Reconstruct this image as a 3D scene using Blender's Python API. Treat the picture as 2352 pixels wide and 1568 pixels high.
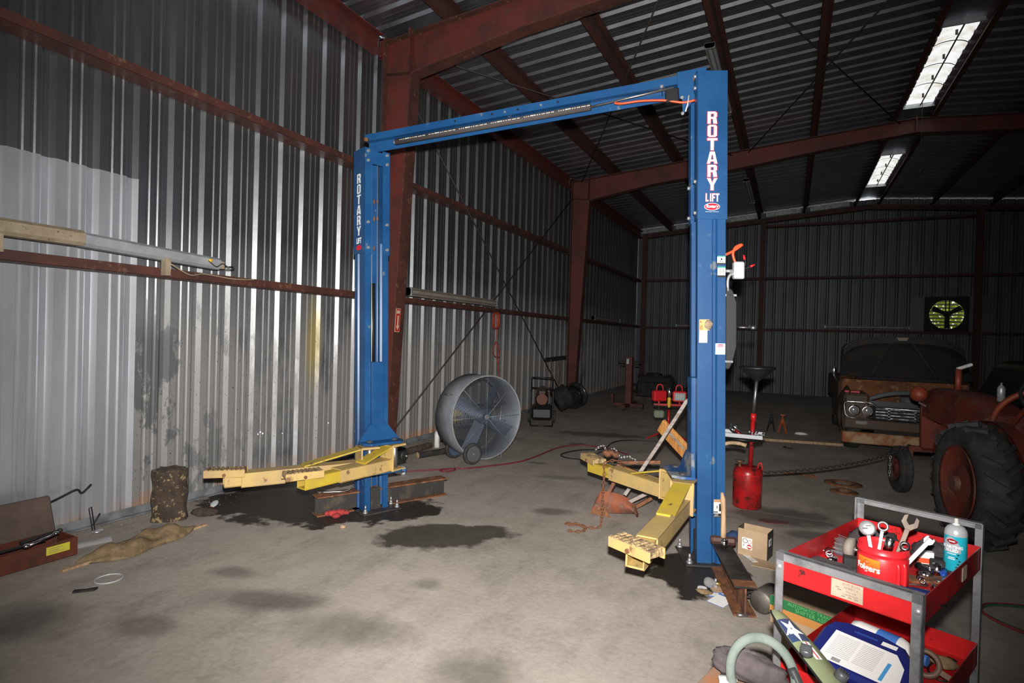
import bpy, bmesh, math, random
from mathutils import Vector, Matrix, Euler
random.seed(7)
PI = math.pi
sc = bpy.context.scene
for o in list(bpy.data.objects): bpy.data.objects.remove(o)
COL = sc.collection

# ------------------------------------------------------------------ camera, world, flash, exposure
cam_d = bpy.data.cameras.new('camera'); cam = bpy.data.objects.new('camera', cam_d); COL.objects.link(cam)
YAW, PITCH, ROLL, FPX = 0.45541, -0.009702, 0.028079, 1306.63
fw = Vector((-math.sin(YAW)*math.cos(PITCH), math.cos(YAW)*math.cos(PITCH), math.sin(PITCH)))
rt = Vector((math.cos(YAW), math.sin(YAW), 0)); up = rt.cross(fw)
r2 = math.cos(ROLL)*rt + math.sin(ROLL)*up; u2 = -math.sin(ROLL)*rt + math.cos(ROLL)*up
mw = Matrix((r2, u2, -fw)).transposed().to_4x4(); mw.translation = Vector((0, 0, 1.63))
cam.matrix_world = mw
cam_d.sensor_width = 36.0; cam_d.lens = 36.0*FPX/2352.0; cam_d.clip_start = 0.05; cam_d.clip_end = 200
sc.camera = cam

world = bpy.data.worlds.new('world'); sc.world = world; world.use_nodes = True
wn = world.node_tree.nodes; wl = world.node_tree.links
bg = wn['Background']; bg.inputs[0].default_value = (0.92, 0.96, 1.0, 1); bg.inputs[1].default_value = 1.25

# the photographer's flash gun, standing 17 cm above the lens
fl_d = bpy.data.lights.new('camera_flash', 'SPOT'); flash = bpy.data.objects.new('camera_flash', fl_d); COL.objects.link(flash)
fl_d.energy = 2050; fl_d.spot_size = math.radians(107); fl_d.spot_blend = 1.0; fl_d.shadow_soft_size = 0.028
fl_d.color = (1.0, 0.965, 0.92)
aim = Vector((-0.47, 0.88, 0.02)); flash.rotation_euler = aim.to_track_quat('-Z', 'Y').to_euler()
flash.location = (0.01, 0.0, 1.795)

vs = sc.view_settings
vs.view_transform = 'Standard'; vs.look = 'None'; vs.exposure = 0.0; vs.gamma = 1.0; vs.use_curve_mapping = False

# ------------------------------------------------------------------ materials
def nt(name):
    m = bpy.data.materials.new(name); m.use_nodes = True
    n = m.node_tree.nodes; l = m.node_tree.links
    return m, n, l, n['Principled BSDF']
def setin(b, **k):
    names = {'rough': 'Roughness', 'metal': 'Metallic', 'spec': 'Specular IOR Level', 'coat': 'Coat Weight', 'trans': 'Transmission Weight', 'alpha': 'Alpha'}
    for a, v in k.items(): b.inputs[names[a]].default_value = v
def c4(c): return (c[0], c[1], c[2], 1.0)
def node(n, t, **k):
    x = n.new(t)
    for a, v in k.items(): setattr(x, a, v)
    return x
def noise_fac(n, l, scale, detail=4, lo=0.4, hi=0.6, coord='Object', stretch=None, rough=0.6):
    if coord == 'World':
        g = node(n, 'ShaderNodeNewGeometry'); src = g.outputs['Position']
    else:
        t = node(n, 'ShaderNodeTexCoord'); src = t.outputs[coord]
    if stretch:
        mp = node(n, 'ShaderNodeMapping'); mp.inputs['Scale'].default_value = stretch; l.new(src, mp.inputs['Vector']); src = mp.outputs[0]
    nz = node(n, 'ShaderNodeTexNoise'); nz.inputs['Scale'].default_value = scale; nz.inputs['Detail'].default_value = detail; nz.inputs['Roughness'].default_value = rough
    l.new(src, nz.inputs['Vector'])
    mr = node(n, 'ShaderNodeMapRange'); mr.clamp = True
    mr.inputs['From Min'].default_value = lo; mr.inputs['From Max'].default_value = hi
    l.new(nz.outputs['Fac'], mr.inputs['Value'])
    return mr.outputs['Result']
def mixc(n, l, fac, a, b):
    x = node(n, 'ShaderNodeMix', data_type='RGBA')
    if hasattr(fac, 'node'): l.new(fac, x.inputs[0])
    else: x.inputs[0].default_value = fac
    for i, v in ((6, a), (7, b)):
        if hasattr(v, 'node'): l.new(v, x.inputs[i])
        else: x.inputs[i].default_value = c4(v)
    return x.outputs[2]
def mixf(n, l, fac, a, b):
    x = node(n, 'ShaderNodeMix', data_type='FLOAT')
    if hasattr(fac, 'node'): l.new(fac, x.inputs[0])
    else: x.inputs[0].default_value = fac
    for i, v in ((2, a), (3, b)):
        if hasattr(v, 'node'): l.new(v, x.inputs[i])
        else: x.inputs[i].default_value = v
    return x.outputs[0]
def math_(n, l, op, a, b=None):
    x = node(n, 'ShaderNodeMath', operation=op)
    for i, v in ((0, a), (1, b)):
        if v is None: continue
        if hasattr(v, 'node'): l.new(v, x.inputs[i])
        else: x.inputs[i].default_value = v
    return x.outputs[0]
def bump(n, l, b, h, strength=0.3, dist=0.01):
    x = node(n, 'ShaderNodeBump'); x.inputs['Strength'].default_value = strength; x.inputs['Distance'].default_value = dist
    l.new(h, x.inputs['Height']); l.new(x.outputs[0], b.inputs['Normal'])
MATS = {}
def M(name, c1, c2=None, scale=6, lo=0.42, hi=0.62, rough=0.55, metal=0.0, rough2=None, metal2=None, bmp=0.0, coord='Object', stretch=None, spec=None, c3=None, s3=20, lo3=0.55, hi3=0.7, detail=4):
    if name in MATS: return MATS[name]
    m, n, l, b = nt(name)
    setin(b, rough=rough, metal=metal)
    if spec is not None: setin(b, spec=spec)
    col = c1
    if c2 is not None:
        f = noise_fac(n, l, scale, detail, lo, hi, coord, stretch)
        col = mixc(n, l, f, c1, c2)
        if rough2 is not None: l.new(mixf(n, l, f, rough, rough2), b.inputs['Roughness'])
        if metal2 is not None: l.new(mixf(n, l, f, metal, metal2), b.inputs['Metallic'])
        if bmp: bump(n, l, b, f, bmp)
        if c3 is not None:
            f3 = noise_fac(n, l, s3, 3, lo3, hi3, coord)
            col = mixc(n, l, f3, col, c3)
        l.new(col, b.inputs['Base Color'])
    else:
        b.inputs['Base Color'].default_value = c4(c1)
        if bmp:
            f = noise_fac(n, l, scale, detail, lo, hi, coord, stretch); bump(n, l, b, f, bmp)
    MATS[name] = m
    return m

def sheet_material(name, base, metal, rough, dirt, dirt_amt, holes=(), blotch=0.0, rust=0.0, glow=None):
    m, n, l, b = nt(name)
    g = node(n, 'ShaderNodeNewGeometry'); pos = g.outputs['Position']
    sep = node(n, 'ShaderNodeSeparateXYZ'); l.new(pos, sep.inputs[0])
    fine = noise_fac(n, l, 3.0, 5, 0.35, 0.7, 'World', (1, 1, 0.25))
    col = mixc(n, l, fine, base, tuple(v*0.72 for v in base))
    dl = noise_fac(n, l, 1.3, 6, 0.62-dirt_amt, 0.80-dirt_amt, 'World', (1, 1, 0.45), 0.65)
    low = node(n, 'ShaderNodeMapRange'); low.inputs['From Min'].default_value = 2.6; low.inputs['From Max'].default_value = 1.2
    l.new(sep.outputs['Z'], low.inputs['Value'])
    df = math_(n, l, 'MULTIPLY', dl, low.outputs[0])
    col = mixc(n, l, df, col, dirt)
    met = mixf(n, l, df, metal, 0.30); rg = mixf(n, l, df, rough, 0.58)
    if blotch:
        bf = noise_fac(n, l, 2.4, 7, 0.60-blotch*0.1, 0.63-blotch*0.1, 'World', (1, 1, 0.5), 0.7)
        # grime blotches sit on the lower sheets, strongest beside the stump
        y0 = node(n, 'ShaderNodeMapRange'); y0.inputs['From Min'].default_value = 4.6; y0.inputs['From Max'].default_value = 3.2; l.new(sep.outputs['Y'], y0.inputs['Value'])
        z0 = node(n, 'ShaderNodeMapRange'); z0.inputs['From Min'].default_value = 2.0; z0.inputs['From Max'].default_value = 1.5; l.new(sep.outputs['Z'], z0.inputs['Value'])
        y1 = node(n, 'ShaderNodeMath', operation='GREATER_THAN'); y1.inputs[1].default_value = 2.93; l.new(sep.outputs['Y'], y1.inputs[0])
        bf = math_(n, l, 'MULTIPLY', math_(n, l, 'MULTIPLY', bf, y0.outputs[0]), math_(n, l, 'MULTIPLY', z0.outputs[0], y1.outputs[0]))
        col = mixc(n, l, math_(n, l, 'MULTIPLY', bf, 0.75), col, (0.05, 0.06, 0.065)); met = mixf(n, l, bf, met, 0.0)
        # a yellow overspray patch on one pan of the wall
        vm = node(n, 'ShaderNodeVectorMath', operation='DISTANCE'); mp = node(n, 'ShaderNodeMapping'); mp.inputs['Scale'].default_value = (0, 1.0, 0.22); l.new(pos, mp.inputs[0])
        l.new(mp.outputs[0], vm.inputs[0]); vm.inputs[1].default_value = (0, 4.98, 0.22*1.52)
        ys = node(n, 'ShaderNodeMapRange'); ys.inputs['From Min'].default_value = 0.16; ys.inputs['From Max'].default_value = 0.05; l.new(vm.outputs['Value'], ys.inputs['Value'])
        yf = math_(n, l, 'MULTIPLY', ys.outputs[0], 0.65)
        col = mixc(n, l, yf, col, (0.42, 0.32, 0.04)); met = mixf(n, l, yf, met, 0.0)
        sp = noise_fac(n, l, 55, 2, 0.68, 0.71, 'World'); spl = math_(n, l, 'MULTIPLY', sp, low.outputs[0])
        col = mixc(n, l, spl, col, (0.06, 0.05, 0.045))
    if rust:
        rz = node(n, 'ShaderNodeMapRange'); rz.inputs['From Min'].default_value = 0.22; rz.inputs['From Max'].default_value = 0.02; l.new(sep.outputs['Z'], rz.inputs['Value'])
        rf = math_(n, l, 'MULTIPLY', rz.outputs[0], noise_fac(n, l, 5, 4, 0.42, 0.58, 'World'))
        rf = math_(n, l, 'MULTIPLY', rf, rust)
        col = mixc(n, l, rf, col, (0.42, 0.17, 0.05)); met = mixf(n, l, rf, met, 0.0)
    l.new(col, b.inputs['Base Color']); l.new(met, b.inputs['Metallic']); l.new(rg, b.inputs['Roughness'])
    bn = noise_fac(n, l, 2.2, 3, 0.2, 0.8, 'World'); bump(n, l, b, bn, 0.10, 0.02)
    if holes:
        acc = None
        for (hx, hy, hz, hr) in holes:
            d = node(n, 'ShaderNodeVectorMath', operation='DISTANCE'); l.new(pos, d.inputs[0]); d.inputs[1].default_value = (hx, hy, hz)
            lt = node(n, 'ShaderNodeMath', operation='LESS_THAN'); lt.inputs[1].default_value = hr; l.new(d.outputs['Value'], lt.inputs[0])
            acc = lt.outputs[0] if acc is None else math_(n, l, 'MAXIMUM', acc, lt.outputs[0])
        tr = node(n, 'ShaderNodeBsdfTransparent'); mx = node(n, 'ShaderNodeMixShader')
        l.new(acc, mx.inputs[0]); l.new(b.outputs[0], mx.inputs[1]); l.new(tr.outputs[0], mx.inputs[2])
        l.new(mx.outputs[0], n['Material Output'].inputs[0])
    MATS[name] = m
    return m

def floor_material():
    m, n, l, b = nt('concrete_floor')
    g = node(n, 'ShaderNodeNewGeometry'); pos = g.outputs['Position']
    big = noise_fac(n, l, 0.9, 6, 0.30, 0.72, 'World', None, 0.62)
    col = mixc(n, l, big, (0.46, 0.405, 0.355), (0.285, 0.25, 0.218))
    mid = noise_fac(n, l, 3.2, 6, 0.47, 0.74, 'World', (1.0, 0.55, 1), 0.7)
    col = mixc(n, l, math_(n, l, 'MULTIPLY', mid, 0.62), col, (0.13, 0.115, 0.10))
    fine = noise_fac(n, l, 26, 4, 0.35, 0.75, 'World')
    col = mixc(n, l, math_(n, l, 'MULTIPLY', fine, 0.30), col, (0.54, 0.48, 0.42))
    spk = noise_fac(n, l, 120, 2, 0.70, 0.74, 'World')
    col = mixc(n, l, math_(n, l, 'MULTIPLY', spk, 0.55), col, (0.62, 0.58, 0.52))
    def ell(cx, cy, rx, ry, rot, soft, amt, wob=0.62):
        nonlocal col
        mp = node(n, 'ShaderNodeMapping', vector_type='TEXTURE'); mp.inputs['Location'].default_value = (cx, cy, 0); mp.inputs['Rotation'].default_value = (0, 0, rot); mp.inputs['Scale'].default_value = (rx, ry, 1)
        l.new(pos, mp.inputs[0])
        ln = node(n, 'ShaderNodeVectorMath', operation='LENGTH'); l.new(mp.outputs[0], ln.inputs[0])
        nz = node(n, 'ShaderNodeTexNoise'); nz.inputs['Scale'].default_value = 5.0; nz.inputs['Detail'].default_value = 6; l.new(pos, nz.inputs['Vector'])
        w = math_(n, l, 'MULTIPLY', math_(n, l, 'SUBTRACT', nz.outputs['Fac'], 0.5), wob*2)
        d = math_(n, l, 'ADD', ln.outputs['Value'], w)
        mr = node(n, 'ShaderNodeMapRange'); mr.inputs['From Min'].default_value = 1.0+soft; mr.inputs['From Max'].default_value = 1.0-soft; l.new(d, mr.inputs['Value'])
        return math_(n, l, 'MULTIPLY', mr.outputs[0], amt)
    wet = None
    for e in ((-4.05, 3.88, 0.95, 0.50, 0.30, 0.06, 0.93), (-3.35, 4.15, 0.55, 0.36, 0.75, 0.06, 0.93), (-4.6, 4.0, 0.4, 0.6, 0.3, 0.1, 0.85),
              (-2.52, 3.86, 0.46, 0.28, 0.62, 0.10, 0.80), (-2.25, 4.1, 0.28, 0.18, 0.5, 0.12, 0.78),
              (-0.55, 4.2, 0.33, 0.42, -0.1, 0.06, 0.95)):
        f = ell(*e); wet = f if wet is None else math_(n, l, 'MAXIMUM', wet, f)
    faint = None
    for e in ((-2.9, 9.3, 0.75, 0.22, 0.25, 0.3, 0.7), (-2.80, 2.42, 0.34, 0.12, 0.35, 0.5, 0.6), (-1.32, 2.40, 0.20, 0.16, 0.2, 0.5, 0.55), (-2.15, 2.4, 0.30, 0.17, 0.3, 0.5, 0.5),
              (-2.08, 3.09, 0.10, 0.08, 0.2, 0.4, 0.45), (-1.95, 4.95, 0.18, 0.10, 0.3, 0.4, 0.6), (-0.02, 5.95, 0.45, 0.30, 0.3, 0.3, 0.7), (0.25, 5.5, 0.22, 0.12, 0.2, 0.3, 0.6),
              (-2.35, 6.2, 0.25, 0.10, 0.3, 0.4, 0.4), (-3.7, 1.6, 0.25, 0.2, 0.3, 0.5, 0.6), (-3.1, 1.9, 0.18, 0.1, 0.3, 0.5, 0.45), (-1.2, 7.2, 0.5, 0.3, 0.2, 0.5, 0.35), (-3.3, 2.6, 0.15, 0.08, 0.3, 0.4, 0.5),
              (-2.9, 6.75, 0.12, 0.05, 0.3, 0.4, 0.6), (-2.9, 8.3, 0.14, 0.08, 0.3, 0.3, 0.6), (-1.4, 6.1, 0.5, 0.08, -0.15, 0.6, 0.3)):
        f = ell(*e); faint = f if faint is None else math_(n, l, 'MAXIMUM', faint, f)
    col = mixc(n, l, faint, col, (0.055, 0.05, 0.045))
    col = mixc(n, l, wet, col, (0.013, 0.010, 0.008))
    # a thin saw-cut joint
    mp = node(n, 'ShaderNodeMapping', vector_type='TEXTURE'); mp.inputs['Location'].default_value = (-1.9, 6.02, 0); mp.inputs['Rotation'].default_value = (0, 0, -0.02); l.new(pos, mp.inputs[0])
    s2 = node(n, 'ShaderNodeSeparateXYZ'); l.new(mp.outputs[0], s2.inputs[0])
    ab = math_(n, l, 'ABSOLUTE', s2.outputs['Y']); lt = math_(n, l, 'LESS_THAN', ab, 0.006)
    col = mixc(n, l, math_(n, l, 'MULTIPLY', lt, 0.6), col, (0.50, 0.45, 0.40))
    l.new(col, b.inputs['Base Color'])
    l.new(mixf(n, l, wet, 0.80, 0.5), b.inputs['Roughness']); setin(b, spec=0.25)
    bump(n, l, b, fine, 0.12, 0.01)
    return m

MAT = dict(
 oxide=M('red_oxide_steel', (0.13, 0.024, 0.018), (0.075, 0.022, 0.018), scale=2.5, rough=0.6, coord='World', c3=(0.09, 0.035, 0.02), s3=7),
 girt=M('brown_red_steel', (0.10, 0.034, 0.025), (0.06, 0.025, 0.019), scale=3.0, rough=0.6, coord='World', c3=(0.16, 0.09, 0.05), s3=14, lo3=0.6, hi3=0.72),
 purlin=M('dark_red_steel', (0.075, 0.022, 0.016), (0.045, 0.018, 0.014), scale=2.0, rough=0.7, coord='World'),
 galv=M('galvanized_trim', (0.36, 0.38, 0.40), (0.22, 0.23, 0.24), scale=8, rough=0.5, metal=0.5, coord='World'),
 blue=M('blue_lift_paint', (0.009, 0.060, 0.175), (0.013, 0.076, 0.205), scale=3, rough=0.38, c3=(0.12, 0.15, 0.18), s3=6, lo3=0.66, hi3=0.70, coord='World'),
 bluew=M('worn_blue_paint', (0.015, 0.075, 0.22), (0.22, 0.24, 0.26), scale=5, lo=0.5, hi=0.62, rough=0.5, coord='World'),
 yellow=M('yellow_arm_paint', (0.50, 0.35, 0.12), (0.42, 0.29, 0.13), scale=4, rough=0.5, c3=(0.20, 0.11, 0.05), s3=9, lo3=0.63, hi3=0.70, coord='World'),
 yellow2=M('bright_yellow_arm_paint', (0.50, 0.36, 0.035), (0.42, 0.30, 0.05), scale=5, rough=0.42, c3=(0.12, 0.08, 0.04), s3=11, lo3=0.64, hi3=0.70, coord='World'),
 pad=M('worn_pad_metal', (0.44, 0.31, 0.15), (0.16, 0.10, 0.06), scale=22, lo=0.40, hi=0.60, rough=0.8, bmp=0.6, coord='World'),
 rust=M('rusty_steel', (0.20, 0.075, 0.03), (0.09, 0.04, 0.022), scale=9, rough=0.8, c3=(0.30, 0.14, 0.06), s3=20, bmp=0.2),
 rustred=M('red_rust_plow', (0.27, 0.075, 0.035), (0.13, 0.05, 0.03), scale=7, rough=0.75, c3=(0.20, 0.11, 0.07), s3=15),
 darksteel=M('dark_mill_steel', (0.045, 0.043, 0.042), (0.11, 0.085, 0.06), scale=7, lo=0.5, hi=0.7, rough=0.55, metal=0.3),
 black=M('black_plastic', (0.012, 0.012, 0.013), rough=0.45),
 blackm=M('black_matte', (0.01, 0.01, 0.01), (0.03, 0.028, 0.025), scale=10, rough=0.8),
 chrome=M('chrome', (0.72, 0.72, 0.74), (0.5, 0.5, 0.52), scale=12, rough=0.16, metal=1.0, rough2=0.32),
 steel=M('bare_steel', (0.42, 0.42, 0.43), (0.22, 0.21, 0.20), scale=9, rough=0.34, metal=0.9, rough2=0.5),
 zinc=M('zinc_bolt', (0.66, 0.66, 0.68), rough=0.35, metal=0.8),
 cable=M('wire_cable', (0.55, 0.57, 0.60), rough=0.4, metal=0.7),
 white=M('white_paint', (0.78, 0.78, 0.76), (0.6, 0.59, 0.56), scale=9, rough=0.5),
 letter=M('white_letter', (0.82, 0.86, 0.90), rough=0.45),
 letred=M('red_letter_edge', (0.45, 0.03, 0.05), rough=0.45),
 redp=M('red_cart_paint', (0.55, 0.012, 0.014), (0.40, 0.010, 0.012), scale=7, rough=0.38, c3=(0.05, 0.01, 0.01), s3=16, lo3=0.66, hi3=0.74),
 redcan=M('red_can_paint', (0.42, 0.010, 0.012), (0.20, 0.012, 0.012), scale=8, rough=0.32, c3=(0.04, 0.012, 0.01), s3=14, lo3=0.58, hi3=0.68),
 redplastic=M('red_plastic', (0.62, 0.018, 0.025), rough=0.35),
 orangep=M('orange_plastic', (0.75, 0.09, 0.03), rough=0.4),
 yellowp=M('yellow_plastic', (0.75, 0.47, 0.03), rough=0.4),
 tyre=M('tyre_rubber', (0.022, 0.022, 0.023), (0.05, 0.048, 0.045), scale=6, rough=0.8, bmp=0.1),
 grey=M('grey_paint', (0.30, 0.30, 0.31), (0.22, 0.22, 0.22), scale=5, rough=0.5),
 greyblue=M('fan_galvanized', (0.27, 0.29, 0.32), (0.18, 0.20, 0.23), scale=3, rough=0.5, metal=0.35),
 fanblue=M('fan_blade_blue', (0.07, 0.10, 0.16), (0.045, 0.065, 0.10), scale=4, rough=0.5, metal=0.2),
 wood=M('weathered_wood', (0.36, 0.31, 0.28), (0.20, 0.16, 0.14), scale=4, stretch=(1, 1, 8), rough=0.8, bmp=0.15),
 woodnew=M('orange_pine_board', (0.62, 0.29, 0.08), (0.46, 0.18, 0.045), scale=6, stretch=(6, 1, 1), rough=0.6),
 woodtan=M('tan_wood', (0.50, 0.34, 0.20), (0.34, 0.22, 0.12), scale=7, stretch=(6, 6, 1), rough=0.7),
 bark=M('stump_bark', (0.085, 0.058, 0.042), (0.05, 0.035, 0.026), scale=9, lo=0.35, hi=0.6, rough=0.95, c3=(0.33, 0.24, 0.12), s3=24, lo3=0.57, hi3=0.66, bmp=0.8),
 burlap=M('burlap', (0.27, 0.19, 0.10), (0.17, 0.115, 0.06), scale=14, rough=0.95, bmp=0.3),
 cardboard=M('cardboard', (0.46, 0.32, 0.20), (0.38, 0.26, 0.16), scale=5, rough=0.85),
 boxdark=M('dark_printed_card', (0.025, 0.03, 0.028), rough=0.5),
 paper=M('white_paper', (0.80, 0.80, 0.78), rough=0.7),
 paperb=M('blue_paper', (0.05, 0.16, 0.50), rough=0.6),
 dirt=M('dirt', (0.10, 0.07, 0.05), (0.05, 0.035, 0.028), scale=10, rough=0.95, bmp=0.5),
 cloth=M('dark_cloth', (0.035, 0.03, 0.032), (0.06, 0.05, 0.052), scale=18, rough=0.95, bmp=0.3),
 ragred=M('red_shop_rag', (0.45, 0.05, 0.05), (0.30, 0.03, 0.03), scale=14, rough=0.95, bmp=0.4),
 tan=M('tan_fixture_paint', (0.36, 0.29, 0.20), (0.28, 0.22, 0.15), scale=10, rough=0.6, c3=(0.10, 0.06, 0.04), s3=30, lo3=0.66, hi3=0.70, coord='World'),
 silver=M('silver_fixture', (0.56, 0.60, 0.64), (0.44, 0.47, 0.50), scale=4, rough=0.40, metal=0.5, coord='World'),
 rodm=M('dark_rod', (0.055, 0.045, 0.038), rough=0.6, metal=0.4),
)
# ------------------------------------------------------------------ mesh helpers
def rot_to(d):
    d = Vector(d).normalized()
    return d.to_track_quat('Z', 'Y').to_matrix()
class MB:
    def __init__(s): s.v = []; s.f = []; s.sm = []
    def add(s, vs, fs, smooth=False):
        o = len(s.v); s.v += [tuple(v) for v in vs]
        s.f += [tuple(i+o for i in f) for f in fs]; s.sm += [smooth]*len(fs); return s
    def box(s, c, size, R=None, taper=None):
        hx, hy, hz = size[0]/2, size[1]/2, size[2]/2
        pts = []
        for z in (-1, 1):
            k = 1.0 if (taper is None or z < 0) else taper
            for (x, y) in ((-1, -1), (1, -1), (1, 1), (-1, 1)): pts.append(Vector((x*hx*k, y*hy*k, z*hz)))
        if R is not None: pts = [R @ p for p in pts]
        pts = [p+Vector(c) for p in pts]
        return s.add(pts, [(0, 3, 2, 1), (4, 5, 6, 7), (0, 1, 5, 4), (1, 2, 6, 5), (2, 3, 7, 6), (3, 0, 4, 7)])
    def bb(s, x0, x1, y0, y1, z0, z1): return s.box(((x0+x1)/2, (y0+y1)/2, (z0+z1)/2), (x1-x0, y1-y0, z1-z0))
    def bar(s, a, b, w, h, upv=(0, 0, 1)):
        a = Vector(a); b = Vector(b); d = b-a; L = d.length; d.normalize()
        side = d.cross(Vector(upv))
        if side.length < 1e-4: side = Vector((1, 0, 0))
        side.normalize(); u = side.cross(d)
        R = Matrix((side, d, u)).transposed()
        return s.box((a+b)/2, (w, L, h), R)
    def cyl(s, a, b, r0, r1=None, n=12, caps=True, smooth=True):
        a = Vector(a); b = Vector(b); r1 = r0 if r1 is None else r1
        R = rot_to(b-a); vs = []
        for (p, r) in ((a, r0), (b, r1)):
            for i in range(n):
                t = 2*PI*i/n; vs.append(p+R @ Vector((r*math.cos(t), r*math.sin(t), 0)))
        s.add(vs, [(i, (i+1) % n, n+(i+1) % n, n+i) for i in range(n)], smooth)
        if caps:
            s.add(vs[:n], [tuple(range(n-1, -1, -1))]); s.add(vs[n:], [tuple(range(n))])
        return s
    def ring(s, c, axis, r_out, r_in, h, n=24):
        return s.lathe([(r_in, -h/2), (r_out, -h/2), (r_out, h/2), (r_in, h/2), (r_in, -h/2)], c, axis, n, smooth=False)
    def lathe(s, prof, c=(0, 0, 0), axis=(0, 0, 1), n=20, smooth=True, sx=1.0, arc=2*PI):
        R = rot_to(axis); vs = []; m = len(prof)
        cl = abs(arc-2*PI) < 1e-6; k = n if cl else n+1
        for i in range(k):
            t = arc*i/n
            for (r, z) in prof: vs.append(Vector(c)+R @ Vector((r*math.cos(t)*sx, r*math.sin(t), z)))
        fs = []
        for i in range(n):
            j = (i+1) % k
            for q in range(m-1): fs.append((i*m+q, j*m+q, j*m+q+1, i*m+q+1))
        return s.add(vs, fs, smooth)
    def tube(s, pts, r, n=8, caps=True, closed=False, smooth=True):
        P = [Vector(p) for p in pts]; K = len(P)
        rr = r if isinstance(r, (list, tuple)) else [r]*K
        vs = []; prev = None
        for i in range(K):
            if closed: d = P[(i+1) % K]-P[i-1]
            else: d = P[min(i+1, K-1)]-P[max(i-1, 0)]
            if d.length < 1e-9: d = Vector((0, 0, 1))
            d.normalize()
            if prev is None:
                a = d.orthogonal().normalized()
            else:
                a = prev-d*prev.dot(d)
                a = a.normalized() if a.length > 1e-6 else d.orthogonal().normalized()
            prev = a; b = d.cross(a)
            for k in range(n):
                t = 2*PI*k/n; vs.append(P[i]+(a*math.cos(t)+b*math.sin(t))*rr[i])
        fs = []; R = K if closed else K-1
        for i in range(R):
            j = (i+1) % K
            for k in range(n): fs.append((i*n+k, i*n+(k+1) % n, j*n+(k+1) % n, j*n+k))
        s.add(vs, fs, smooth)
        if caps and not closed:
            s.add(vs[:n], [tuple(range(n-1, -1, -1))]); s.add(vs[-n:], [tuple(range(n))])
        return s
    def prism(s, poly, h, M4=None, smooth=False):
        # poly in local xy, extruded along local z from 0 to h, placed by matrix
        n = len(poly)
        vs = [Vector((x, y, 0)) for x, y in poly]+[Vector((x, y, h)) for x, y in poly]
        if M4 is not None: vs = [M4 @ v for v in vs]
        s.add(vs, [tuple(range(n-1, -1, -1)), tuple(range(n, 2*n))])
        return s.add(vs, [(i, (i+1) % n, n+(i+1) % n, n+i) for i in range(n)], smooth)
    def ell(s, c, r, n=14, m=9, R=None, jit=0.0):
        vs = []; fs = []
        for j in range(m+1):
            ph = PI*j/m-PI/2
            for i in range(n):
                t = 2*PI*i/n; k = 1+random.uniform(-jit, jit)
                p = Vector((r[0]*math.cos(ph)*math.cos(t)*k, r[1]*math.cos(ph)*math.sin(t)*k, r[2]*math.sin(ph)*k))
                vs.append(Vector(c)+(R @ p if R is not None else p))
        for j in range(m):
            for i in range(n): fs.append((j*n+i, j*n+(i+1) % n, (j+1)*n+(i+1) % n, (j+1)*n+i))
        return s.add(vs, fs, True)
    def grid(s, fn, nu, nv, smooth=True):
        vs = [fn(i/nu, j/nv) for i in range(nu+1) for j in range(nv+1)]
        return s.add(vs, [(i*(nv+1)+j, (i+1)*(nv+1)+j, (i+1)*(nv+1)+j+1, i*(nv+1)+j+1) for i in range(nu) for j in range(nv)], smooth)
    def xf(s, m):
        s.v = [tuple(m @ Vector(v)) for v in s.v]; return s
    def shear(s, lx, ly):
        s.v = [(x+lx*z, y+ly*z, z) for (x, y, z) in s.v]; return s
    def mesh(s, name, bev=0.0):
        me = bpy.data.meshes.new(name); me.from_pydata(s.v, [], s.f)
        me.polygons.foreach_set('use_smooth', s.sm)
        bm = bmesh.new(); bm.from_mesh(me)
        bmesh.ops.remove_doubles(bm, verts=bm.verts, dist=1e-5)
        bmesh.ops.recalc_face_normals(bm, faces=bm.faces)
        if bev > 0:
            ed = [e for e in bm.edges if len(e.link_faces) == 2 and e.calc_face_angle(0) > 0.7]
            if ed: bmesh.ops.bevel(bm, geom=ed, offset=bev, offset_type='OFFSET', segments=1, affect='EDGES', clamp_overlap=True, profile=0.5)
        bm.to_mesh(me); bm.free(); me.update()
        return me
    def build(s, name, mat, parent=None, bev=0.0, world=False, label=None, smooth_angle=None):
        me = None
        if world and parent is not None:
            s.xf(WM[parent.name].inverted())
        me = s.mesh(name, bev)
        me.materials.append(mat)
        o = bpy.data.objects.new(name, me); COL.objects.link(o)
        WM[o.name] = WM[parent.name].copy() if parent is not None else Matrix.Identity(4)
        if parent is not None: o.parent = parent
        if label: o['label'] = label
        return o
WM = {}
def tag(o, label, cat, group=None, kind=None):
    if label: o['label'] = label
    if cat: o['category'] = cat
    if group: o['group'] = group
    if kind: o['kind'] = kind
    return o
def thing(name, label, cat, loc=(0, 0, 0), rz=0.0, group=None, rot=None):
    o = bpy.data.objects.new(name, None); COL.objects.link(o); o.empty_display_size = 0.1
    o.location = loc; o.rotation_euler = rot if rot is not None else (0, 0, rz)
    WM[o.name] = Matrix.Translation(Vector(loc)) @ Euler(o.rotation_euler).to_matrix().to_4x4()
    return tag(o, label, cat, group)
def solo(mb, name, mat, label, cat, loc=(0, 0, 0), rz=0.0, group=None, bev=0.0, rot=None):
    o = mb.build(name, mat, None, bev); o.location = loc; o.rotation_euler = rot if rot is not None else (0, 0, rz)
    WM[o.name] = Matrix.Translation(Vector(loc)) @ Euler(o.rotation_euler).to_matrix().to_4x4()
    return tag(o, label, cat, group)
def struct(name):
    o = bpy.data.objects.new(name, None); COL.objects.link(o); WM[o.name] = Matrix.Identity(4); o['kind'] = 'structure'; return o
def copy_tree(o, parent=None):
    c = o.copy(); COL.objects.link(c); c.parent = parent
    for ch in list(o.children): copy_tree(ch, c)
    return c
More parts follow.
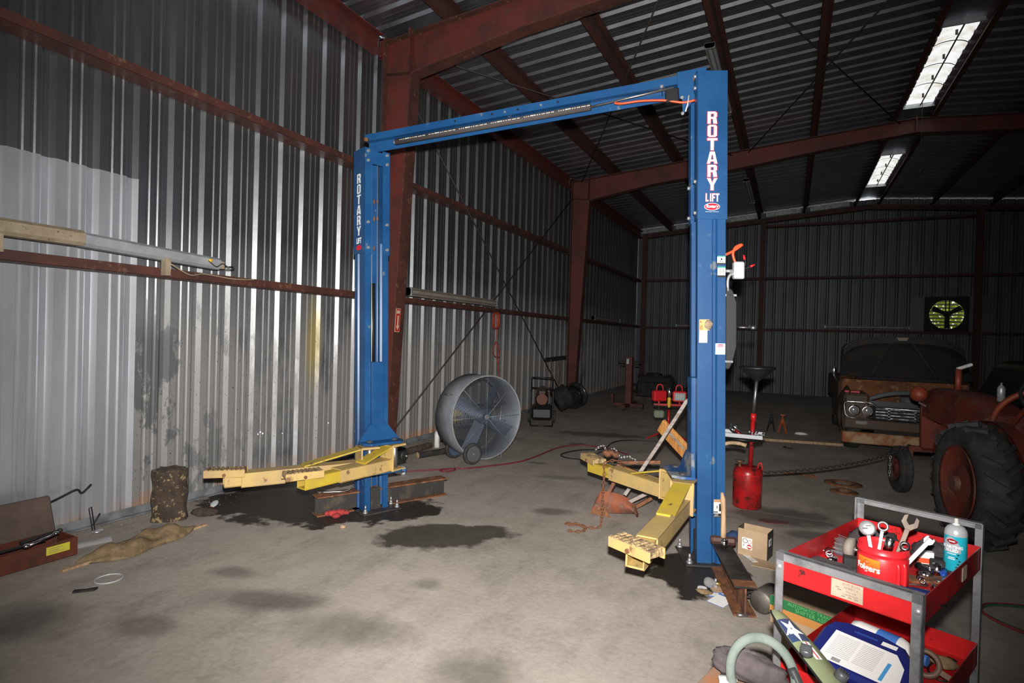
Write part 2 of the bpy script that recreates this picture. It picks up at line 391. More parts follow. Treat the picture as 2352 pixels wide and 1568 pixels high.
def inst(name, me, mat, parent, m4=None):
    o = bpy.data.objects.new(name, me); COL.objects.link(o)
    if not me.materials: me.materials.append(mat)
    o.parent = parent
    if m4 is not None: o.matrix_local = m4
    WM[o.name] = (WM[parent.name] if parent is not None else Matrix.Identity(4)) @ (m4 if m4 is not None else Matrix.Identity(4))
    return o
_dg = None
def text_mesh(txt, size, extrude=0.0006, offset=0.0, align='CENTER', space=1.0, shear=0.0):
    cu = bpy.data.curves.new('txt', 'FONT'); cu.body = txt; cu.size = size; cu.extrude = extrude; cu.offset = offset
    cu.align_x = align; cu.align_y = 'CENTER'; cu.space_character = space; cu.shear = shear; cu.resolution_u = 3
    ob = bpy.data.objects.new('txt', cu); COL.objects.link(ob)
    bpy.context.view_layer.update()
    me = bpy.data.meshes.new_from_object(ob.evaluated_get(bpy.context.evaluated_depsgraph_get()))
    bpy.data.objects.remove(ob); bpy.data.curves.remove(cu)
    return me
def put_text(name, txt, size, mat, parent, m4, offset=0.0, sx=1.0, align='CENTER', extrude=0.0006, space=1.0, shear=0.0):
    me = text_mesh(txt, size, extrude, offset, align, space, shear)
    if sx != 1.0:
        for v in me.vertices: v.co.x *= sx
    me.materials.clear(); me.materials.append(mat)
    return inst(name, me, mat, parent, m4)
def frame4(o, ex, ey, ez=None):
    ex = Vector(ex).normalized(); ey = Vector(ey).normalized()
    ez = ex.cross(ey) if ez is None else Vector(ez)
    m = Matrix((ex, ey, ez)).transposed().to_4x4(); m.translation = Vector(o); return m
def smooth_path(pts, sub=6):
    P = [Vector(p) for p in pts]; out = []
    for i in range(len(P)-1):
        p0 = P[max(i-1, 0)]; p1 = P[i]; p2 = P[i+1]; p3 = P[min(i+2, len(P)-1)]
        for k in range(sub):
            t = k/sub
            out.append(0.5*((2*p1)+(-p0+p2)*t+(2*p0-5*p1+4*p2-p3)*t*t+(-p0+3*p1-3*p2+p3)*t*t*t))
    out.append(P[-1]); return out
def chain_links(path, parent, mat, r=0.004, L=0.03, W=0.02, name='chain_link', limit=300):
    # evenly spaced oval links along a polyline, every second one turned a quarter; each link an object sharing one mesh
    P = [Vector(p) for p in path]; seg = [(P[i+1]-P[i]).length for i in range(len(P)-1)]; tot = sum(seg)
    n = max(2, int(tot/(L*0.78)))
    mb = MB(); pts = []
    for k in range(12):
        t = 2*PI*k/12; x = math.cos(t)*(W/2-r); z = math.sin(t)*(W/2-r)+(L/2-W/2)*(1 if math.sin(t) >= 0 else -1)
        pts.append((x, 0, z))
    mb.tube(pts, r, 5, closed=True); me = mb.mesh(name); me.materials.append(mat)
    for i in range(n):
        d = tot*(i+0.5)/n; k = 0
        while k < len(seg)-1 and d > seg[k]: d -= seg[k]; k += 1
        t = (P[k+1]-P[k]).normalized(); p = P[k]+t*d
        q = t.to_track_quat('Z', 'Y').to_matrix() @ Matrix.Rotation((PI/2 if i % 2 else 0)+0.35, 3, 'Z')
        m4 = q.to_4x4(); m4.translation = p
        inst(name, me, mat, parent, WM[parent.name].inverted() @ m4)

def lump(rx, ry, rz, seed, nu=40, nv=18, amp=0.16):
    # a folded, crumpled cloth-like mass sitting on z = 0
    rnd = random.Random(seed); W_ = [(rnd.randint(1, 5), rnd.randint(1, 5), rnd.uniform(0, 6.28), rnd.uniform(0.4, 1)) for _ in range(7)]
    def f(u, v):
        a_ = 2*PI*u; p_ = PI*(v-0.5); k_ = 1+amp*sum(c*math.sin(m*a_+n_*2*p_+ph) for (m, n_, ph, c) in W_)/3
        z = rz*math.sin(p_)*k_
        return (rx*math.cos(p_)*math.cos(a_)*k_, ry*math.cos(p_)*math.sin(a_)*k_, max(0.0, rz*0.55+z))
    return MB().grid(f, nu, nv)
# ------------------------------------------------------------------ the shed: floor, walls, roof, frames
XL, XR, YB, YF, XC = -5.03, 9.03, 20.41, -4.34, 2.0
SLOPE = 0.081
def roof_z(x): return 5.57+SLOPE*((x-XL) if x <= XC else (XR-x))
PER = 0.3035; SW = 3*PER
m_up = sheet_material('galvanized_sheet', (0.36, 0.38, 0.40), 0.93, 0.37, (0.30, 0.29, 0.285), 0.34, blotch=0.7, rust=0.9,
      holes=[(XL, 4.256, 0.534, .009), (XL, 4.229, 0.516, .009), (XL, 4.285, 0.516, .009), (XL, 4.552, 0.478, .008), (XL, 5.246, 0.508, .008)])
m_lo = sheet_material('pale_galvanized_sheet', (0.64, 0.67, 0.72), 0.62, 0.38, (0.26, 0.25, 0.245), 0.10, blotch=0.0, rust=0.7)
m_roof = sheet_material('roof_sheet', (0.58, 0.61, 0.68), 0.97, 0.37, (0.2, 0.2, 0.2), 0.0)
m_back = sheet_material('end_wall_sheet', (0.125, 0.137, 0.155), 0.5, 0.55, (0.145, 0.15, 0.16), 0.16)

def profile(n=3, md=0.006):
    p = [(0.0, 0.0)]
    for k in range(n):
        b = k*PER
        for (s, d) in ((0.068, 0), (0.076, -md), (0.090, -md), (0.102, 0), (0.141, 0), (0.149, -md), (0.163, -md), (0.175, 0),
                       (0.204, 0), (0.236, -0.034), (0.270, -0.034), (PER, 0)): p.append((b+s, d))
    return p
def sheet_mesh(name, mat, z0, z1, z0b=None, z1b=None, n=3, segs=1, md=0.006):
    # local: x = across the sheet, y = into the room (+), z = along the ribs
    p = profile(n, md); W = p[-1][0]; vs = []; fs = []
    for q in range(segs+1):
        for (s, d) in p:
            t = s/W; a = z0+(0 if z0b is None else (z0b-z0)*t); b = z1+(0 if z1b is None else (z1b-z1)*t)
            vs.append((s, d, a+(b-a)*q/segs))
    m = len(p)
    for q in range(segs):
        for i in range(m-1): fs.append((q*m+i, q*m+i+1, (q+1)*m+i+1, (q+1)*m+i))
    me = bpy.data.meshes.new(name); me.from_pydata(vs, [], fs); me.materials.append(mat); me.update(); return me

floor = MB().bb(XL-0.1, XR+0.1, YF-0.1, YB+0.1, -0.12, 0.0).build('floor', floor_material()); floor['kind'] = 'structure'

# left wall
wall_l = struct('wall_left')
mL_full = sheet_mesh('metal_sheet', m_up, 0.0, 5.56)
mL_lo = sheet_mesh('metal_sheet', m_lo, 0.0, 2.875, md=0.011)
mL_hi = sheet_mesh('metal_sheet', m_up, 2.86, 5.56)
Y0 = 2.947
for k in range(-8, 20):
    y = Y0+k*SW
    M4 = Matrix(((0, 1, 0, XL), (1, 0, 0, y), (0, 0, 1, 0), (0, 0, 0, 1)))
    if k < 0:
        inst('metal_sheet', mL_lo, m_lo, wall_l, M4 @ Matrix.Translation((0, 0.006, 0)))
        inst('metal_sheet', mL_hi, m_up, wall_l, M4)
    else: inst('metal_sheet', mL_full, m_up, wall_l, M4)
def z_girt(mb, a, b, nrm, web=0.2, fl=0.075, t=0.006):
    # Z section between two points at the sheet line; nrm points into the room
    a = Vector(a); b = Vector(b); nrm = Vector(nrm); u = Vector((0, 0, 1)); d = (b-a).normalized()
    L = (b-a).length; R = Matrix((nrm, d, u)).transposed(); c = (a+b)/2
    mb.box(c+nrm*web/2, (web, L, t), R)
    mb.box(c+nrm*(web-t/2)+u*fl/2, (t, L, fl), R)
    mb.box(c+nrm*(web-0.012)+u*(fl-0.004), (0.02, L, t), R)
    return mb
for (z, spans) in ((3.70-0.03, ((-4.3, 5.86), (5.96, 12.93), (13.03, 20.2))), (2.08-0.03, ((-4.3, 5.86), (5.96, 12.93), (13.03, 20.2)))):
    for (ya, yb) in spans:
        z_girt(MB(), (XL, ya, z), (XL, yb, z), (1, 0, 0)).build('girt', MAT['girt'], wall_l)
for (ya, yb) in ((-4.3, 5.86), (5.96, 12.93), (13.03, 20.3)):
    mb = MB().bb(-4.99, -4.93, ya, yb, 5.24, 5.50).bb(-4.99, -4.84, ya, yb, 5.235, 5.25).bb(-4.99, -4.84, ya, yb, 5.47, 5.485)
    mb.build('eave_strut', MAT['oxide'], wall_l)
for (a, b) in (((-4.815, 6.1, 5.12), (-4.815, 12.85, 0.08)), ((-4.805, 6.08, 0.2), (-4.805, 12.9, 4.97))):
    MB().cyl(a, b, 0.011, n=6).build('brace_rod', MAT['rodm'], wall_l)
bb_l = MB().bb(XL, XL+0.055, -4.3, YB, 0.004, 0.012).bb(XL+0.002, XL+0.008, -4.3, YB, 0.0, 0.075).build('baseboard_left', MAT['galv']); bb_l['kind'] = 'structure'

# end wall with the exhaust fan opening
wall_b = struct('wall_back')
FX, FZ, FR = 4.03, 2.60, 0.42
k = 0; x = XL
while x < XR:
    x1 = x+SW
    cut = not (x1 < FX-0.55 or x > FX+0.55)
    top = lambda q: roof_z(min(max(q, XL), XR))-0.012
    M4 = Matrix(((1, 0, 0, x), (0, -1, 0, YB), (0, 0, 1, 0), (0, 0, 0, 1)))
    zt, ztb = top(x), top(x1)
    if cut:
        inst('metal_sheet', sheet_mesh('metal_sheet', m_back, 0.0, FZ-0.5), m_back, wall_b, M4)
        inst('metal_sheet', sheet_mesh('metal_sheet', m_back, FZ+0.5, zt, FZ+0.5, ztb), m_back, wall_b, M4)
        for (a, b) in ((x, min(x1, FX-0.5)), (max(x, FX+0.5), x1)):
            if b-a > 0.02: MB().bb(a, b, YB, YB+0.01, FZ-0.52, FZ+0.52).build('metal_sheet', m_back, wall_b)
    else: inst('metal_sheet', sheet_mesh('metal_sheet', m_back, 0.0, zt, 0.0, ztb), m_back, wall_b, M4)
    x = x1
for (z, spans) in ((2.03, ((-4.70, -0.98), (-0.83, 4.65), (4.82, 8.9))), (3.69, ((-4.70, -0.98), (-0.83, 4.65), (4.82, 8.9))), (5.38, ((-0.83, 4.65),))):
    for (a, b) in spans: z_girt(MB(), (a, YB, z), (b, YB, z), (0, -1, 0)).build('girt', MAT['purlin'], wall_b)
for (x, zt) in ((-4.75, 5.33), (-0.905, 5.62), (4.735, 5.62)):
    mb = MB().bb(x-0.075, x+0.075, YB-0.21, YB-0.20, 0, zt).bb(x-0.075, x+0.075, YB-0.012, YB-0.002, 0, zt).bb(x-0.004, x+0.004, YB-0.2, YB-0.01, 0, zt)
    mb.build('wind_column', MAT['purlin'], wall_b)
for sgn in (0, 1):
    xa, xb = (XL+0.2, XC) if sgn == 0 else (XC, XR-0.2)
    mb = MB().bar((xa, YB-0.21, roof_z(xa)-0.30), (xb, YB-0.21, roof_z(xb)-0.30), 0.012, 0.14).bar((xa, YB-0.11, roof_z(xa)-0.365), (xb, YB-0.11, roof_z(xb)-0.365), 0.2, 0.012)
    mb.build('rake_beam', MAT['purlin'], wall_b)
for (x0, x1) in ((XL, -3.98), (-3.72, -2.52), (-2.26, -1.1), (-0.85, 0.17), (0.43, 1.5)):
    MB().bar((x0, YB-0.05, roof_z(x0)-0.10), (x1, YB-0.05, roof_z(x1)-0.10), 0.01, 0.13).build('closure_strip', MAT['galv'], wall_b)

# right wall and the wall behind the camera close the shed
wall_r = struct('wall_right')
for k in range(0, 28):
    y = YF+k*SW; inst('metal_sheet', mL_full, m_up, wall_r, Matrix(((0, -1, 0, XR), (-1, 0, 0, y+SW), (0, 0, 1, 0), (0, 0, 0, 1))))
wall_f = struct('wall_front')
x = XL
while x < XR:
    x1 = x+SW; inst('metal_sheet', sheet_mesh('metal_sheet', m_back, 0.0, roof_z(max(x, XL)), 0.0, roof_z(min(x1, XR))), m_back, wall_f, Matrix(((1, 0, 0, x), (0, 1, 0, YF), (0, 0, 1, 0), (0, 0, 0, 1)))); x = x1

# roof
ceil = struct('ceiling')
sl = math.hypot(1, SLOPE); GAP = 0.21
Lr = (XC-GAP-(XL-0.12))*sl
meR = sheet_mesh('roof_sheet', m_roof, 0.0, Lr, md=0.003)
ang = math.atan(SLOPE)
for k in range(-8, 20):
    y = Y0-0.06+k*SW
    # local x -> world y, local z -> up the slope, local y (into the room) -> down
    dz = Vector((math.cos(ang), 0, math.sin(ang))); dn = Vector((math.sin(ang), 0, -math.cos(ang)))
    m4 = Matrix(((0, dn.x, dz.x, XL-0.12), (1, 0, 0, y), (0, dn.z, dz.z, roof_z(XL)-0.12*SLOPE), (0, 0, 0, 1)))
    inst('roof_sheet', meR, m_roof, ceil, m4)
    dz2 = Vector((-math.cos(ang), 0, math.sin(ang))); dn2 = Vector((-math.sin(ang), 0, -math.cos(ang)))
    m4 = Matrix(((0, dn2.x, dz2.x, XR+0.12), (1, 0, 0, y), (0, dn2.z, dz2.z, roof_z(XL)-0.12*SLOPE), (0, 0, 0, 1)))
    inst('roof_sheet', meR, m_roof, ceil, m4)
VENTS = ((9.70, 12.78), (15.70, 18.70))
edges = [YF-0.3, VENTS[0][0], VENTS[0][1], VENTS[1][0], VENTS[1][1], YB+0.1]
for i in (0, 2, 4):
    mb = MB()
    for s in (-1, 1): mb.bar((XC, edges[i], 6.155), (XC, edges[i+1], 6.155), 0.001, 0.001) if False else None
    zr = roof_z(XC-GAP)+0.004
    mb.add([(XC-GAP-0.15, edges[i], zr-0.012), (XC, edges[i], zr+0.025), (XC+GAP+0.15, edges[i], zr-0.012), (XC-GAP-0.15, edges[i+1], zr-0.012), (XC, edges[i+1], zr+0.025), (XC+GAP+0.15, edges[i+1], zr-0.012)], [(0, 1, 4, 3), (1, 2, 5, 4)])
    mb.build('ridge_cap', m_roof, ceil)
PX = (-3.85, -2.40, -1.0, 0.30, 1.68, 2.30, 3.62, 5.0, 6.4, 7.85)
for x in PX:
    zc = roof_z(x)-0.1
    mb = MB().bb(x-0.003, x+0.003, -4.3, YB-0.05, zc-0.098, zc+0.098).bb(x, x+0.07, -4.3, YB-0.05, zc+0.09, zc+0.096).bb(x-0.075, x, -4.3, YB-0.05, zc-0.1, zc-0.094).bb(x-0.075, x-0.07, -4.3, YB-0.05, zc-0.1, zc-0.075)
    mb.build('purlin', MAT['purlin'], ceil)
for (a, b) in (((-4.6, 6.2), (-1.25, 13.0)), ((-1.2, 6.1), (-4.6, 12.95)), ((-0.92, 6.0), (1.75, 12.97)), ((1.75, 6.0), (-0.92, 13.0))):
    MB().cyl((a[0], a[1], roof_z(a[0])-0.25), (b[0], b[1], roof_z(b[0])-0.25), 0.011, n=6).build('brace_rod', MAT['rodm'], ceil)

# portal frames
def portal(name, yc):
    fr = struct(name)
    for s in (0, 1):
        X = (lambda x: x) if s == 0 else (lambda x: 2*XC-x)
        def rt_(x): return roof_z(x)-0.205
        col_poly = [(-4.83, 0.0), (-4.64, 0.0), (-4.39, 4.90), (-4.39, 5.02), (-4.43, rt_(-4.43)), (-4.83, rt_(-4.83))]
        bot = [(-4.39, 4.905), (-2.9, 5.15), (-1.07, 5.325), (0.54, 5.53), (2.0, 5.67)]
        raf_poly = [(x, z) for x, z in bot]+[(2.0, rt_(2.0)), (-4.42, rt_(-4.42))]
        m4 = Matrix(((1, 0, 0, 0), (0, 0, 1, yc-0.005), (0, 1, 0, 0), (0, 0, 0, 1)))
        mb = MB().prism([(X(x), z) for x, z in col_poly], 0.01, m4)
        c = mb.build('column_web', MAT['oxide'], fr)
        def fl(nm, pts, w=0.19, t=0.012):
            q = MB()
            for i in range(len(pts)-1):
                a, b = pts[i], pts[i+1]; q.bar((X(a[0]), yc, a[1]), (X(b[0]), yc, b[1]), w, t, (1, 0, 0) if abs(b[1]-a[1]) > abs(b[0]-a[0]) else (0, 0, 1))
            return q.build(nm, MAT['girt'], fr)
        fl('column_flange', [(-4.83, 0.0), (-4.83, rt_(-4.83))])
        fl('column_flange', [(-4.64, 0.0), (-4.39, 4.91)], 0.20)
        MB().prism([(X(x), z) for x, z in raf_poly], 0.01, m4).build('rafter_web', MAT['oxide'], fr)
        fl('rafter_flange', bot, 0.19)
        fl('rafter_flange', [(-4.83, rt_(-4.83)), (2.0, rt_(2.0))], 0.19)
        q = MB().bb(min(X(-4.438), X(-4.412)), max(X(-4.438), X(-4.412)), yc-0.11, yc+0.11, 4.93, rt_(-4.42)+0.06)
        q.build('end_plate', MAT['oxide'], fr, bev=0.003)
        q = MB().bar((X(-4.82), yc-0.05, 4.97), (X(-4.41), yc-0.05, 4.93), 0.09, 0.01).build('stiffener', MAT['girt'], fr)
        for z in (5.03, 5.10, 5.36): MB().cyl((X(-4.425), yc-0.125, z), (X(-4.425), yc-0.105, z), 0.014, n=6).build('bolt', MAT['rodm'], fr)
        MB().bb(min(X(-4.9), X(-4.58)), max(X(-4.9), X(-4.58)), yc-0.12, yc+0.12, 0, 0.015).build('base_plate', MAT['girt'], fr)
    q = MB().bb(XC-0.012, XC+0.012, yc-0.1, yc+0.1, 5.66, 5.96).build('ridge_plate', MAT['oxide'], fr)
    return fr
portal('trim_1', 5.95); portal('trim_2', 13.0); portal('trim_3', -1.1)

# ridge ventilators: white translucent hoods over the ridge slot
def vent_mats():
    m, n, l, b = nt('translucent_hood'); n.remove(b)
    t = node(n, 'ShaderNodeBsdfTranslucent'); t.inputs[0].default_value = (0.95, 0.92, 0.86, 1)
    d = node(n, 'ShaderNodeBsdfDiffuse'); d.inputs[0].default_value = (0.8, 0.78, 0.72, 1)
    mx = node(n, 'ShaderNodeMixShader'); mx.inputs[0].default_value = 0.15
    f = noise_fac(n, l, 4, 4, 0.45, 0.75, 'World'); l.new(mixc(n, l, f, (0.95, 0.93, 0.88), (0.62, 0.52, 0.38)), t.inputs[0])
    l.new(t.outputs[0], mx.inputs[1]); l.new(d.outputs[0], mx.inputs[2]); l.new(mx.outputs[0], n['Material Output'].inputs[0]); return m
m_hood = vent_mats()
for i, (ya, yb) in enumerate(VENTS):
    t = thing('ridge_vent', ('long ridge skylight glowing white nearest the camera, up in the roof', 'shorter looking ridge skylight glowing white farther back, beyond the second steel frame')[i], 'skylight', (XC, ya, 6.12), group='ridge skylights')
    L = yb-ya; N = 4
    for k in range(N):
        mb = MB(); y0 = L*k/N; y1 = L*(k+1)/N-0.02
        mb.grid(lambda u, v: (GAP*1.12*-math.cos(PI*u), y0+(y1-y0)*v, 0.10*math.sin(PI*u)-0.005*math.sin(PI*v)), 10, 2)
        mb.build('hood_panel', m_hood, t)
        if k: MB().grid(lambda u, v: (GAP*1.10*-math.cos(PI*u), y0-0.012+0.03*v, 0.092*math.sin(PI*u)), 10, 1).build('rib', MAT['rodm'], t)
    MB().cyl((0.03, 0, 0.0), (0.03, L, 0.0), 0.012, n=6).build('damper_rod', MAT['rodm'], t)
    for k in range(4): MB().box((0.0, L*(k+0.5)/N, 0.03), (0.03, 0.02, 0.07)).build('hinge', MAT['rodm'], t)
    for y in (0, L): MB().bb(-GAP*1.15, GAP*1.15, y-0.01, y+0.01, -0.05, 0.03).build('end_cap', MAT['silver'], t)

# exhaust fan set in the end wall
t = thing('exhaust_fan', 'round louvred exhaust fan glowing yellow green in the end wall', 'exhaust fan', (FX, YB-0.10, FZ))
mb = MB(); N = 48; r_in = FR; vs = []; fs = []
for i in range(N):
    a = 2*PI*i/N; c, s_ = math.cos(a), math.sin(a); q = 0.52/max(abs(c), abs(s_))
    for yy in (0.0, 0.1): vs += [(r_in*c, yy, r_in*s_), (q*c, yy, q*s_)]
for i in range(N):
    j = (i+1) % N; a = 4*i; b = 4*j
    fs += [(a, b, b+1, a+1), (a+2, a+3, b+3, b+2), (a, a+2, b+2, b)]
mb.add(vs, fs).build('housing', MAT['blackm'], t)
MB().cyl((0, -0.10, 0), (0, 0.06, 0), 0.085, n=14).build('motor', MAT['blackm'], t)
for x in (-0.045, 0.045): MB().bb(x-0.012, x+0.012, -0.06, -0.03, -0.5, 0.5).build('motor_bracket', MAT['blackm'], t)
for k in range(3):
    a = PI/2+2*PI*k/3+PI
    mb = MB(); d = Vector((math.cos(a), 0, math.sin(a))); e = Vector((-math.sin(a), 0, math.cos(a)))
    pts = [d*0.06+e*0.045, d*0.38+e*0.085, d*0.40-e*0.06, d*0.06-e*0.045]
    mb.add([p+Vector((0, 0.0, 0)) for p in pts]+[p+Vector((0, 0.012, 0)) for p in pts], [(0, 1, 2, 3), (7, 6, 5, 4), (0, 4, 5, 1), (1, 5, 6, 2), (2, 6, 7, 3), (3, 7, 4, 0)])
    mb.build('blade', MAT['blackm'], t)
louv = M('louvre_paint', (0.10, 0.10, 0.05), rough=0.6)
for k in range(9):
    z = -0.40+k*0.10; w = math.sqrt(max(0.02, FR*FR-z*z))
    MB().box((0, 0.16, z), (2*w, 0.085, 0.004), Matrix.Rotation(math.radians(38), 3, 'X')).build('louvre', louv, t)
MB().bb(-0.5, 0.5, 0.25, 0.26, -0.005, 0.005).build('louvre_bar', louv, t)

# foliage outside, seen through the louvres
mb = MB(); rnd = random.Random(3)
for k in range(6500):
    c = Vector((FX+rnd.gauss(0, 0.8), YB+1.6+rnd.uniform(-0.5, 0.7), 0.2+rnd.random()**0.8*4.2)); a = rnd.uniform(0.05, 0.11)
    q = Euler((rnd.uniform(0, 6), rnd.uniform(0, 6), rnd.uniform(0, 6))).to_matrix()
    mb.add([c+q @ Vector((-a, 0, 0)), c+q @ Vector((0, -a*0.45, 0)), c+q @ Vector((a, 0, 0.01)), c+q @ Vector((0, a*0.45, 0))], [(0, 1, 2, 3)])
m, n, l, b = nt('leaf'); n.remove(b); tr = node(n, 'ShaderNodeBsdfTranslucent'); tr.inputs[0].default_value = (0.80, 0.85, 0.10, 1); df = node(n, 'ShaderNodeBsdfDiffuse'); df.inputs[0].default_value = (0.60, 0.66, 0.12, 1)
ad = node(n, 'ShaderNodeMixShader'); l.new(tr.outputs[0], ad.inputs[1]); l.new(df.outputs[0], ad.inputs[2]); l.new(ad.outputs[0], n['Material Output'].inputs[0])
sh = mb.build('shrub', m); tag(sh, 'yellow green leaves outside, seen through the exhaust fan louvres', 'shrub', kind='stuff')
out = MB().bb(XL-6, XR+6, YB+0.12, YB+9, -0.2, -0.02).build('outside_ground', M('dry_grass', (0.30, 0.28, 0.12), (0.2, 0.2, 0.08), scale=3, rough=0.9)); out['kind'] = 'structure'
# ------------------------------------------------------------------ two-post lift
A = math.radians(22); CA, SA = math.cos(A), math.sin(A)
LEAN = (-0.0275, -0.0035)       # the whole lift stands a touch out of plumb
lift = thing('two_post_lift', 'tall blue two-post car lift with yellow swing arms and overhead beam', 'car lift', (-2.0, 4.25, 0))
def post_frame(C, n2, t2):
    # local x = along the opening (t), local y = backwards from the opening (-n), z up
    return Matrix(((t2[0], -n2[0], 0, C[0]), (t2[1], -n2[1], 0, C[1]), (0, 0, 1, 0), (0, 0, 0, 1)))
def sh(mb, lean): return mb.shear(lean[0], lean[1])
BL = MAT['blue']
def lift_post(side, C, H, lean, ext0):
    # side -1 = the far (left) post, +1 = the near (right) one; returns its frame
    if side < 0: n2 = (CA, -SA); t2 = (SA, CA)
    else: n2 = (-CA, -SA); t2 = (-SA, CA)
    F = post_frame(C, n2, t2); W, S, e = 0.235, 0.20, 0.055
    P = lambda mb: sh(mb.xf(F), lean)
    zt = ext0+0.12
    # folded channel: back, two sides with a swaged rib, returned front lips
    mb = MB(); g = 0.007
    prof = [(e, 0.0), (0.0, 0.0), (0.0, S*0.52), (0.018, S*0.57), (0.018, S*0.66), (0.0, S*0.71), (0.0, S), (W, S), (W, S*0.71), (W-0.018, S*0.66), (W-0.018, S*0.57), (W, S*0.52), (W, 0.0), (W-e, 0.0)]
    inn = [(e, g), (g, g), (g, S*0.50), (0.018+g, S*0.56), (0.018+g, S*0.67), (g, S*0.73), (g, S-g), (W-g, S-g), (W-g, S*0.73), (W-0.018-g, S*0.67), (W-0.018-g, S*0.56), (W-g, S*0.50), (W-g, g), (W-e, g)]
    vs = []; N = len(prof)
    for z in (0.0, zt):
        vs += [(x, y, z) for x, y in prof]+[(x, y, z) for x, y in inn]
    fs = []
    for i in range(N-1):
        fs += [(i, i+1, 2*N+i+1, 2*N+i), (N+i+1, N+i, 3*N+i, 3*N+i+1), (i, N+i, N+i+1, i+1), (2*N+i, 2*N+i+1, 3*N+i+1, 3*N+i)]
    fs += [(0, 2*N, 3*N, N), (N-1, N+N-1, 4*N-1, 3*N-1)]
    col = P(mb.add(vs, fs)).build('column', BL, lift, world=True)
    # extension sleeve on top
    mb = MB(); k = 0.009; ee = 0.062
    for (x0, x1, y0, y1) in ((-k, 0.0, -k, S+k), (W, W+k, -k, S+k), (-k, W+k, S, S+k), (-k, ee, -k, 0.0), (W-ee, W+k, -k, 0.0)): mb.bb(x0, x1, y0, y1, ext0, H)
    mb.bb(-k, W+k, -k-0.004, -k+0.001, H-0.14, H-0.02)
    ext = P(mb).build('column_extension', BL, lift, world=True, bev=0.003)
    for z in (H-0.03, H-0.115, ext0+0.05, ext0+0.28):
        for x in (0.022, W-0.022):
            P(MB().cyl((x, -k-0.016, z), (x, -k, z), 0.013, 0.016, n=8)).build('bolt', MAT['zinc'], ext, world=True)
    # lifting cables, cylinder and its ram inside the channel
    for x in (0.092, 0.150): P(MB().cyl((x, 0.05, 0.2), (x, 0.05, H-0.1), 0.004, n=6)).build('lift_cable', MAT['cable'], lift, world=True)
    P(MB().cyl((0.122, 0.095, 1.30), (0.122, 0.095, 2.08), 0.028, n=14)).build('hydraulic_cylinder', MAT['black'], lift, world=True)
    P(MB().cyl((0.09, 0.10, 0.02), (0.09, 0.10, 1.30), 0.014, n=10)).build('ram', MAT['chrome'], lift, world=True)
    for (x, z) in ((0.19, 2.86), (0.225, 2.87), (0.19, 2.70), (0.225, 2.71), (0.19, 2.42)):
        P(MB().ell((x, S-0.012, z), (0.012, 0.006, 0.026), 8, 6)).build('slot', MAT['rust'], lift, world=True)
    P(MB().bb(0.07, 0.165, 0.012, 0.03, 0.012, 0.21)).build('cable_anchor', MAT['darksteel'], lift, world=True, bev=0.003)
    # base plate with anchor bolts
    mb = MB().bb(-0.05, W+0.09, -0.09, S+0.07, 0.0, 0.014); mb.xf(F)
    bp = mb.build('base_plate', MAT['darksteel'], lift, world=True, bev=0.003)
    for (x, y) in ((-0.025, -0.06), (W+0.06, -0.06), (-0.025, S+0.04), (W+0.06, S+0.04), (W+0.065, 0.06)):
        q = MB().cyl((x, y, 0.016), (x, y, 0.03), 0.022, n=10).cyl((x, y, 0.03), (x, y, 0.05), 0.015, n=6).cyl((x, y, 0.05), (x, y, 0.085), 0.008, n=8); q.xf(F)
        q.build('anchor_bolt', MAT['zinc'], bp, world=True)
    # carriage riding in the channel, with gusseted arm plates
    q = MB().bb(0.058, W-0.058, -0.03, 0.05, 0.62, 1.36); P(q).build('carriage', BL, lift, world=True, bev=0.004)
    q = MB(); w0, w1 = 0.085, 0.20; c = W/2
    q.add([(c-w0, -0.035, 0.80), (c+w0, -0.035, 0.80), (c+w1, -0.06, 0.655), (c-w1, -0.06, 0.655), (c-w0, -0.015, 0.80), (c+w0, -0.015, 0.80), (c+w1, -0.035, 0.655), (c-w1, -0.035, 0.655)],
          [(0, 1, 2, 3), (7, 6, 5, 4), (0, 4, 5, 1), (1, 5, 6, 2), (2, 6, 7, 3), (3, 7, 4, 0)])
    P(q).build('gusset', MAT['blue'] if side < 0 else MAT['bluew'], lift, world=True)
    poly = [(c-0.20, -0.03), (c+0.20, -0.03), (c+0.20, -0.13), (c+0.15, -0.19), (c-0.15, -0.19), (c-0.20, -0.13)]
    for (z, mat) in ((0.632, MAT['blue'] if side < 0 else MAT['bluew']), (0.375, BL)):
        q = MB().prism(poly, 0.022, Matrix.Translation((0, 0, z))); P(q).build('arm_plate', mat, lift, world=True, bev=0.003)
    for x in (c-0.125, c+0.125):
        P(MB().cyl((x, -0.105, 0.37), (x, -0.105, 0.668), 0.028, n=14)).build('pivot_pin', MAT['steel'], lift, world=True)
    P(MB().bb(c-0.07, c+0.07, -0.05, -0.02, 0.35, 0.66)).build('carriage_web', BL, lift, world=True)
    Mp = lambda x, y: (F @ Vector((x, y, 0)))
    return F, Mp(c-0.125, -0.105), Mp(c+0.125, -0.105)
CR = Vector((-0.567, 4.332)); CLp = Vector((-3.396, 4.019))
HR, HL = 3.60, 3.29
FRm, pR_near, pR_far = lift_post(1, CR, HR, LEAN, 2.52)
FLm, pL_near, pL_far = lift_post(-1, CLp, HL, LEAN, 2.34)

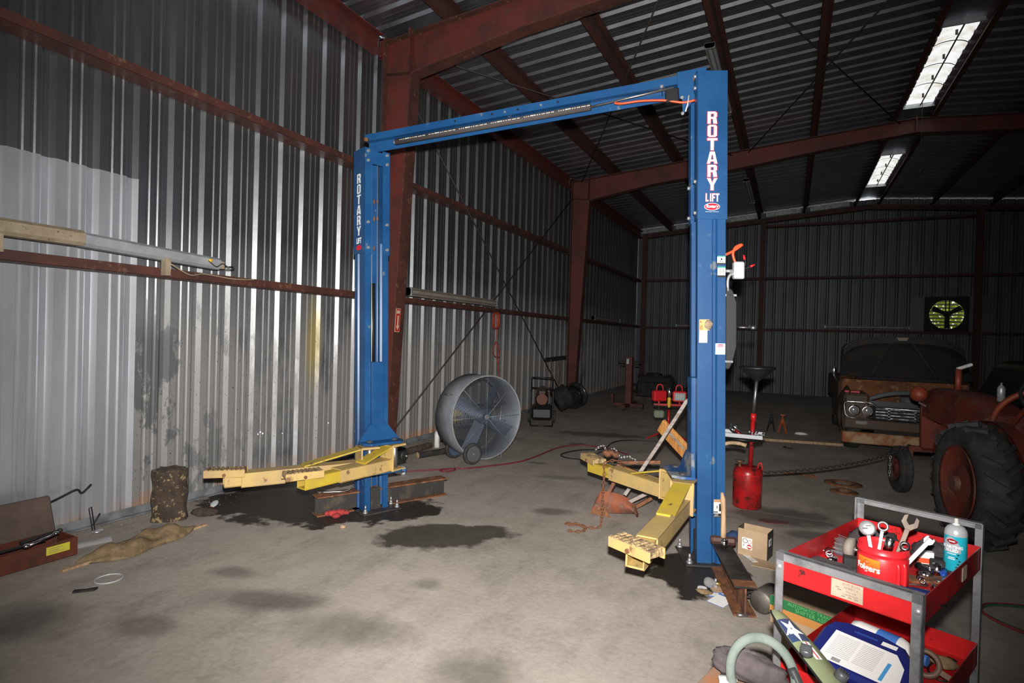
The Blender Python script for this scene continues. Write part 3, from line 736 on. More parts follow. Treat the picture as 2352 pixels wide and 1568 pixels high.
def arm(piv, tip, nm, mat_in, mat_out, stub, pad_dir=0.0, z0=0.395, w=0.125, h=0.11, out_w=0.10):
    # welded hinge head, box tube, telescoping inner tube and a corrugated rocker pad
    piv = Vector((piv.x, piv.y, 0)); tip = Vector((tip[0], tip[1], 0)); d = (tip-piv); L = d.length; d.normalize(); s = Vector((-d.y, d.x, 0))
    F = Matrix(((d.x, s.x, 0, piv.x), (d.y, s.y, 0, piv.y), (0, 0, 1, 0), (0, 0, 0, 1)))
    def tubebox(x0, x1, w, h, z, wall=0.008):
        q = MB()
        q.bb(x0, x1, -w/2, w/2, z, z+wall).bb(x0, x1, -w/2, w/2, z+h-wall, z+h).bb(x0, x1, -w/2, -w/2+wall, z, z+h).bb(x0, x1, w/2-wall, w/2, z, z+h)
        return q
    q = tubebox(0.10, stub, w, h, z0); a = q.xf(F).build('arm', mat_in, lift, world=True, bev=0.004)
    a['label'] = nm
    q = MB().bb(-0.055, 0.115, -0.075, 0.075, z0-0.005, z0+0.009).bb(-0.055, 0.115, -0.075, 0.075, 0.605, 0.625).bb(0.10, 0.115, -0.085, 0.085, z0-0.005, 0.625)
    q.xf(F).build('hinge_head', mat_in, a, world=True, bev=0.004)
    # sloping strap from the head's top down to the tube
    zt = z0+h; x1 = 0.10; x2 = min(stub*0.62, 0.58)
    q = MB(); t = 0.012
    q.add([(x1-0.03, -w*0.48, 0.625), (x1-0.03, w*0.48, 0.625), (x2, w*0.48, zt+t), (x2, -w*0.48, zt+t), (x1-0.03, -w*0.48, 0.612), (x1-0.03, w*0.48, 0.612), (x2, w*0.48, zt), (x2, -w*0.48, zt)],
          [(0, 1, 2, 3), (7, 6, 5, 4), (0, 4, 5, 1), (1, 5, 6, 2), (2, 6, 7, 3), (3, 7, 4, 0)])
    q.xf(F).build('strap', MAT['yellow2'], a, world=True)
    q = tubebox(stub-0.15, L, out_w, h*0.82, z0+0.009); e = q.xf(F).build('extension_tube', mat_out, lift, world=True, bev=0.003)
    # rocker pad
    G = F @ Matrix.Translation((L-0.015, 0, z0+h*0.92+0.02)) @ Matrix.Rotation(pad_dir, 4, 'Z')
    q = MB()
    for k in range(9):
        y = -0.128+k*0.032; q.box((0, y, 0.018), (0.115, 0.024, 0.026))
    q.bb(-0.0575, 0.0575, -0.142, 0.142, -0.012, 0.016)
    pd = q.xf(G).build('rocker_pad', MAT['pad'], lift, world=True, bev=0.003)
    q = MB().bb(-0.064, -0.054, -0.145, 0.145, -0.03, 0.026).bb(0.054, 0.064, -0.145, 0.145, -0.03, 0.026); q.xf(G).build('pad_rail', MAT['yellow'], pd, world=True, bev=0.002)
    q = MB().cyl((-0.075, 0, -0.01), (0.075, 0, -0.01), 0.013, n=10); q.xf(G).build('pad_pin', MAT['rust'], pd, world=True)
arm(pR_near, (-0.715, 3.03), 'yellow arm swung towards the camera', MAT['yellow'], MAT['yellow'], 1.02, -0.44)
arm(pR_far, (-1.62, 5.06), 'yellow arm swung away behind the near post', MAT['yellow'], MAT['yellow2'], 0.72, 1.3)
arm(pL_near, (-3.90, 2.97), 'long yellow arm reaching to the wall', MAT['yellow'], MAT['yellow'], 1.05, 1.25)
arm(pL_far, (-3.36, 3.23), 'yellow arm in front of the far post', MAT['yellow'], MAT['yellow2'], 0.66, 1.25)

# overhead beam
def top_pt(F, x, y, z): 
    v = F @ Vector((x, y, z)); return Vector((v.x+LEAN[0]*z, v.y+LEAN[1]*z, z))
a = top_pt(FLm, 0.10, 0.06, HL+0.075); b = top_pt(FRm, 0.10, 0.04, HR-0.045)
d = (b-a).normalized(); sd = Vector((d.y, -d.x, 0)).normalized()       # sd points to the camera side
up_ = sd.cross(d) if sd.cross(d).z > 0 else -sd.cross(d)
def onb(u, off=0.0, h=0.0): return a+(b-a)*u+sd*off+up_*h
mb = MB()
mb.bar(onb(-0.02, -0.04), onb(1.0, -0.04), 0.008, 0.15, up_); mb.bar(onb(-0.02, -0.01, 0.071), onb(1.0, -0.01, 0.071), 0.07, 0.008, up_)
mb.bar(onb(-0.02, 0.025, 0.045), onb(1.0, 0.025, 0.045), 0.008, 0.06, up_); mb.bar(onb(-0.02, 0.0, 0.018), onb(1.0, 0.0, 0.018), 0.055, 0.008, up_)
beam = mb.build('overhead_beam', BL, lift, world=True)
for u in (0.30, 0.42, 0.46, 0.50, 0.57, 0.62): MB().cyl(onb(u, 0.028, 0.045), onb(u, 0.036, 0.045), 0.009, n=8).build('bolt', MAT['zinc'] if u in (0.46, 0.57) else MAT['black'], beam, world=True)
for (u, nmx) in ((0.0, 0), (1.0, 1)):
    s_ = -1 if u == 0 else 1
    mb = MB().bar(onb(u, 0.034)-d*0.16*(1 if u else -0.3), onb(u, 0.034)+d*0.05, 0.012, 0.20 if u else 0.12, up_)
    br = mb.build('beam_bracket', BL, lift, world=True, bev=0.004)
    MB().cyl(onb(u, 0.03, 0.02)-d*0.03, onb(u, 0.06, 0.02)-d*0.03, 0.018, n=10).build('bracket_bolt', MAT['rust'], br, world=True)
q = MB(); p0 = onb(1.0, 0.03, -0.10)-d*0.13; p1 = onb(1.0, 0.03, 0.03)+d*0.02; p2 = onb(1.0, 0.03, -0.06)+d*0.02; p3 = onb(1.0, 0.03, -0.22)-d*0.13
q.add([p0+sd*.004, p1+sd*.004, p2+sd*.004, p3+sd*.004, p0-sd*.004, p1-sd*.004, p2-sd*.004, p3-sd*.004], [(0, 1, 2, 3), (7, 6, 5, 4), (0, 4, 5, 1), (1, 5, 6, 2), (2, 6, 7, 3), (3, 7, 4, 0)])
br = q.build('corner_brace', MAT['blue'], lift, world=True)
for p in (p0, p3, p1): MB().cyl(p+sd*0.004, p+sd*0.016, 0.012, n=8).build('bolt', MAT['zinc'], br, world=True)
# padded shut-off bar, its steel rod, switch box and orange cord
pad_a, pad_b, pad_c = onb(0.10, 0.06, -0.055), onb(0.715, 0.06, -0.055), onb(0.935, 0.06, -0.02)
MB().cyl(pad_a, pad_b, 0.026, n=12).build('padded_bar', M('grey_foam_sleeve', (0.06, 0.05, 0.05), rough=0.85), lift, world=True)
padb = [o for o in lift.children if o.name.startswith('padded_bar')][0]
MB().cyl(pad_a-d*0.015, pad_a, 0.018, n=10).build('bar_end', MAT['zinc'], padb, world=True)
for k in range(6):
    u = 0.03+k*0.165; p = pad_a+(pad_b-pad_a)*u+sd*0.0265+up_*0.004
    fr_ = WM[padb.name].inverted() @ frame4(p, d, up_); q = MB(); rn = random.Random(3); x_ = 0.0
    while x_ < 0.24:
        w_ = rn.uniform(0.006, 0.014); q.bb(x_, x_+w_, -0.004, 0.004 if 0.05 < x_ < 0.11 else 0.002, 0, 0.0008); x_ += w_+rn.choice((0.003, 0.004, 0.010))
    inst('warning_print', q.mesh('warning_print'), MAT['white'], padb, fr_)
MB().cyl(pad_b, pad_c, 0.009, n=8).build('steel_rod', MAT['steel'], lift, world=True)
sw = MB().box(onb(0.93, 0.03, -0.075), (0.10, 0.075, 0.10), Matrix((d, sd, up_)).transposed()).build('limit_switch', MAT['black'], lift, world=True, bev=0.008)
MB().bar(onb(0.905, 0.05, -0.06), onb(0.905, 0.05, 0.02), 0.03, 0.004, d).build('switch_bracket', MAT['black'], sw, world=True)
MB().cyl(onb(0.905, 0.055, 0.0), onb(0.905, 0.07, 0.0), 0.012, n=8).build('bolt', MAT['zinc'], sw, world=True)
MB().tube(smooth_path([onb(0.78, 0.05, -0.055), onb(0.80, 0.06, -0.072), onb(0.85, 0.06, -0.078), onb(0.91, 0.06, -0.105), onb(0.955, 0.05, -0.14), onb(0.985, 0.04, -0.135)], 6), 0.009, 6).build('orange_cord', MAT['orangep'], lift, world=True)
MB().tube([onb(0.972, 0.06, -0.10), onb(0.968, 0.065, -0.17), onb(0.962, 0.07, -0.22)], 0.005, 5).build('cable_tie', MAT['white'], lift, world=True)

# decals on the near post's front side: local frame x to the right, y up
def face_frame(z, along, out=0.0105):
    C = FRm @ Vector((-out, along, z)); C = Vector((C.x+LEAN[0]*z, C.y+LEAN[1]*z, z))
    ex = Vector((CA, SA, 0)); ey = Vector((LEAN[0], LEAN[1], 1)).normalized()
    return frame4(C, ex, ey, Vector((SA, -CA, 0)))
INVL = WM[lift.name].inverted()
letters = 'ROTARY'; ztop, zbot = 3.305, 2.725; hh = (ztop-zbot)/6
def block(ch, e=0.0):
    tx, ty = 0.33, 0.175; out = []
    def r(x0, x1, y0, y1): out.append([(x0-e, y0-e*0.55), (x1+e, y0-e*0.55), (x1+e, y1+e*0.55), (x0-e, y1+e*0.55)])
    def q(*p):
        c = (sum(a for a, _ in p)/4, sum(b for _, b in p)/4)
        out.append([(a+math.copysign(e, a-c[0]), b+math.copysign(e*0.55, b-c[1])) for a, b in p])
    if ch == 'R': r(0, tx, 0, 1); r(0, 0.86, 1-ty, 1); r(0, 0.86, 0.40, 0.40+ty*0.9); q((1-tx, 0.5), (1, 0.56), (1, 0.90), (1-tx, 1.0)); q((1-tx-0.03, 0), (1.03, 0), (0.93, 0.48), (0.55, 0.48))
    elif ch == 'O': r(0, tx, 0.10, 0.90); r(1-tx, 1, 0.10, 0.90); q((0.16, 0), (0.84, 0), (1, 0.13), (0, 0.13)); q((0, 0.87), (1, 0.87), (0.84, 1), (0.16, 1))
    elif ch == 'T': r(-0.04, 1.04, 1-ty, 1); r(0.5-tx/2, 0.5+tx/2, 0, 1)
    elif ch == 'A': q((-0.06, 0), (0.27, 0), (0.50, 1), (0.24, 1)); q((0.73, 0), (1.06, 0), (0.76, 1), (0.50, 1)); r(0.2, 0.8, 0.18, 0.18+ty*0.85); r(0.36, 0.64, 0.72, 1)
    elif ch == 'Y': q((0.34, 0.40), (0.60, 0.40), (0.30, 1), (-0.06, 1)); q((0.40, 0.40), (0.66, 0.40), (1.06, 1), (0.70, 1)); r(0.5-tx/2, 0.5+tx/2, 0, 0.46)
    elif ch == 'L': r(0, tx, 0, 1); r(0, 0.85, 0, ty)
    elif ch == 'I': r(0.5-tx/2, 0.5+tx/2, 0, 1)
    elif ch == 'F': r(0, tx, 0, 1); r(0, 0.9, 1-ty, 1); r(0, 0.8, 0.42, 0.42+ty)
    return out
def put_block(ch, w, h, m4, mat, e=0.0):
    mb = MB()
    for k_, p in enumerate(block(ch, e)): mb.prism([((x-0.5)*w, (y-0.5)*h) for x, y in p], 0.0006+0.00005*k_)
    return inst('letter', mb.mesh('letter'), mat, lift, m4)
for i, ch in enumerate(letters):
    z = ztop-hh*(i+0.5)
    put_block(ch, 0.066, hh*0.90, INVL @ face_frame(z, 0.10, 0.0095), MAT['letred'], 0.07); put_block(ch, 0.066, hh*0.90, INVL @ face_frame(z, 0.10, 0.0106), MAT['letter'])
for i, ch in enumerate('LIFT'):
    a_ = 0.10+(-0.034, -0.0105, 0.012, 0.0375)[i]
    put_block(ch, 0.024, 0.058, INVL @ face_frame(2.677, a_, 0.0095), MAT['letred'], 0.08); put_block(ch, 0.024, 0.058, INVL @ face_frame(2.677, a_, 0.0106), MAT['letter'])
def oval(nm, z, along, rx, ry, mat, out):
    q = MB(); N = 28; vs = [(rx*math.cos(2*PI*i/N), ry*math.sin(2*PI*i/N), 0) for i in range(N)]
    q.prism([(v[0], v[1]) for v in vs], 0.0006); me = q.mesh(nm); return inst(nm, me, mat, lift, INVL @ face_frame(z, along, out))
oval('badge_edge', 2.610, 0.10, 0.056, 0.027, MAT['letter'], 0.0095); oval('badge', 2.610, 0.10, 0.0525, 0.0240, M('badge_red', (0.60, 0.01, 0.03), rough=0.4), 0.0105)
put_text('badge_text', 'Rotary', 0.032, MAT['letter'], lift, INVL @ face_frame(2.612, 0.10, 0.0113), offset=0.0008, shear=0.15)
put_text('badge_line', "World Leader in Lift Systems", 0.0082, MAT['letter'], lift, INVL @ face_frame(2.574, 0.10, 0.0098))
def sticker(z0, z1, a0, a1, mat, nm='sticker', out=0.0012):
    q = MB().bb(-(a1-a0)/2, (a1-a0)/2, -(z1-z0)/2, (z1-z0)/2, 0, 0.0008); me = q.mesh(nm)
    return inst(nm, me, mat, lift, INVL @ face_frame((z0+z1)/2, (a0+a1)/2, out))
teal = M('decal_teal', (0.03, 0.28, 0.22), rough=0.5); blk = MAT['black']; wh = M('decal_white', (0.72, 0.74, 0.72), rough=0.5)
def on_sticker(st, items):
    for (kind, x0, y0, x1, y1, mat, txt) in items:
        if kind == 'r': inst('print', MB().bb(x0, x1, y0, y1, 0.0008, 0.0014).mesh('print'), mat, st)
        else: put_text('print', txt, y1, mat, st, Matrix.Translation((x0, y0, 0.0011)))
s1 = sticker(2.192, 2.256, 0.140, 0.198, wh); on_sticker(s1, [('r', -.029, .024, .029, .032, teal, ''), ('r', -.029, -.032, .029, -.020, blk, ''), ('r', -.004, .0, .006, .014, blk, ''), ('r', -.01, -.016, -.006, .002, blk, ''), ('r', .004, -.014, .016, -.010, blk, '')])
s2 = sticker(2.098, 2.178, 0.142, 0.198, wh); on_sticker(s2, [('r', -.028, .030, .028, .040, teal, ''), ('r', -.028, -.040, .028, -.024, blk, ''), ('r', -.014, -.018, -.011, .022, blk, ''), ('r', -.014, .019, .014, .022, blk, ''), ('r', .011, -.018, .014, .022, blk, ''), ('r', -.01, -.002, .01, .0, blk, '')])
s3 = sticker(1.71, 1.79, 0.012, 0.086, M('decal_tan', (0.52, 0.37, 0.16), rough=0.7)); on_sticker(s3, [('r', -.03, .015, -.022, .03, MAT['orangep'], ''), ('r', -.034, -.036, -.012, -.002, M('tan_print', (0.35, 0.22, 0.07), rough=0.7), '')])
q = MB().ell((0, 0, 0), (0.030, 0.036, 0.012), 12, 8, jit=0.12); mdo = q.mesh('mud_dauber_nest'); inst('mud_dauber_nest', mdo, MAT['dirt'] if False else M('mud', (0.33, 0.25, 0.17), (0.22, 0.16, 0.11), scale=30, rough=0.95, bmp=0.6), lift, INVL @ face_frame(1.755, 0.078, 0.008))
s4 = sticker(1.62, 1.71, 0.012, 0.070, MAT['paper']); on_sticker(s4, [('r', -.018, -.01, -.016, .03, blk, ''), ('r', -.006, .0, -.004, .02, MAT['grey'], '')])
s5 = sticker(1.538, 1.618, 0.128, 0.198, wh); on_sticker(s5, [('r', -.020, .014, .020, .034, M('decal_red', (0.62, 0.05, 0.10), rough=0.5), ''), ('t', 0, .024, 0, .016, MAT['letter'], 'Rotary'), ('r', -.024, -.018, .026, -.016, MAT['grey'], ''), ('r', -.024, -.024, .026, -.022, MAT['grey'], ''), ('r', -.020, -.031, .022, -.029, MAT['grey'], ''), ('r', -.02, -.037, .022, -.035, MAT['grey'], ''), ('r', -.02, -.008, .02, -.006, MAT['grey'], '')])
s6 = sticker(0.352, 0.482, 0.118, 0.184, wh); on_sticker(s6, [('r', -.033, .045, .033, .065, M('decal_orange', (0.50, 0.28, 0.12), rough=0.6), ''), ('t', .004, .054, 0, .013, blk, 'CAUTION'), ('r', .005, -.02, .022, .034, blk, ''), ('r', -.012, .0, -.006, .02, blk, ''), ('r', -.033, -.03, -.002, -.022, blk, ''), ('r', -.033, -.065, .033, -.036, blk, ''), ('r', -.028, -.044, .0, -.041, wh, ''), ('r', -.028, -.052, .004, -.049, wh, ''), ('r', -.03, -.060, .018, -.057, wh, '')])
# lettering on the far post's narrow side
def face_frame_L(z, along, out):
    C = FLm @ Vector((-out, along, z)); C = Vector((C.x+LEAN[0]*z, C.y+LEAN[1]*z, z))
    return frame4(C, Vector((CA, -SA, 0)), Vector((LEAN[0], LEAN[1], 1)).normalized(), Vector((-SA, -CA, 0)))
zt, zb = 3.07, 2.50; hh = (zt-zb)/6
for i, ch in enumerate(letters): put_block(ch, 0.066, hh*0.90, INVL @ face_frame_L(zt-hh*(i+.5), 0.10, 0.0108), MAT['letter'])
put_text('letter', 'LIFT', 0.07, MAT['letter'], lift, INVL @ face_frame_L(2.455, 0.10, 0.0108), offset=0.002, sx=0.72)
q = MB().prism([(0.05*math.cos(2*PI*i/24), 0.024*math.sin(2*PI*i/24)) for i in range(24)], 0.0006).mesh('badge'); inst('badge', q, MATS['badge_red'], lift, INVL @ face_frame_L(2.395, 0.10, 0.0105))

# power unit, conduit and junction box hung on the outside of the near post
G = FRm.copy()
def PU(mb, z): return sh(mb.xf(G), LEAN)
q = MB().prism([(0.0, -0.32), (0.0, 0.30), (0.055, 0.26), (0.085, 0.17), (0.085, -0.15), (0.055, -0.27), (0.03, -0.32)], 0.17, Matrix(((0, 0, 1, 0.02), (1, 0, 0, 0.205), (0, 1, 0, 1.75), (0, 0, 0, 1))))
PU(q, 0).build('power_unit', M('charcoal_tank', (0.018, 0.0185, 0.02), rough=0.5), lift, world=True, bev=0.008)
pu = [o for o in lift.children if o.name.startswith('power_unit')][0]
q = MB().bb(0.02, 0.19, 0.205, 0.285, 1.965, 1.98).bb(0.02, 0.19, 0.205, 0.26, 1.48, 1.495); PU(q, 0).build('tank_band', MAT['grey'], pu, world=True)
q = MB().cyl((0.05, 0.31, 1.74), (0.05, 0.40, 1.74), 0.006, n=8).cyl((0.05, 0.40, 1.74), (0.05, 0.43, 1.74), 0.014, n=10); PU(q, 0).build('release_handle', MAT['steel'], pu, world=True)
q = MB().tube(smooth_path([(0.03, 0.225, 2.0), (0.03, 0.225, 2.08), (0.03, 0.24, 2.12), (0.03, 0.275, 2.135)], 5), 0.011, 8); PU(q, 0).build('conduit', MAT['zinc'], lift, world=True)
q = MB().box((0.03, 0.30, 2.155), (0.055, 0.075, 0.125)); PU(q, 0).build('junction_box', M('grey_box', (0.50, 0.51, 0.53), rough=0.5), lift, world=True, bev=0.008)
q = MB().cyl((0.03, 0.205, 2.15), (0.03, 0.265, 2.15), 0.013, n=8); PU(q, 0).build('conduit', MAT['zinc'], lift, world=True)
q = MB().tube(smooth_path([(0.03, 0.20, 2.265), (0.03, 0.26, 2.295), (0.03, 0.31, 2.33), (0.03, 0.325, 2.345), (0.03, 0.28, 2.325), (0.03, 0.262, 2.28), (0.03, 0.268, 2.24), (0.03, 0.283, 2.20)], 5), 0.010, 7); PU(q, 0).build('orange_cord', MAT['orangep'], lift, world=True)
for (pts, m_) in (([(0.03, 0.335, 2.17), (0.03, 0.365, 2.175), (0.03, 0.385, 2.185)], 'redplastic'), ([(0.03, 0.335, 2.18), (0.03, 0.352, 2.205), (0.03, 0.345, 2.235)], 'redplastic')):
    q = MB().tube(smooth_path(pts, 4), 0.003, 5); PU(q, 0).build('wire', MAT['rodm'], lift, world=True)
    p = Vector(pts[-1]); dd = (p-Vector(pts[-2])).normalized(); q = MB().cyl(p, p+dd*0.035, 0.009, 0.006, n=8); PU(q, 0).build('wire_nut', MAT[m_], lift, world=True)
# ------------------------------------------------------------------ light fixtures on girts and purlins
def fixture(name, label, a, b, h, dpt, mat, nrm, tubes=False, group=None):
    a = Vector(a); b = Vector(b); d = (b-a); L = d.length; d.normalize(); nrm = Vector(nrm); u = nrm.cross(d)
    if u.z < 0: u = -u
    R = Matrix((d, nrm, u)).transposed().to_4x4(); R.translation = a
    t = thing(name, label, 'light fixture', tuple(a), 0, group); I = WM[t.name].inverted()
    mb = MB().prism([(0, -h/2), (dpt*0.75, -h/2), (dpt, -h*0.3), (dpt, h*0.3), (dpt*0.75, h/2), (0, h/2)], L, R @ Matrix(((0, 0, 1, 0), (1, 0, 0, 0), (0, 1, 0, 0), (0, 0, 0, 1)))).xf(I)
    mb.build('housing', mat, t)
    if tubes:
        for q in (-0.25, 0.25):
            MB().bar(R @ Vector((0.02, dpt+0.002, q*h)), R @ Vector((L-0.02, dpt+0.002, q*h)), 0.004, h*0.16, u).xf(I).build('groove', M('fixture_groove', (0.13, 0.11, 0.09), rough=0.7), t)
        for x in (0.02, L-0.02):
            MB().box(R @ Vector((x, dpt*0.55, 0)), (0.04, dpt*1.1, h*1.04), R.to_3x3()).xf(I).build('end_cap', MAT['galv'], t, bev=0.003)
    return t, R, I
t, R, I = fixture('fluorescent_fixture', 'tan speckled fluorescent strip fixture on the left wall, cut off by the frame', (-4.80, 0.9, 2.262), (-4.80, 2.378, 2.262), 0.115, 0.12, MAT['tan'], (1, 0, 0))
MB().bb(-0.005, 0.10, 0.96, 1.0, -0.17, -0.05).build('hanger', MAT['tan'], t)
t, R, I = fixture('fluorescent_fixture', 'sagging silver strip fixture with a bare wired end on the left wall', (-4.80, 2.382, 2.255), (-4.81, 3.50, 2.213), 0.105, 0.115, MAT['silver'], (1, 0, 0))
MB().bb(0.05, 0.11, 0.60, 0.645, -0.20, -0.05).build('hanger', MAT['tan'], t)
MB().box((0.06, 1.135, -0.05), (0.08, 0.05, 0.07)).build('ballast_end', MAT['tan'], t, bev=0.006)
MB().tube(smooth_path([(0.12, 0.98, -0.03), (0.13, 1.05, -0.075), (0.12, 1.12, -0.04), (0.11, 1.18, -0.06), (0.10, 1.24, -0.05), (0.10, 1.25, -0.075), (0.10, 1.17, -0.085)], 5), 0.005, 5).build('loose_wire', MAT['rodm'], t)
MB().tube(smooth_path([(0.10, 0.65, -0.10), (0.06, 0.85, -0.17), (0.04, 1.0, -0.145), (0.04, 1.3, -0.16), (0.04, 1.55, -0.14)], 5), 0.006, 5).build('loose_wire', MAT['tan'], t)
MB().ell((0.122, 1.0, -0.025), (0.012, 0.02, 0.016), 8, 6).build('wire_nut', MAT['yellowp'], t)
fixture('fluorescent_fixture', 'dusty beige twin strip light standing on the girt behind the far lift post', (-4.79, 6.38, 2.20), (-4.79, 8.95, 2.20), 0.115, 0.10, M('dusty_beige', (0.30, 0.26, 0.22), (0.22, 0.19, 0.16), scale=8, rough=0.6, coord='World'), (1, 0, 0), True)
fixture('fluorescent_fixture', 'dim strip light on the left wall past the second steel column', (-4.83, 14.65, 2.18), (-4.83, 17.2, 2.18), 0.11, 0.10, MAT['grey'], (1, 0, 0), True)
fixture('fluorescent_fixture', 'long dim strip light on the end wall above the old truck', (0.92, 20.19, 2.19), (3.12, 20.19, 2.19), 0.09, 0.10, MAT['grey'], (0, -1, 0), True)
fixture('fluorescent_fixture', 'dim strip light on the end wall half hidden by the near lift post', (-3.58, 20.205, 2.15), (-1.2, 20.205, 2.15), 0.09, 0.10, MAT['grey'], (0, -1, 0), True)
fixture('fluorescent_fixture', 'grey strip light under the roof just above the near lift post', (-1.08, 7.9, 5.585), (-1.08, 10.3, 5.585), 0.13, 0.07, MAT['silver'], (0, 0, -1), True)
fixture('fluorescent_fixture', 'grey strip light under the roof beyond the second steel frame', (-1.08, 14.8, 5.585), (-1.08, 17.2, 5.585), 0.13, 0.07, MAT['silver'], (0, 0, -1), True)

# extinguisher sign on the near steel column
t = thing('extinguisher_sign', 'small red arrow sign on the near steel column', 'sign', (-4.535, 5.905, 1.79))
lx = 0.051
def cs(mb): return mb.shear(lx, 0)
sr = M('sign_red', (0.48, 0.02, 0.02), rough=0.5); sw_ = M('sign_cream', (0.66, 0.50, 0.36), rough=0.6)
cs(MB().bb(0.0, 0.004, -0.048, 0.048, -0.15, 0.15)).build('plate', sw_, t)
pl = cs(MB().bb(0.004, 0.006, -0.042, 0.042, -0.143, 0.143)).build('face', sr, t)
mb = MB().add([(0.0075, y, z) for (y, z) in ((-0.014, 0.06), (0.014, 0.06), (0.014, -0.07), (0.032, -0.07), (0.0, -0.13), (-0.032, -0.07), (-0.014, -0.07))], [(0, 1, 2, 3, 4, 5, 6)]); cs(mb).build('arrow', sw_, t)
cs(MB().bb(0.006, 0.0075, -0.03, 0.03, 0.085, 0.125)).build('pictogram', sw_, t)

# hung extension cord
mb = MB()
for k in range(5):
    pts = []; ox = -4.80+0.012*k; oy = 9.08+random.uniform(-0.015, 0.015)
    for i in range(20):
        a_ = 2*PI*i/20; pts.append((ox+0.01*math.sin(3*a_), oy+(0.09+0.008*k)*math.sin(a_), 1.90+0.145*math.cos(a_)))
    mb.tube(pts, 0.008, 6, closed=True)
t = thing('extension_cord', 'coiled orange extension cord hanging on the left wall girt', 'extension cord', (-4.78, 9.08, 2.05))
m_or = M('dull_orange_cord', (0.36, 0.05, 0.02), rough=0.6)
mb.build('coil', m_or, t, world=True)
MB().tube(smooth_path([(-4.77, 9.08, 1.78), (-4.77, 9.10, 1.70), (-4.77, 9.09, 1.55), (-4.77, 8.98, 1.38), (-4.77, 9.05, 1.26), (-4.77, 9.22, 1.24), (-4.77, 9.23, 1.32), (-4.77, 9.10, 1.52), (-4.77, 9.12, 1.3), (-4.77, 9.17, 1.1), (-4.77, 9.26, 0.85), (-4.77, 9.3, 0.55)], 6), 0.008, 6).build('hanging_end', m_or, t, world=True)
MB().cyl((-4.77, 9.165, 1.20), (-4.77, 9.18, 1.13), 0.016, n=8).build('plug', MAT['letred'], t, world=True)

# ------------------------------------------------------------------ things along the left wall
mb = MB(); rnd = random.Random(5)
def stump_fn(u, v):
    a_ = 2*PI*u; z = 0.42*v; r = 0.122+0.012*math.sin(3*a_+0.5)+0.007*math.sin(7*a_+z*9)+0.012*(1-v)**4+0.006*math.sin(z*30+a_*2)
    return (r*math.cos(a_), r*math.sin(a_), z)
mb.grid(stump_fn, 40, 14)
t = thing('tree_stump', 'rough bark-covered log section standing on end by the left wall', 'log', (-4.70, 3.07, 0))
mb.build('bark', MAT['bark'], t)
top = [stump_fn(i/40, 1) for i in range(40)]
MB().add([(x*0.98, y*0.98, 0.418+0.01*math.sin(i)) for i, (x, y, z) in enumerate(top)], [tuple(range(40))]).build('cut_top', M('log_end', (0.12, 0.085, 0.055), (0.07, 0.05, 0.035), scale=16, rough=0.9), t)

t = thing('tool_box', 'open brown metal tool box with a yellow label, lid against the wall', 'tool box', (-4.62, 1.75, 0))
mbx = M('brown_red_enamel', (0.145, 0.040, 0.022), (0.10, 0.032, 0.020), scale=5, rough=0.5, c3=(0.06, 0.035, 0.025), s3=12)
mb = MB().bb(-0.13, 0.13, -0.52, 0.52, 0.0, 0.008).bb(0.122, 0.13, -0.52, 0.52, 0, 0.125).bb(-0.13, -0.122, -0.52, 0.52, 0, 0.125).bb(-0.13, 0.13, 0.512, 0.52, 0, 0.125).bb(-0.13, 0.13, -0.52, -0.512, 0, 0.125)
mb.build('body', mbx, t, bev=0.003)
mb = MB().box((-0.205, 0.0, 0.225), (0.035, 1.04, 0.29), Matrix.Rotation(math.radians(-20), 3, 'Y')); mb.build('lid', M('brown_grey_lid', (0.14, 0.095, 0.075), (0.10, 0.07, 0.055), scale=5, rough=0.6), t, bev=0.012)
MB().bb(0.1305, 0.132, 0.33, 0.47, 0.05, 0.105).build('label', M('yellow_label', (0.66, 0.60, 0.05), rough=0.6), t)
MB().bb(0.1305, 0.132, 0.02, 0.06, 0.05, 0.08).build('label', MATS['yellow_label'], t)
lab = [o for o in t.children if o.name.startswith('label')][0]
for k in range(3): MB().bb(0.132, 0.1325, 0.345, 0.345+(0.1, 0.06, 0.08)[k], 0.062+k*0.013, 0.066+k*0.013).build('print', MAT['tan'], lab)
def rod_tool(name, label, cat, a, b, r, mat, ends=()):
    a = Vector(a); b = Vector(b); t_ = thing(name, label, cat, tuple(a)); I = WM[t_.name].inverted()
    MB().cyl(a, b, r, n=8).xf(I).build('shaft', mat, t_)
    for (p, rr, mt) in ends: MB().ell(p, (rr, rr, rr*0.7), 10, 7).xf(I).build('head', mt, t_)
    return t_
rod_tool('pry_bar', 'dark steel bar lying in the brown tool box', 'pry bar', (-4.60, 1.36, 0.115), (-4.55, 2.10, 0.140), 0.011, MAT['darksteel'])
rod_tool('punch', 'bright steel punch lying in the brown tool box, left end', 'punch', (-4.52, 1.45, 0.13), (-4.53, 1.82, 0.135), 0.008, MAT['steel'])
rod_tool('ratchet', 'pale silver ratchet lying on the brown tool box rim', 'ratchet', (-4.50, 1.98, 0.150), (-4.56, 2.16, 0.16), 0.012, MAT['chrome'], (((-4.50, 1.97, 0.152), 0.022, MAT['chrome']), ((-4.565, 2.17, 0.165), 0.02, MAT['chrome'])))
rod_tool('pliers', 'black pliers lying across the brown tool box corner', 'pliers', (-4.62, 1.99, 0.142), (-4.66, 2.24, 0.146), 0.012, MAT['blackm'], (((-4.66, 2.24, 0.15), 0.018, MAT['darksteel']),))

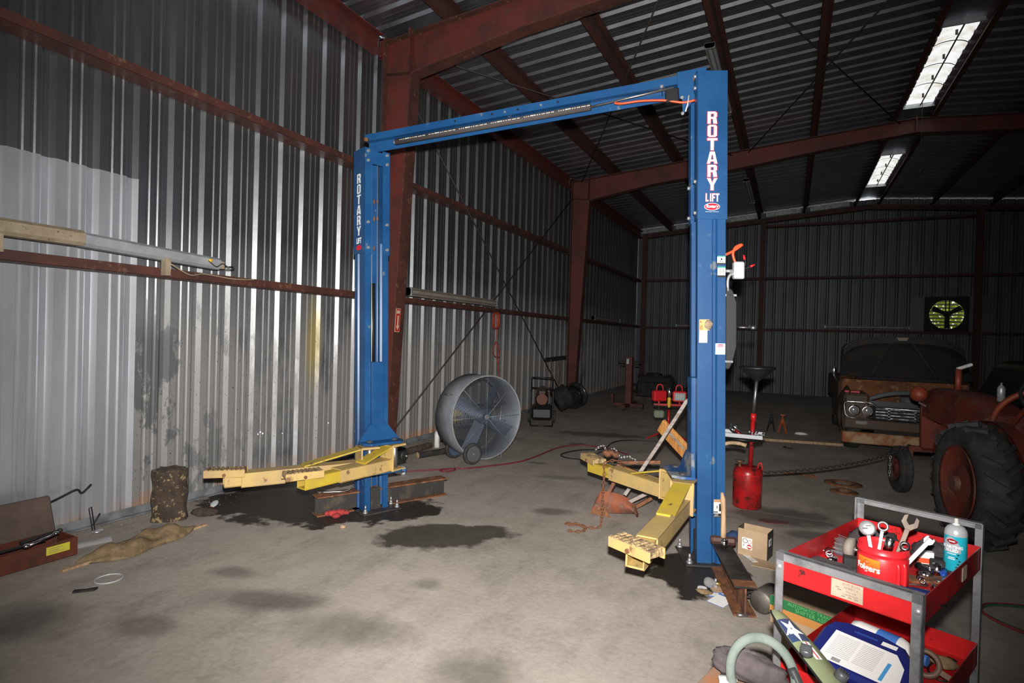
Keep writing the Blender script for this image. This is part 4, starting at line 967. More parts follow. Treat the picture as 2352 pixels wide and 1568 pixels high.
# burlap sack over a stick
mb = MB(); rnd = random.Random(11)
def sack(u, v):
    s_ = (u-0.5); w = 0.135*(1-abs(2*s_)**3.0)*(1+0.22*math.sin(9*u))+0.014
    a_ = 2*PI*v; y = 2.60+s_*0.84+0.02*math.sin(7*u+2*a_); x = -4.29+0.03*math.sin(5*u)+w*math.cos(a_)
    z = 0.004+max(0, math.sin(a_))*(0.060*(1-abs(2*s_)**2.2)+0.010)*(1+0.40*math.sin(13*u+3*a_)+0.25*math.sin(23*u-2*a_))
    return (x, y, z)
mb.grid(sack, 46, 22)
sk = mb.build('burlap_sack', MAT['burlap'], None); sk.location = (0, 0, 0); tag(sk, 'crumpled tan burlap sack lying on the floor beside the left wall', 'sack')
solo(MB().box((0, 0, 0.008), (0.03, 1.05, 0.016)), 'wooden_lath', MAT['woodtan'], 'thin wooden lath sticking out under the burlap sack', 'lath', (-4.265, 2.58, 0), 0.03)
solo(MB().box((0, 0, 0.012), (0.04, 0.24, 0.024)), 'metal_strip', MAT['zinc'], 'short bright metal strip on the floor right of the brown tool box', 'metal strip', (-4.60, 2.42, 0.0), -0.25)
solo(MB().prism([(-0.07, -0.08), (0.05, -0.09), (0.08, 0.03), (0.02, 0.09), (-0.06, 0.07)], 0.018), 'concrete_shard', M('grey_shard', (0.24, 0.23, 0.22), rough=0.9), 'flat grey slab fragment lying between stump and burlap sack', 'slab', (-4.52, 2.83, 0.0), 0.4)
t = thing('wire_clip', 'upright bent wire clip standing at the foot of the left wall', 'wire clip', (-4.86, 2.56, 0))
MB().tube([(0, 0, 0.01), (0.0, -0.03, 0.20), (0.0, -0.012, 0.205), (0.0, 0.015, 0.02)], 0.004, 5).build('loop', MAT['rodm'], t)
MB().tube([(0, 0.0, 0.06), (0, 0.05, 0.14)], 0.006, 5).build('pin', MAT['rodm'], t)
MB().ell((0.03, 0.02, 0.012), (0.035, 0.045, 0.012), 10, 6).build('foot', MAT['zinc'], t)
t = thing('bent_hook_bar', 'bent black hook bar leaning on the wall over the tool box', 'hook', (-4.95, 2.30, 0.31))
MB().tube(smooth_path([(0.06, -0.06, -0.02), (0.03, 0.05, 0.0), (0.01, 0.16, 0.03), (0.0, 0.20, 0.025), (0.0, 0.215, 0.0), (0.0, 0.24, 0.005), (0.0, 0.29, 0.05)], 5), 0.008, 6).build('bar', MAT['blackm'], t)
mb = MB(); pts = [(0.075*math.cos(2*PI*i/28), 0.075*math.sin(2*PI*i/28), 0.004) for i in range(28)]
mb.tube(pts, 0.005, 5, closed=True); solo(mb, 'plastic_ring', M('clear_ring', (0.50, 0.52, 0.54), rough=0.25), 'thin pale plastic ring lying on the open floor in front', 'ring', (-3.876, 2.142, 0))
solo(MB().prism([(-0.06, -0.012), (0.05, -0.02), (0.065, 0.012), (0.0, 0.006), (-0.055, 0.018)], 0.012), 'black_shard', MAT['blackm'], 'black jagged strip of rubber on the front floor', 'rubber strip', (-3.825, 1.978, 0), 0.9)
solo(MB().prism([(-0.05, -0.03), (0.04, -0.04), (0.06, 0.02), (-0.04, 0.04)], 0.02), 'floor_rag', MAT['blackm'], 'small black scrap at the left edge of the floor', 'scrap', (-4.35, 1.62, 0), 0.5)
# litter at the stump's foot
solo(MB().ell((0, 0, 0.02), (0.045, 0.025, 0.022), 10, 7, jit=0.1), 'orange_scrap', M('orange_scrap', (0.45, 0.14, 0.03), rough=0.7), 'orange lump of scrap on the floor right of the stump', 'scrap', (-4.58, 3.36, 0), 0.5)
solo(MB().ell((0, 0, 0.03), (0.11, 0.07, 0.035), 14, 8, jit=0.12), 'dirt_heap', MAT['dirt'], 'low heap of brown dirt at the foot of the stump', 'dirt heap', (-4.52, 3.27, 0), 0.5)
solo(MB().ell((0, 0, 0.0), (0.03, 0.045, 0.01), 12, 6), 'plastic_saucer', M('pale_lid', (0.42, 0.48, 0.48), rough=0.4), 'pale round plastic saucer resting by the stump', 'saucer', (-4.62, 3.43, 0.045), 0.2, rot=(0.5, 0.2, 0.4))
solo(MB().ell((0, 0, 0.014), (0.028, 0.022, 0.016), 10, 7, jit=0.15), 'stone', MAT['cardboard'], 'small tan stone on the floor in front of the far post', 'stone', (-3.283, 3.617, 0))
mb = MB()
for (x, y, z, r) in ((0, 0, 0.03, 0.05), (0.06, 0.01, 0.035, 0.045), (0.11, 0.0, 0.035, 0.03), (-0.04, 0.02, 0.025, 0.04), (0.03, -0.03, 0.02, 0.04)): mb.ell((x, y, z), (r, r*0.8, r*0.6), 10, 7, jit=0.1)
solo(mb, 'shop_rag', MAT['ragred'], 'crumpled red shop rag at the foot of the far post', 'rag', (-3.56, 3.80, 0.0), 0.6)

# I-beam lying behind the far post
def ibeam(t, L, H, W, tf=0.014, tw=0.010, m1='darksteel', m2='rust'):
    MB().bb(-tw/2, tw/2, 0, L, tf, H-tf).build('web', MAT[m1], t)
    MB().bb(-W/2, W/2, 0, L, 0, tf).build('bottom_flange', MAT[m2], t, bev=0.002)
    MB().bb(-W/2, W/2, 0, L, H-tf, H).build('top_flange', MAT[m2], t, bev=0.002)
d = Vector((-3.14, 4.92, 0))-Vector((-3.72, 3.74, 0))
t = thing('steel_i_beam', 'rusty steel I-beam lying on the floor behind the far post', 'steel beam', (-3.72, 3.74, 0), -math.atan2(d.x, d.y)); ibeam(t, d.length, 0.175, 0.14)
t = thing('spanner', 'bright bent spanner lying on the rusty I-beam by the far post', 'spanner', (-3.62, 3.92, 0.178))
MB().tube(smooth_path([(-0.12, -0.10, 0.006), (0.0, 0.0, 0.006), (0.05, 0.06, 0.012), (0.075, 0.115, 0.045)], 4), 0.007, 6).build('shaft', MAT['chrome'], t)
MB().ell((-0.125, -0.105, 0.006), (0.018, 0.014, 0.006), 10, 6).build('jaw', MAT['chrome'], t)
# scrap behind the far post
t = thing('electric_motor', 'greasy black electric motor on the floor behind the far post', 'motor', (-4.36, 5.75, 0))
mb = MB().cyl((-0.12, 0, 0.11), (0.08, 0, 0.11), 0.105, n=18).cyl((-0.16, 0, 0.11), (-0.12, 0, 0.11), 0.08, 0.1, n=18); mb.build('casing', MAT['blackm'], t)
MB().cyl((0.08, 0, 0.11), (0.105, 0, 0.11), 0.06, 0.05, n=14).build('end_bell', MAT['darksteel'], t); MB().cyl((0.10, 0, 0.11), (0.15, 0, 0.11), 0.014, n=8).build('shaft', MAT['steel'], t)
MB().bb(-0.11, 0.07, -0.09, 0.09, 0, 0.012).build('foot', MAT['blackm'], t)
for i, (a, b, r, lb) in enumerate((((-4.55, 5.9, 0.05), (-4.55, 6.75, 0.05), 0.045, 'thick brown log lying against the wall behind the fan'), ((-4.32, 6.12, 0.042), (-4.02, 7.0, 0.042), 0.042, 'dark bark-covered pole lying under the drum fan'))):
    a = Vector(a); b = Vector(b); t = thing('wood_pole', lb, 'log', tuple(a)); I = WM[t.name].inverted()
    n_ = 10; MB().tube([a+(b-a)*k/n_+Vector((0.006*math.sin(k*2), 0, 0)) for k in range(n_+1)], [r*(1+0.06*math.sin(k*3)) for k in range(n_+1)], 10, caps=False).xf(I).build('bark', MAT['darksteel'] if i else MAT['dirt'], t)
    for p in (a, b): MB().ell(p, (r*0.95, 0.004, r*0.95), 10, 6, R=rot_to(b-a) @ Matrix.Rotation(PI/2, 3, 'X')).xf(I).build('cut_end', MAT['woodtan'], t)
solo(MB().ell((0, 0, 0.04), (0.05, 0.035, 0.04), 10, 7, jit=0.2), 'crumpled_paper', MAT['paper'], 'crumpled white paper near the black motor by the wall', 'paper', (-4.62, 6.12, 0.09))
t = thing('drink_can', 'crushed blue and white can lying near the far post', 'can', (-3.99, 5.31, 0.0), 0.35)
MB().lathe([(0.0, -0.075), (0.04, -0.07), (0.05, -0.05), (0.046, 0.0), (0.05, 0.05), (0.04, 0.07), (0, 0.075)], (0, 0, 0.05), (1, 0, 0), 18).build('body', M('can_blue', (0.04, 0.22, 0.62), (0.7, 0.72, 0.75), scale=9, lo=0.5, hi=0.55, rough=0.35), t)
MB().lathe([(0.0505, -0.028), (0.0475, 0.0), (0.0505, 0.028)], (0, 0, 0.05), (1, 0, 0), 18).build('label_band', MAT['paper'], t)

# ------------------------------------------------------------------ drum fan
def drum_fan():
    c = Vector((-3.473, 6.441, 0.0)); nx, ny = 0.898, -0.44
    t = thing('drum_fan', 'big galvanized drum fan on two small wheels by the left wall', 'fan', tuple(c), math.atan2(ny, nx))
    # local x = forward axis
    Rr, D, zc = 0.535, 0.42, 0.575
    mb = MB().lathe([(Rr*0.97, -D), (Rr, -D+0.01), (Rr, 0.0), (Rr-0.006, 0.0), (Rr-0.006, -D)], (0, 0, zc), (1, 0, 0), 56); mb.build('drum', MAT['greyblue'], t)
    mb = MB(); pts = [(0.0, Rr*math.cos(2*PI*i/56), zc+Rr*math.sin(2*PI*i/56)) for i in range(56)]; mb.tube(pts, 0.011, 6, closed=True); mb.build('rim', MAT['grey'], t)
    mb = MB()
    for k in range(2, 34):
        r = 0.05+k*(Rr-0.05)/34
        mb.tube([(-0.015-0.0*r, r*math.cos(2*PI*i/44), zc+r*math.sin(2*PI*i/44)) for i in range(44)], 0.0036, 3, closed=True)
    mb.build('front_grille', M('grille_wire', (0.20, 0.23, 0.28), rough=0.4, metal=0.6), t)
    for k in range(8):
        a_ = 2*PI*k/8+PI/2; MB().cyl((-0.018, 0.05*math.cos(a_), zc+0.05*math.sin(a_)), (-0.018, Rr*0.99*math.cos(a_), zc+Rr*0.99*math.sin(a_)), 0.004, n=5).build('grille_spoke', MAT['greyblue'], t)
    for k in range(4):
        a_ = math.radians(62)+PI/2*k; e = Vector((0, math.cos(a_), math.sin(a_))); f = Vector((0, -math.sin(a_), math.cos(a_)))
        C0 = Vector((-0.12, 0, zc)); w = 0.066; tw = 0.035
        p = [C0+e*0.09+f*w+Vector((tw, 0, 0)), C0+e*0.09-f*w-Vector((tw, 0, 0)), C0+e*0.50-f*w*1.15-Vector((tw, 0, 0)), C0+e*0.50+f*w*1.15+Vector((tw, 0, 0))]
        q = [v+Vector((0.004, 0, 0)) for v in p]
        MB().add(p+q, [(3, 2, 1, 0), (4, 5, 6, 7), (0, 1, 5, 4), (1, 2, 6, 5), (2, 3, 7, 6), (3, 0, 4, 7)]).build('blade', MAT['fanblue'], t)
    MB().cyl((-0.15, 0, zc), (-0.08, 0, zc), 0.10, n=20).build('hub', MAT['fanblue'], t)
    MB().cyl((-0.03, 0, zc), (-0.008, 0, zc), 0.035, n=16).build('grille_badge', MAT['zinc'], t)
    MB().cyl((-0.36, 0, zc), (-0.17, 0, zc), 0.09, n=16).build('motor', MAT['blackm'], t)
    for z in (-0.12, 0.12): MB().bar((-0.30, -Rr*0.97, zc+z), (-0.30, Rr*0.97, zc+z), 0.04, 0.03).build('motor_mount', MAT['darksteel'], t)
    mb = MB()
    for k in range(1, 10):
        r = k*Rr/10; mb.tube([(-D+0.01, r*math.cos(2*PI*i/32), zc+r*math.sin(2*PI*i/32)) for i in range(32)], 0.0025, 3, closed=True)
    mb.build('rear_grille', MATS['grille_wire'], t)
    # wheels on a short axle under the left rear of the drum, a foot on the other side
    ax = MB().cyl((-0.42, -0.24, 0.135), (0.045, -0.24, 0.135), 0.014, n=8).build('axle', MAT['darksteel'], t)
    for x in (-0.40, 0.03):
        w = MB().lathe([(0.0, -0.02), (0.10, -0.02), (0.10, -0.028), (0.128, -0.024), (0.135, -0.012), (0.135, 0.012), (0.128, 0.024), (0.10, 0.028), (0.10, 0.02), (0.0, 0.02)], (x, -0.24, 0.135), (1, 0, 0), 28).build('wheel', MAT['tyre'], t)
        MB().cyl((x+0.021, -0.24, 0.135), (x+0.024, -0.24, 0.135), 0.098, n=24).build('wheel_disc', M('wheel_disc_grey', (0.10, 0.10, 0.10), rough=0.6) if x > 0 else MAT['fanblue'], w)
        MB().cyl((x+0.024, -0.24, 0.135), (x+0.034, -0.24, 0.135), 0.012, n=8).build('axle_nut', MAT['zinc'], w)
    MB().tube([(-0.10, 0.30, 0.14), (-0.08, 0.30, 0.02), (-0.30, 0.30, 0.02), (-0.32, 0.30, 0.14)], 0.010, 6).build('foot', MAT['greyblue'], t)
    MB().tube(smooth_path([(-0.22, -0.46, zc+0.30), (-0.22, -0.52, zc+0.30), (-0.13, -0.52, zc+0.30), (-0.13, -0.46, zc+0.30)], 4), 0.008, 6).build('handle', MAT['steel'], t)
    return t
drum_fan()
t = thing('spray_bottle', 'white round spray can standing at the wall left of the drum fan', 'spray can', (-4.52, 6.87, 0))
MB().lathe([(0, 0), (0.036, 0.0), (0.038, 0.01), (0.038, 0.20), (0.030, 0.225), (0.016, 0.235), (0.0, 0.237)], (0, 0, 0), (0, 0, 1), 18).build('body', MAT['white'], t)
MB().cyl((0, 0, 0.235), (0, 0, 0.262), 0.013, 0.011, n=10).build('nozzle', MAT['white'], t)
t = thing('battery_charger', 'yellow caged work lamp peeking out behind the drum fan', 'work lamp', (-4.55, 7.35, 0))
MB().bb(-0.12, 0.10, -0.08, 0.10, 0.40, 0.50).build('case', MAT['yellowp'], t, bev=0.01); MB().bb(-0.02, 0.02, -0.02, 0.02, 0, 0.40).build('stand', MAT['yellowp'], t)
MB().bb(-0.13, 0.11, -0.1, 0.12, 0.33, 0.355).build('shelf', MAT['yellowp'], t)
for k in range(6): MB().tube([(-0.12, -0.08+k*0.034, 0.50), (-0.11, -0.08+k*0.034, 0.60), (0.09, -0.08+k*0.034, 0.60), (0.10, -0.08+k*0.034, 0.50)], 0.004, 4).build('cage_wire', MAT['rodm'], t)
MB().bb(-0.16, 0.16, -0.12, 0.14, 0, 0.02).build('base', MAT['blackm'], t)

# torpedo heater with its tube frame
t = thing('torpedo_heater', 'black torpedo heater with a tube frame right of the drum fan', 'heater', (-4.12, 9.75, 0), 1.97)
MB().bb(-0.28, 0.28, -0.20, 0.20, 0.12, 0.36).build('fuel_tank', MAT['black'], t, bev=0.05)
MB().cyl((-0.34, 0.0, 0.50), (0.30, 0.0, 0.55), 0.12, n=20, caps=False).build('barrel', M('heater_brown', (0.10, 0.055, 0.04), rough=0.5), t)
MB().cyl((-0.32, 0, 0.502), (-0.30, 0, 0.505), 0.10, n=18).build('nose', M('heater_rust', (0.16, 0.06, 0.04), rough=0.6), t)
MB().bar((-0.30, 0, 0.62), (0.28, 0, 0.67), 0.10, 0.05).build('top_cover', M('heater_tan', (0.12, 0.09, 0.06), rough=0.6), t)
for s_ in (-0.2, 0.2):
    MB().tube(smooth_path([(0.30, s_, 0.10), (0.30, s_, 0.62), (0.22, s_, 0.70), (0.16, s_, 0.86)], 4), 0.013, 6).build('frame_tube', MAT['black'], t)
    MB().tube(smooth_path([(-0.30, s_, 0.02), (-0.30, s_, 0.60), (-0.24, s_, 0.65), (0.26, s_, 0.66)], 4), 0.013, 6).build('frame_tube', MAT['black'], t)
MB().cyl((0.16, -0.2, 0.86), (0.16, 0.2, 0.86), 0.013, n=6).build('handle', MAT['black'], t); MB().cyl((-0.30, -0.2, 0.02), (-0.30, 0.2, 0.02), 0.013, n=6).build('front_leg', MAT['black'], t)
MB().cyl((0.24, -0.2, 0.66), (0.24, 0.2, 0.66), 0.012, n=6).build('cross_tube', MAT['black'], t)
for s_ in (-0.24, 0.24): MB().lathe([(0, -0.025), (0.09, -0.025), (0.115, -0.018), (0.115, 0.018), (0.09, 0.025), (0, 0.025)], (0.26, s_, 0.115), (0, 1, 0), 20).build('wheel', MAT['tyre'], t)
# drums behind the heater
solo(MB().lathe([(0, 0), (0.25, 0), (0.26, 0.02), (0.255, 0.12), (0.265, 0.13), (0.255, 0.14), (0.255, 0.30), (0.27, 0.32), (0.22, 0.31), (0.2, 0.05), (0, 0.04)], (0, 0, 0), (0, 0, 1), 26), 'brake_drum', MAT['blackm'], 'dark wheel drum leaning behind the torpedo heater', 'drum', (-4.58, 11.6, 0.22), rot=(0.0, 1.05, 0.6))
t = thing('wheel_rim', 'shiny dark wheel rim leaning against the second steel column', 'wheel rim', (-4.42, 12.35, 0.30), rot=(0.0, 1.15, -0.55))
MB().lathe([(0.20, -0.13), (0.285, -0.13), (0.29, -0.11), (0.25, -0.08), (0.245, 0.08), (0.29, 0.11), (0.285, 0.13), (0.24, 0.12), (0.235, -0.06)], (0, 0, 0), (0, 0, 1), 32).build('barrel', M('rim_grey', (0.11, 0.11, 0.11), rough=0.25, metal=0.8), t)
MB().lathe([(0.03, 0.02), (0.09, 0.05), (0.15, 0.02), (0.235, 0.0), (0.235, -0.01), (0.03, 0.0)], (0, 0, 0), (0, 0, 1), 32).build('disc', MATS['rim_grey'], t)
# scale bar hung in front of the second column
t = thing('hanging_bar', 'black iron bar with dangling chains left of the second steel column', 'iron bar', (-4.72, 12.1, 0))
MB().bar((-0.15, -0.45, 1.12), (-0.05, 0.55, 1.16), 0.04, 0.09).build('bar', MAT['blackm'], t)
for (y, z0) in ((-0.25, 0.30), (0.25, 0.35)): MB().tube([(-0.1, y, 1.12), (-0.09, y+0.03, 0.8), (-0.1, y-0.02, z0)], 0.014, 5).build('chain', MAT['rust'], t)

# hoses on the floor
hz = 0.009
t = solo(MB().tube(smooth_path([(x, y, hz) for (x, y) in ((-4.106, 5.356), (-3.764, 5.70), (-3.62, 5.87), (-3.56, 5.80), (-3.62, 5.68), (-3.70, 5.72), (-3.60, 5.9), (-3.463, 6.0), (-3.12, 6.6), (-3.05, 7.1), (-3.02, 7.803), (-2.831, 8.188), (-2.422, 8.186), (-2.0, 7.9))], 8), 0.009, 6), 'air_hose', M('dark_red_hose', (0.17, 0.02, 0.025), rough=0.5), 'thin red air hose snaking across the floor past the drum fan', 'hose')
t = solo(MB().tube(smooth_path([(x, y, hz) for (x, y) in ((-2.1, 7.1), (-2.4, 7.223), (-2.679, 7.23), (-2.812, 7.41), (-2.698, 7.81), (-2.43, 8.10), (-2.45, 8.7), (-2.314, 9.021), (-1.995, 9.151), (-1.8, 9.2))], 8), 0.009, 6), 'power_lead', MAT['black'], 'black power cord looping on the floor from the red work light', 'cord')
# ------------------------------------------------------------------ around the near post
# walking plough leaning behind the near arm
t = thing('walking_plow', 'rusty walking plow with grey wooden handles behind the near lift arm', 'plow', (-1.35, 5.2, 0)); WI = WM[t.name].inverted()
def wtube(pts, w, h, nm, mat, upv=(0, 1, 0)):
    mb = MB()
    P_ = [Vector(p) for p in pts]
    for i in range(len(P_)-1): mb.bar(P_[i], P_[i+1]+(P_[i+1]-P_[i]).normalized()*0.004, w, h, upv)
    return mb.xf(WI).build(nm, mat, t)
wtube([(-1.325, 5.17, 0.20), (-1.06, 5.24, 0.66), (-0.90, 5.29, 0.95), (-0.83, 5.31, 1.08), (-0.75, 5.33, 1.16)], 0.030, 0.068, 'handle', MAT['wood'])
wtube([(-1.30, 5.15, 0.135), (-1.05, 5.22, 0.285), (-0.85, 5.28, 0.40)], 0.03, 0.06, 'handle', MAT['wood'])
wtube([(-1.36, 5.17, 0.46), (-1.50, 5.10, 0.12)], 0.03, 0.06, 'standard', MAT['rustred'])
wtube([(-1.40, 5.20, 0.48), (-1.05, 5.30, 0.51)], 0.03, 0.035, 'brace', MAT['rust'])
wtube([(-1.42, 5.2, 0.46), (-1.06, 5.30, 0.34)], 0.02, 0.03, 'brace', MAT['rustred'])
def mold(u, v):
    x = -1.60+0.40*u; z = 0.02+v*(0.17*(1-u)**0.8*(0.35+0.65*min(1, u*6))+0.13*u**0.5*(1-u**6)**0.5)+0.03*u*(1-v)
    y = 5.05+0.10*u-0.10*math.sin(PI*v*0.8)*(0.4+u*0.4)+0.05*v
    return (x, y, z)
mb = MB().grid(mold, 18, 10); fnb = len(mb.v)
mb.grid(lambda u, v: tuple(Vector(mold(u, v))+Vector((0.004, 0.014, 0))), 18, 10)
mb.xf(WI).build('moldboard', MAT['rustred'], t)
MB().add([Vector(p)-Vector((-1.35, 5.2, 0)) for p in ((-1.62, 5.03, 0.015), (-1.52, 5.06, 0.13), (-1.46, 5.08, 0.0), (-1.42, 5.05, -0.0 + 0.004))], [(0, 1, 2), (0, 2, 3), (1, 2, 3), (0, 1, 3)]).build('share', MAT['rust'], t)
wtube([(-1.28, 5.28, 0.05), (-1.12, 5.33, 0.16)], 0.03, 0.07, 'landside', MAT['rust'])

# log chain over the near arm, spilling on the floor
t = thing('log_chain', 'rusty log chain hanging off the near yellow arm to the floor', 'chain', (-1.41, 4.71, 0))
path = smooth_path([(-1.30, 5.02, 0.515), (-1.38, 4.97, 0.545), (-1.45, 4.90, 0.52), (-1.44, 4.86, 0.42), (-1.43, 4.80, 0.24), (-1.415, 4.73, 0.06), (-1.43, 4.70, 0.014), (-1.50, 4.66, 0.014), (-1.56, 4.66, 0.018), (-1.62, 4.67, 0.02), (-1.71, 4.66, 0.014), (-1.66, 4.63, 0.02), (-1.58, 4.64, 0.03), (-1.52, 4.62, 0.014), (-1.52, 4.55, 0.014), (-1.57, 4.50, 0.014), (-1.63, 4.495, 0.014)], 5)
chain_links(path, t, MAT['rust'], 0.0052, 0.044, 0.028)
t = thing('bright_chain', 'bright steel chain heaped on the far tip of the near yellow arm', 'chain', (-1.52, 5.05, 0.5))
chain_links(smooth_path([(-1.62, 5.14, 0.58), (-1.55, 5.16, 0.63), (-1.50, 5.15, 0.58), (-1.44, 5.17, 0.61), (-1.38, 5.16, 0.54), (-1.30, 5.18, 0.55), (-1.22, 5.2, 0.50)], 4), t, MAT['steel'], 0.004, 0.034, 0.022)
mb = MB()
for k in range(9): mb.ell((-1.49+0.035*random.uniform(-1, 1)+0.01*k, 5.06+0.03*random.uniform(-1, 1), 0.57+0.03*random.random()), (0.035, 0.03, 0.025), 8, 6, jit=0.25)
solo(mb.xf(Matrix.Translation((1.49, -5.06, -0.5))), 'rusty_clamp', MAT['rust'], 'rusty iron lump on the far pad of the near yellow arm', 'iron lump', (-1.49, 5.06, 0.5))
# plank leaning behind the post
a = Vector((-1.12, 5.66, 0.80)); b = Vector((-0.655, 5.48, 0.41)); d_ = (b-a).normalized()
t = thing('pine_plank', 'orange pine plank leaning behind the near lift post', 'plank', (-0.655, 5.48, 0)); WI = WM[t.name].inverted()
MB().bar(a, b, 0.035, 0.15, (0, -0.3, 1)).xf(WI).build('board', MAT['woodnew'], t, bev=0.003)
s_ = d_.cross(Vector((0, -1, 0))).normalized(); off = Vector((-0.0, -0.026, 0))
MB().bar(a+d_*0.10+Vector((0.0, -0.03, 0.02)), a+d_*0.33+Vector((0.02, -0.03, 0.0)), 0.006, 0.028, (0, -0.3, 1)).bar(a+d_*0.33+Vector((0.02, -0.03, 0.0)), a+d_*0.52+Vector((-0.02, -0.03, -0.06)), 0.006, 0.026, (0, -0.3, 1)).xf(WI).build('grey_strap', MAT['wood'], t)
solo(MB().bb(-0.07, 0.07, -0.09, 0.09, 0, 0.345), 'timber_block', MAT['wood'], 'grey timber block hidden behind the near post under the plank', 'timber block', (-0.67, 5.48, 0))

# I-beam beside the near post, sledge hammer standing on its end
t = thing('steel_i_beam', 'dark short I-beam lying from the near post towards the tool cart', 'steel beam', (-0.402, 4.335, 0)); dd = Vector((-0.196, 3.65, 0))-Vector((-0.402, 4.335, 0)); t.rotation_euler = (0, 0, math.atan2(dd.y, dd.x)-PI/2); WM[t.name] = Matrix.Translation(t.location) @ Matrix.Rotation(math.atan2(dd.y, dd.x)-PI/2, 4, 'Z')
L = dd.length; MB().bb(-0.005, 0.005, 0, L, 0.012, 0.168).build('web', MAT['rust'], t); MB().bb(-0.065, 0.065, 0, L, 0, 0.012).build('bottom_flange', MAT['rust'], t)
MB().bb(-0.065, 0.065, 0, L, 0.168, 0.182).build('top_flange', M('oily_black_steel', (0.022, 0.02, 0.019), (0.05, 0.042, 0.035), scale=6, rough=0.45), t, bev=0.002); MB().bb(-0.066, 0.066, L-0.09, L+0.001, 0.1825, 0.1835).build('worn_end', MAT['rust'], t)
t = thing('sledge_hammer', 'sledge hammer standing upright on the I-beam beside the near post', 'sledge hammer', (-0.390, 4.30, 0.184), 0.25)
MB().lathe([(0, -0.085), (0.024, -0.085), (0.033, -0.07), (0.030, -0.03), (0.030, 0.03), (0.033, 0.07), (0.024, 0.085), (0, 0.085)], (0, 0, 0.035), (1, 0, 0), 8, smooth=False).build('head', M('rust_brown_head', (0.085, 0.04, 0.03), rough=0.6, metal=0.3), t)
MB().tube([(0, 0, 0.03), (0.0, 0, 0.1), (-0.005, 0, 0.25), (-0.01, 0, 0.33), (-0.018, 0, 0.375)], [0.019, 0.019, 0.017, 0.018, 0.010], 10).build('handle', MAT['woodtan'], t)
t = thing('socket', 'chrome socket standing on the dark I-beam below the sledge head', 'socket', (-0.375, 4.22, 0.184)); 
MB().lathe([(0.008, 0.0), (0.012, 0.0), (0.013, 0.02), (0.024, 0.024), (0.024, 0.07), (0.018, 0.07), (0.018, 0.05)], n=16).build('body', MAT['chrome'], t)
# small cardboard box
t = thing('cardboard_box', 'small open cardboard box with a round red sticker behind the I-beam', 'box', (-0.20, 4.76, 0), -0.23)
w, dp, h = 0.22, 0.15, 0.205
for (x0, x1, y0, y1, mt, nm) in ((-w/2, w/2, -dp/2, -dp/2+0.004, MAT['cardboard'], 'front_panel'), (-w/2, w/2, dp/2-0.004, dp/2, MAT['cardboard'], 'back_panel'), (-w/2, -w/2+0.004, -dp/2, dp/2, MAT['boxdark'], 'side_panel'), (w/2-0.004, w/2, -dp/2, dp/2, MAT['boxdark'], 'side_panel')):
    MB().bb(x0, x1, y0, y1, 0, h).build(nm, mt, t)
MB().bb(-w/2, w/2, -dp/2, dp/2, 0, 0.004).build('bottom', MAT['cardboard'], t)
st = MB().bb(-0.075, 0.0, -dp/2-0.0015, -dp/2, 0.055, 0.14).build('sticker', MAT['paper'], t)
def disc_y(x, z, r0, r1, y, nm, mt, par):
    return MB().lathe([(r0, 0), (r1, 0), (r1, 0.0008), (r0, 0.0008)], (x, y, z), (0, -1, 0), 24, smooth=False).build(nm, mt, par)
disc_y(-0.052, 0.116, 0.015, 0.018, -dp/2-0.0016, 'print', MAT['black'], st); disc_y(-0.018, 0.112, 0.012, 0.0145, -dp/2-0.0016, 'print', MATS['sign_red'], st)
disc_y(-0.021, 0.075, 0.0005, 0.0175, -dp/2-0.0016, 'print', MATS['sign_red'], st)
MB().bb(-0.034, -0.008, -dp/2-0.003, -dp/2-0.0024, 0.069, 0.081).build('print', MAT['paper'], st)
MB().bb(-0.065, -0.058, -dp/2-0.0024, -dp/2-0.0016, 0.075, 0.09).build('print', MAT['grey'], st)
MB().bb(w/2, w/2+0.0015, -0.04, 0.02, 0.10, 0.15).build('barcode_label', MAT['paper'], t)
bl = [o for o in t.children if o.name.startswith('barcode_label')][0]
for k in range(7): MB().bb(w/2+0.0015, w/2+0.002, -0.03+k*0.006, -0.03+k*0.006+(0.003 if k % 2 else 0.0015), 0.11, 0.14).build('bar', MAT['black'], bl)
solo(MB().prism([(-0.12, -0.05), (0.09, -0.09), (0.12, 0.02), (-0.08, 0.09)], 0.003), 'cardboard_flap', MAT['cardboard'], 'flat cardboard flap on the floor in front of the small box', 'cardboard', (-0.10, 4.58, 0), 0.1)
t = thing('paper_tag', 'long white paper tag on the floor by the small box', 'tag', (-0.235, 4.66, 0.006), -0.98)
MB().bb(-0.09, 0.09, -0.02, 0.02, 0, 0.0015).build('sheet', MAT['paper'], t)
for k in range(3): MB().bb(0.0+0.01*k, 0.075, -0.012+k*0.008, -0.009+k*0.008, 0.0015, 0.002).build('print', MAT['grey'], t)
solo(MB().ell((0, 0, 0.03), (0.07, 0.06, 0.045), 12, 8, jit=0.15), 'blue_rag', M('blue_rag', (0.02, 0.05, 0.14), (0.04, 0.04, 0.06), scale=12, rough=0.95), 'dark blue rag on the floor behind the sledge handle', 'rag', (-0.37, 5.02, 0))
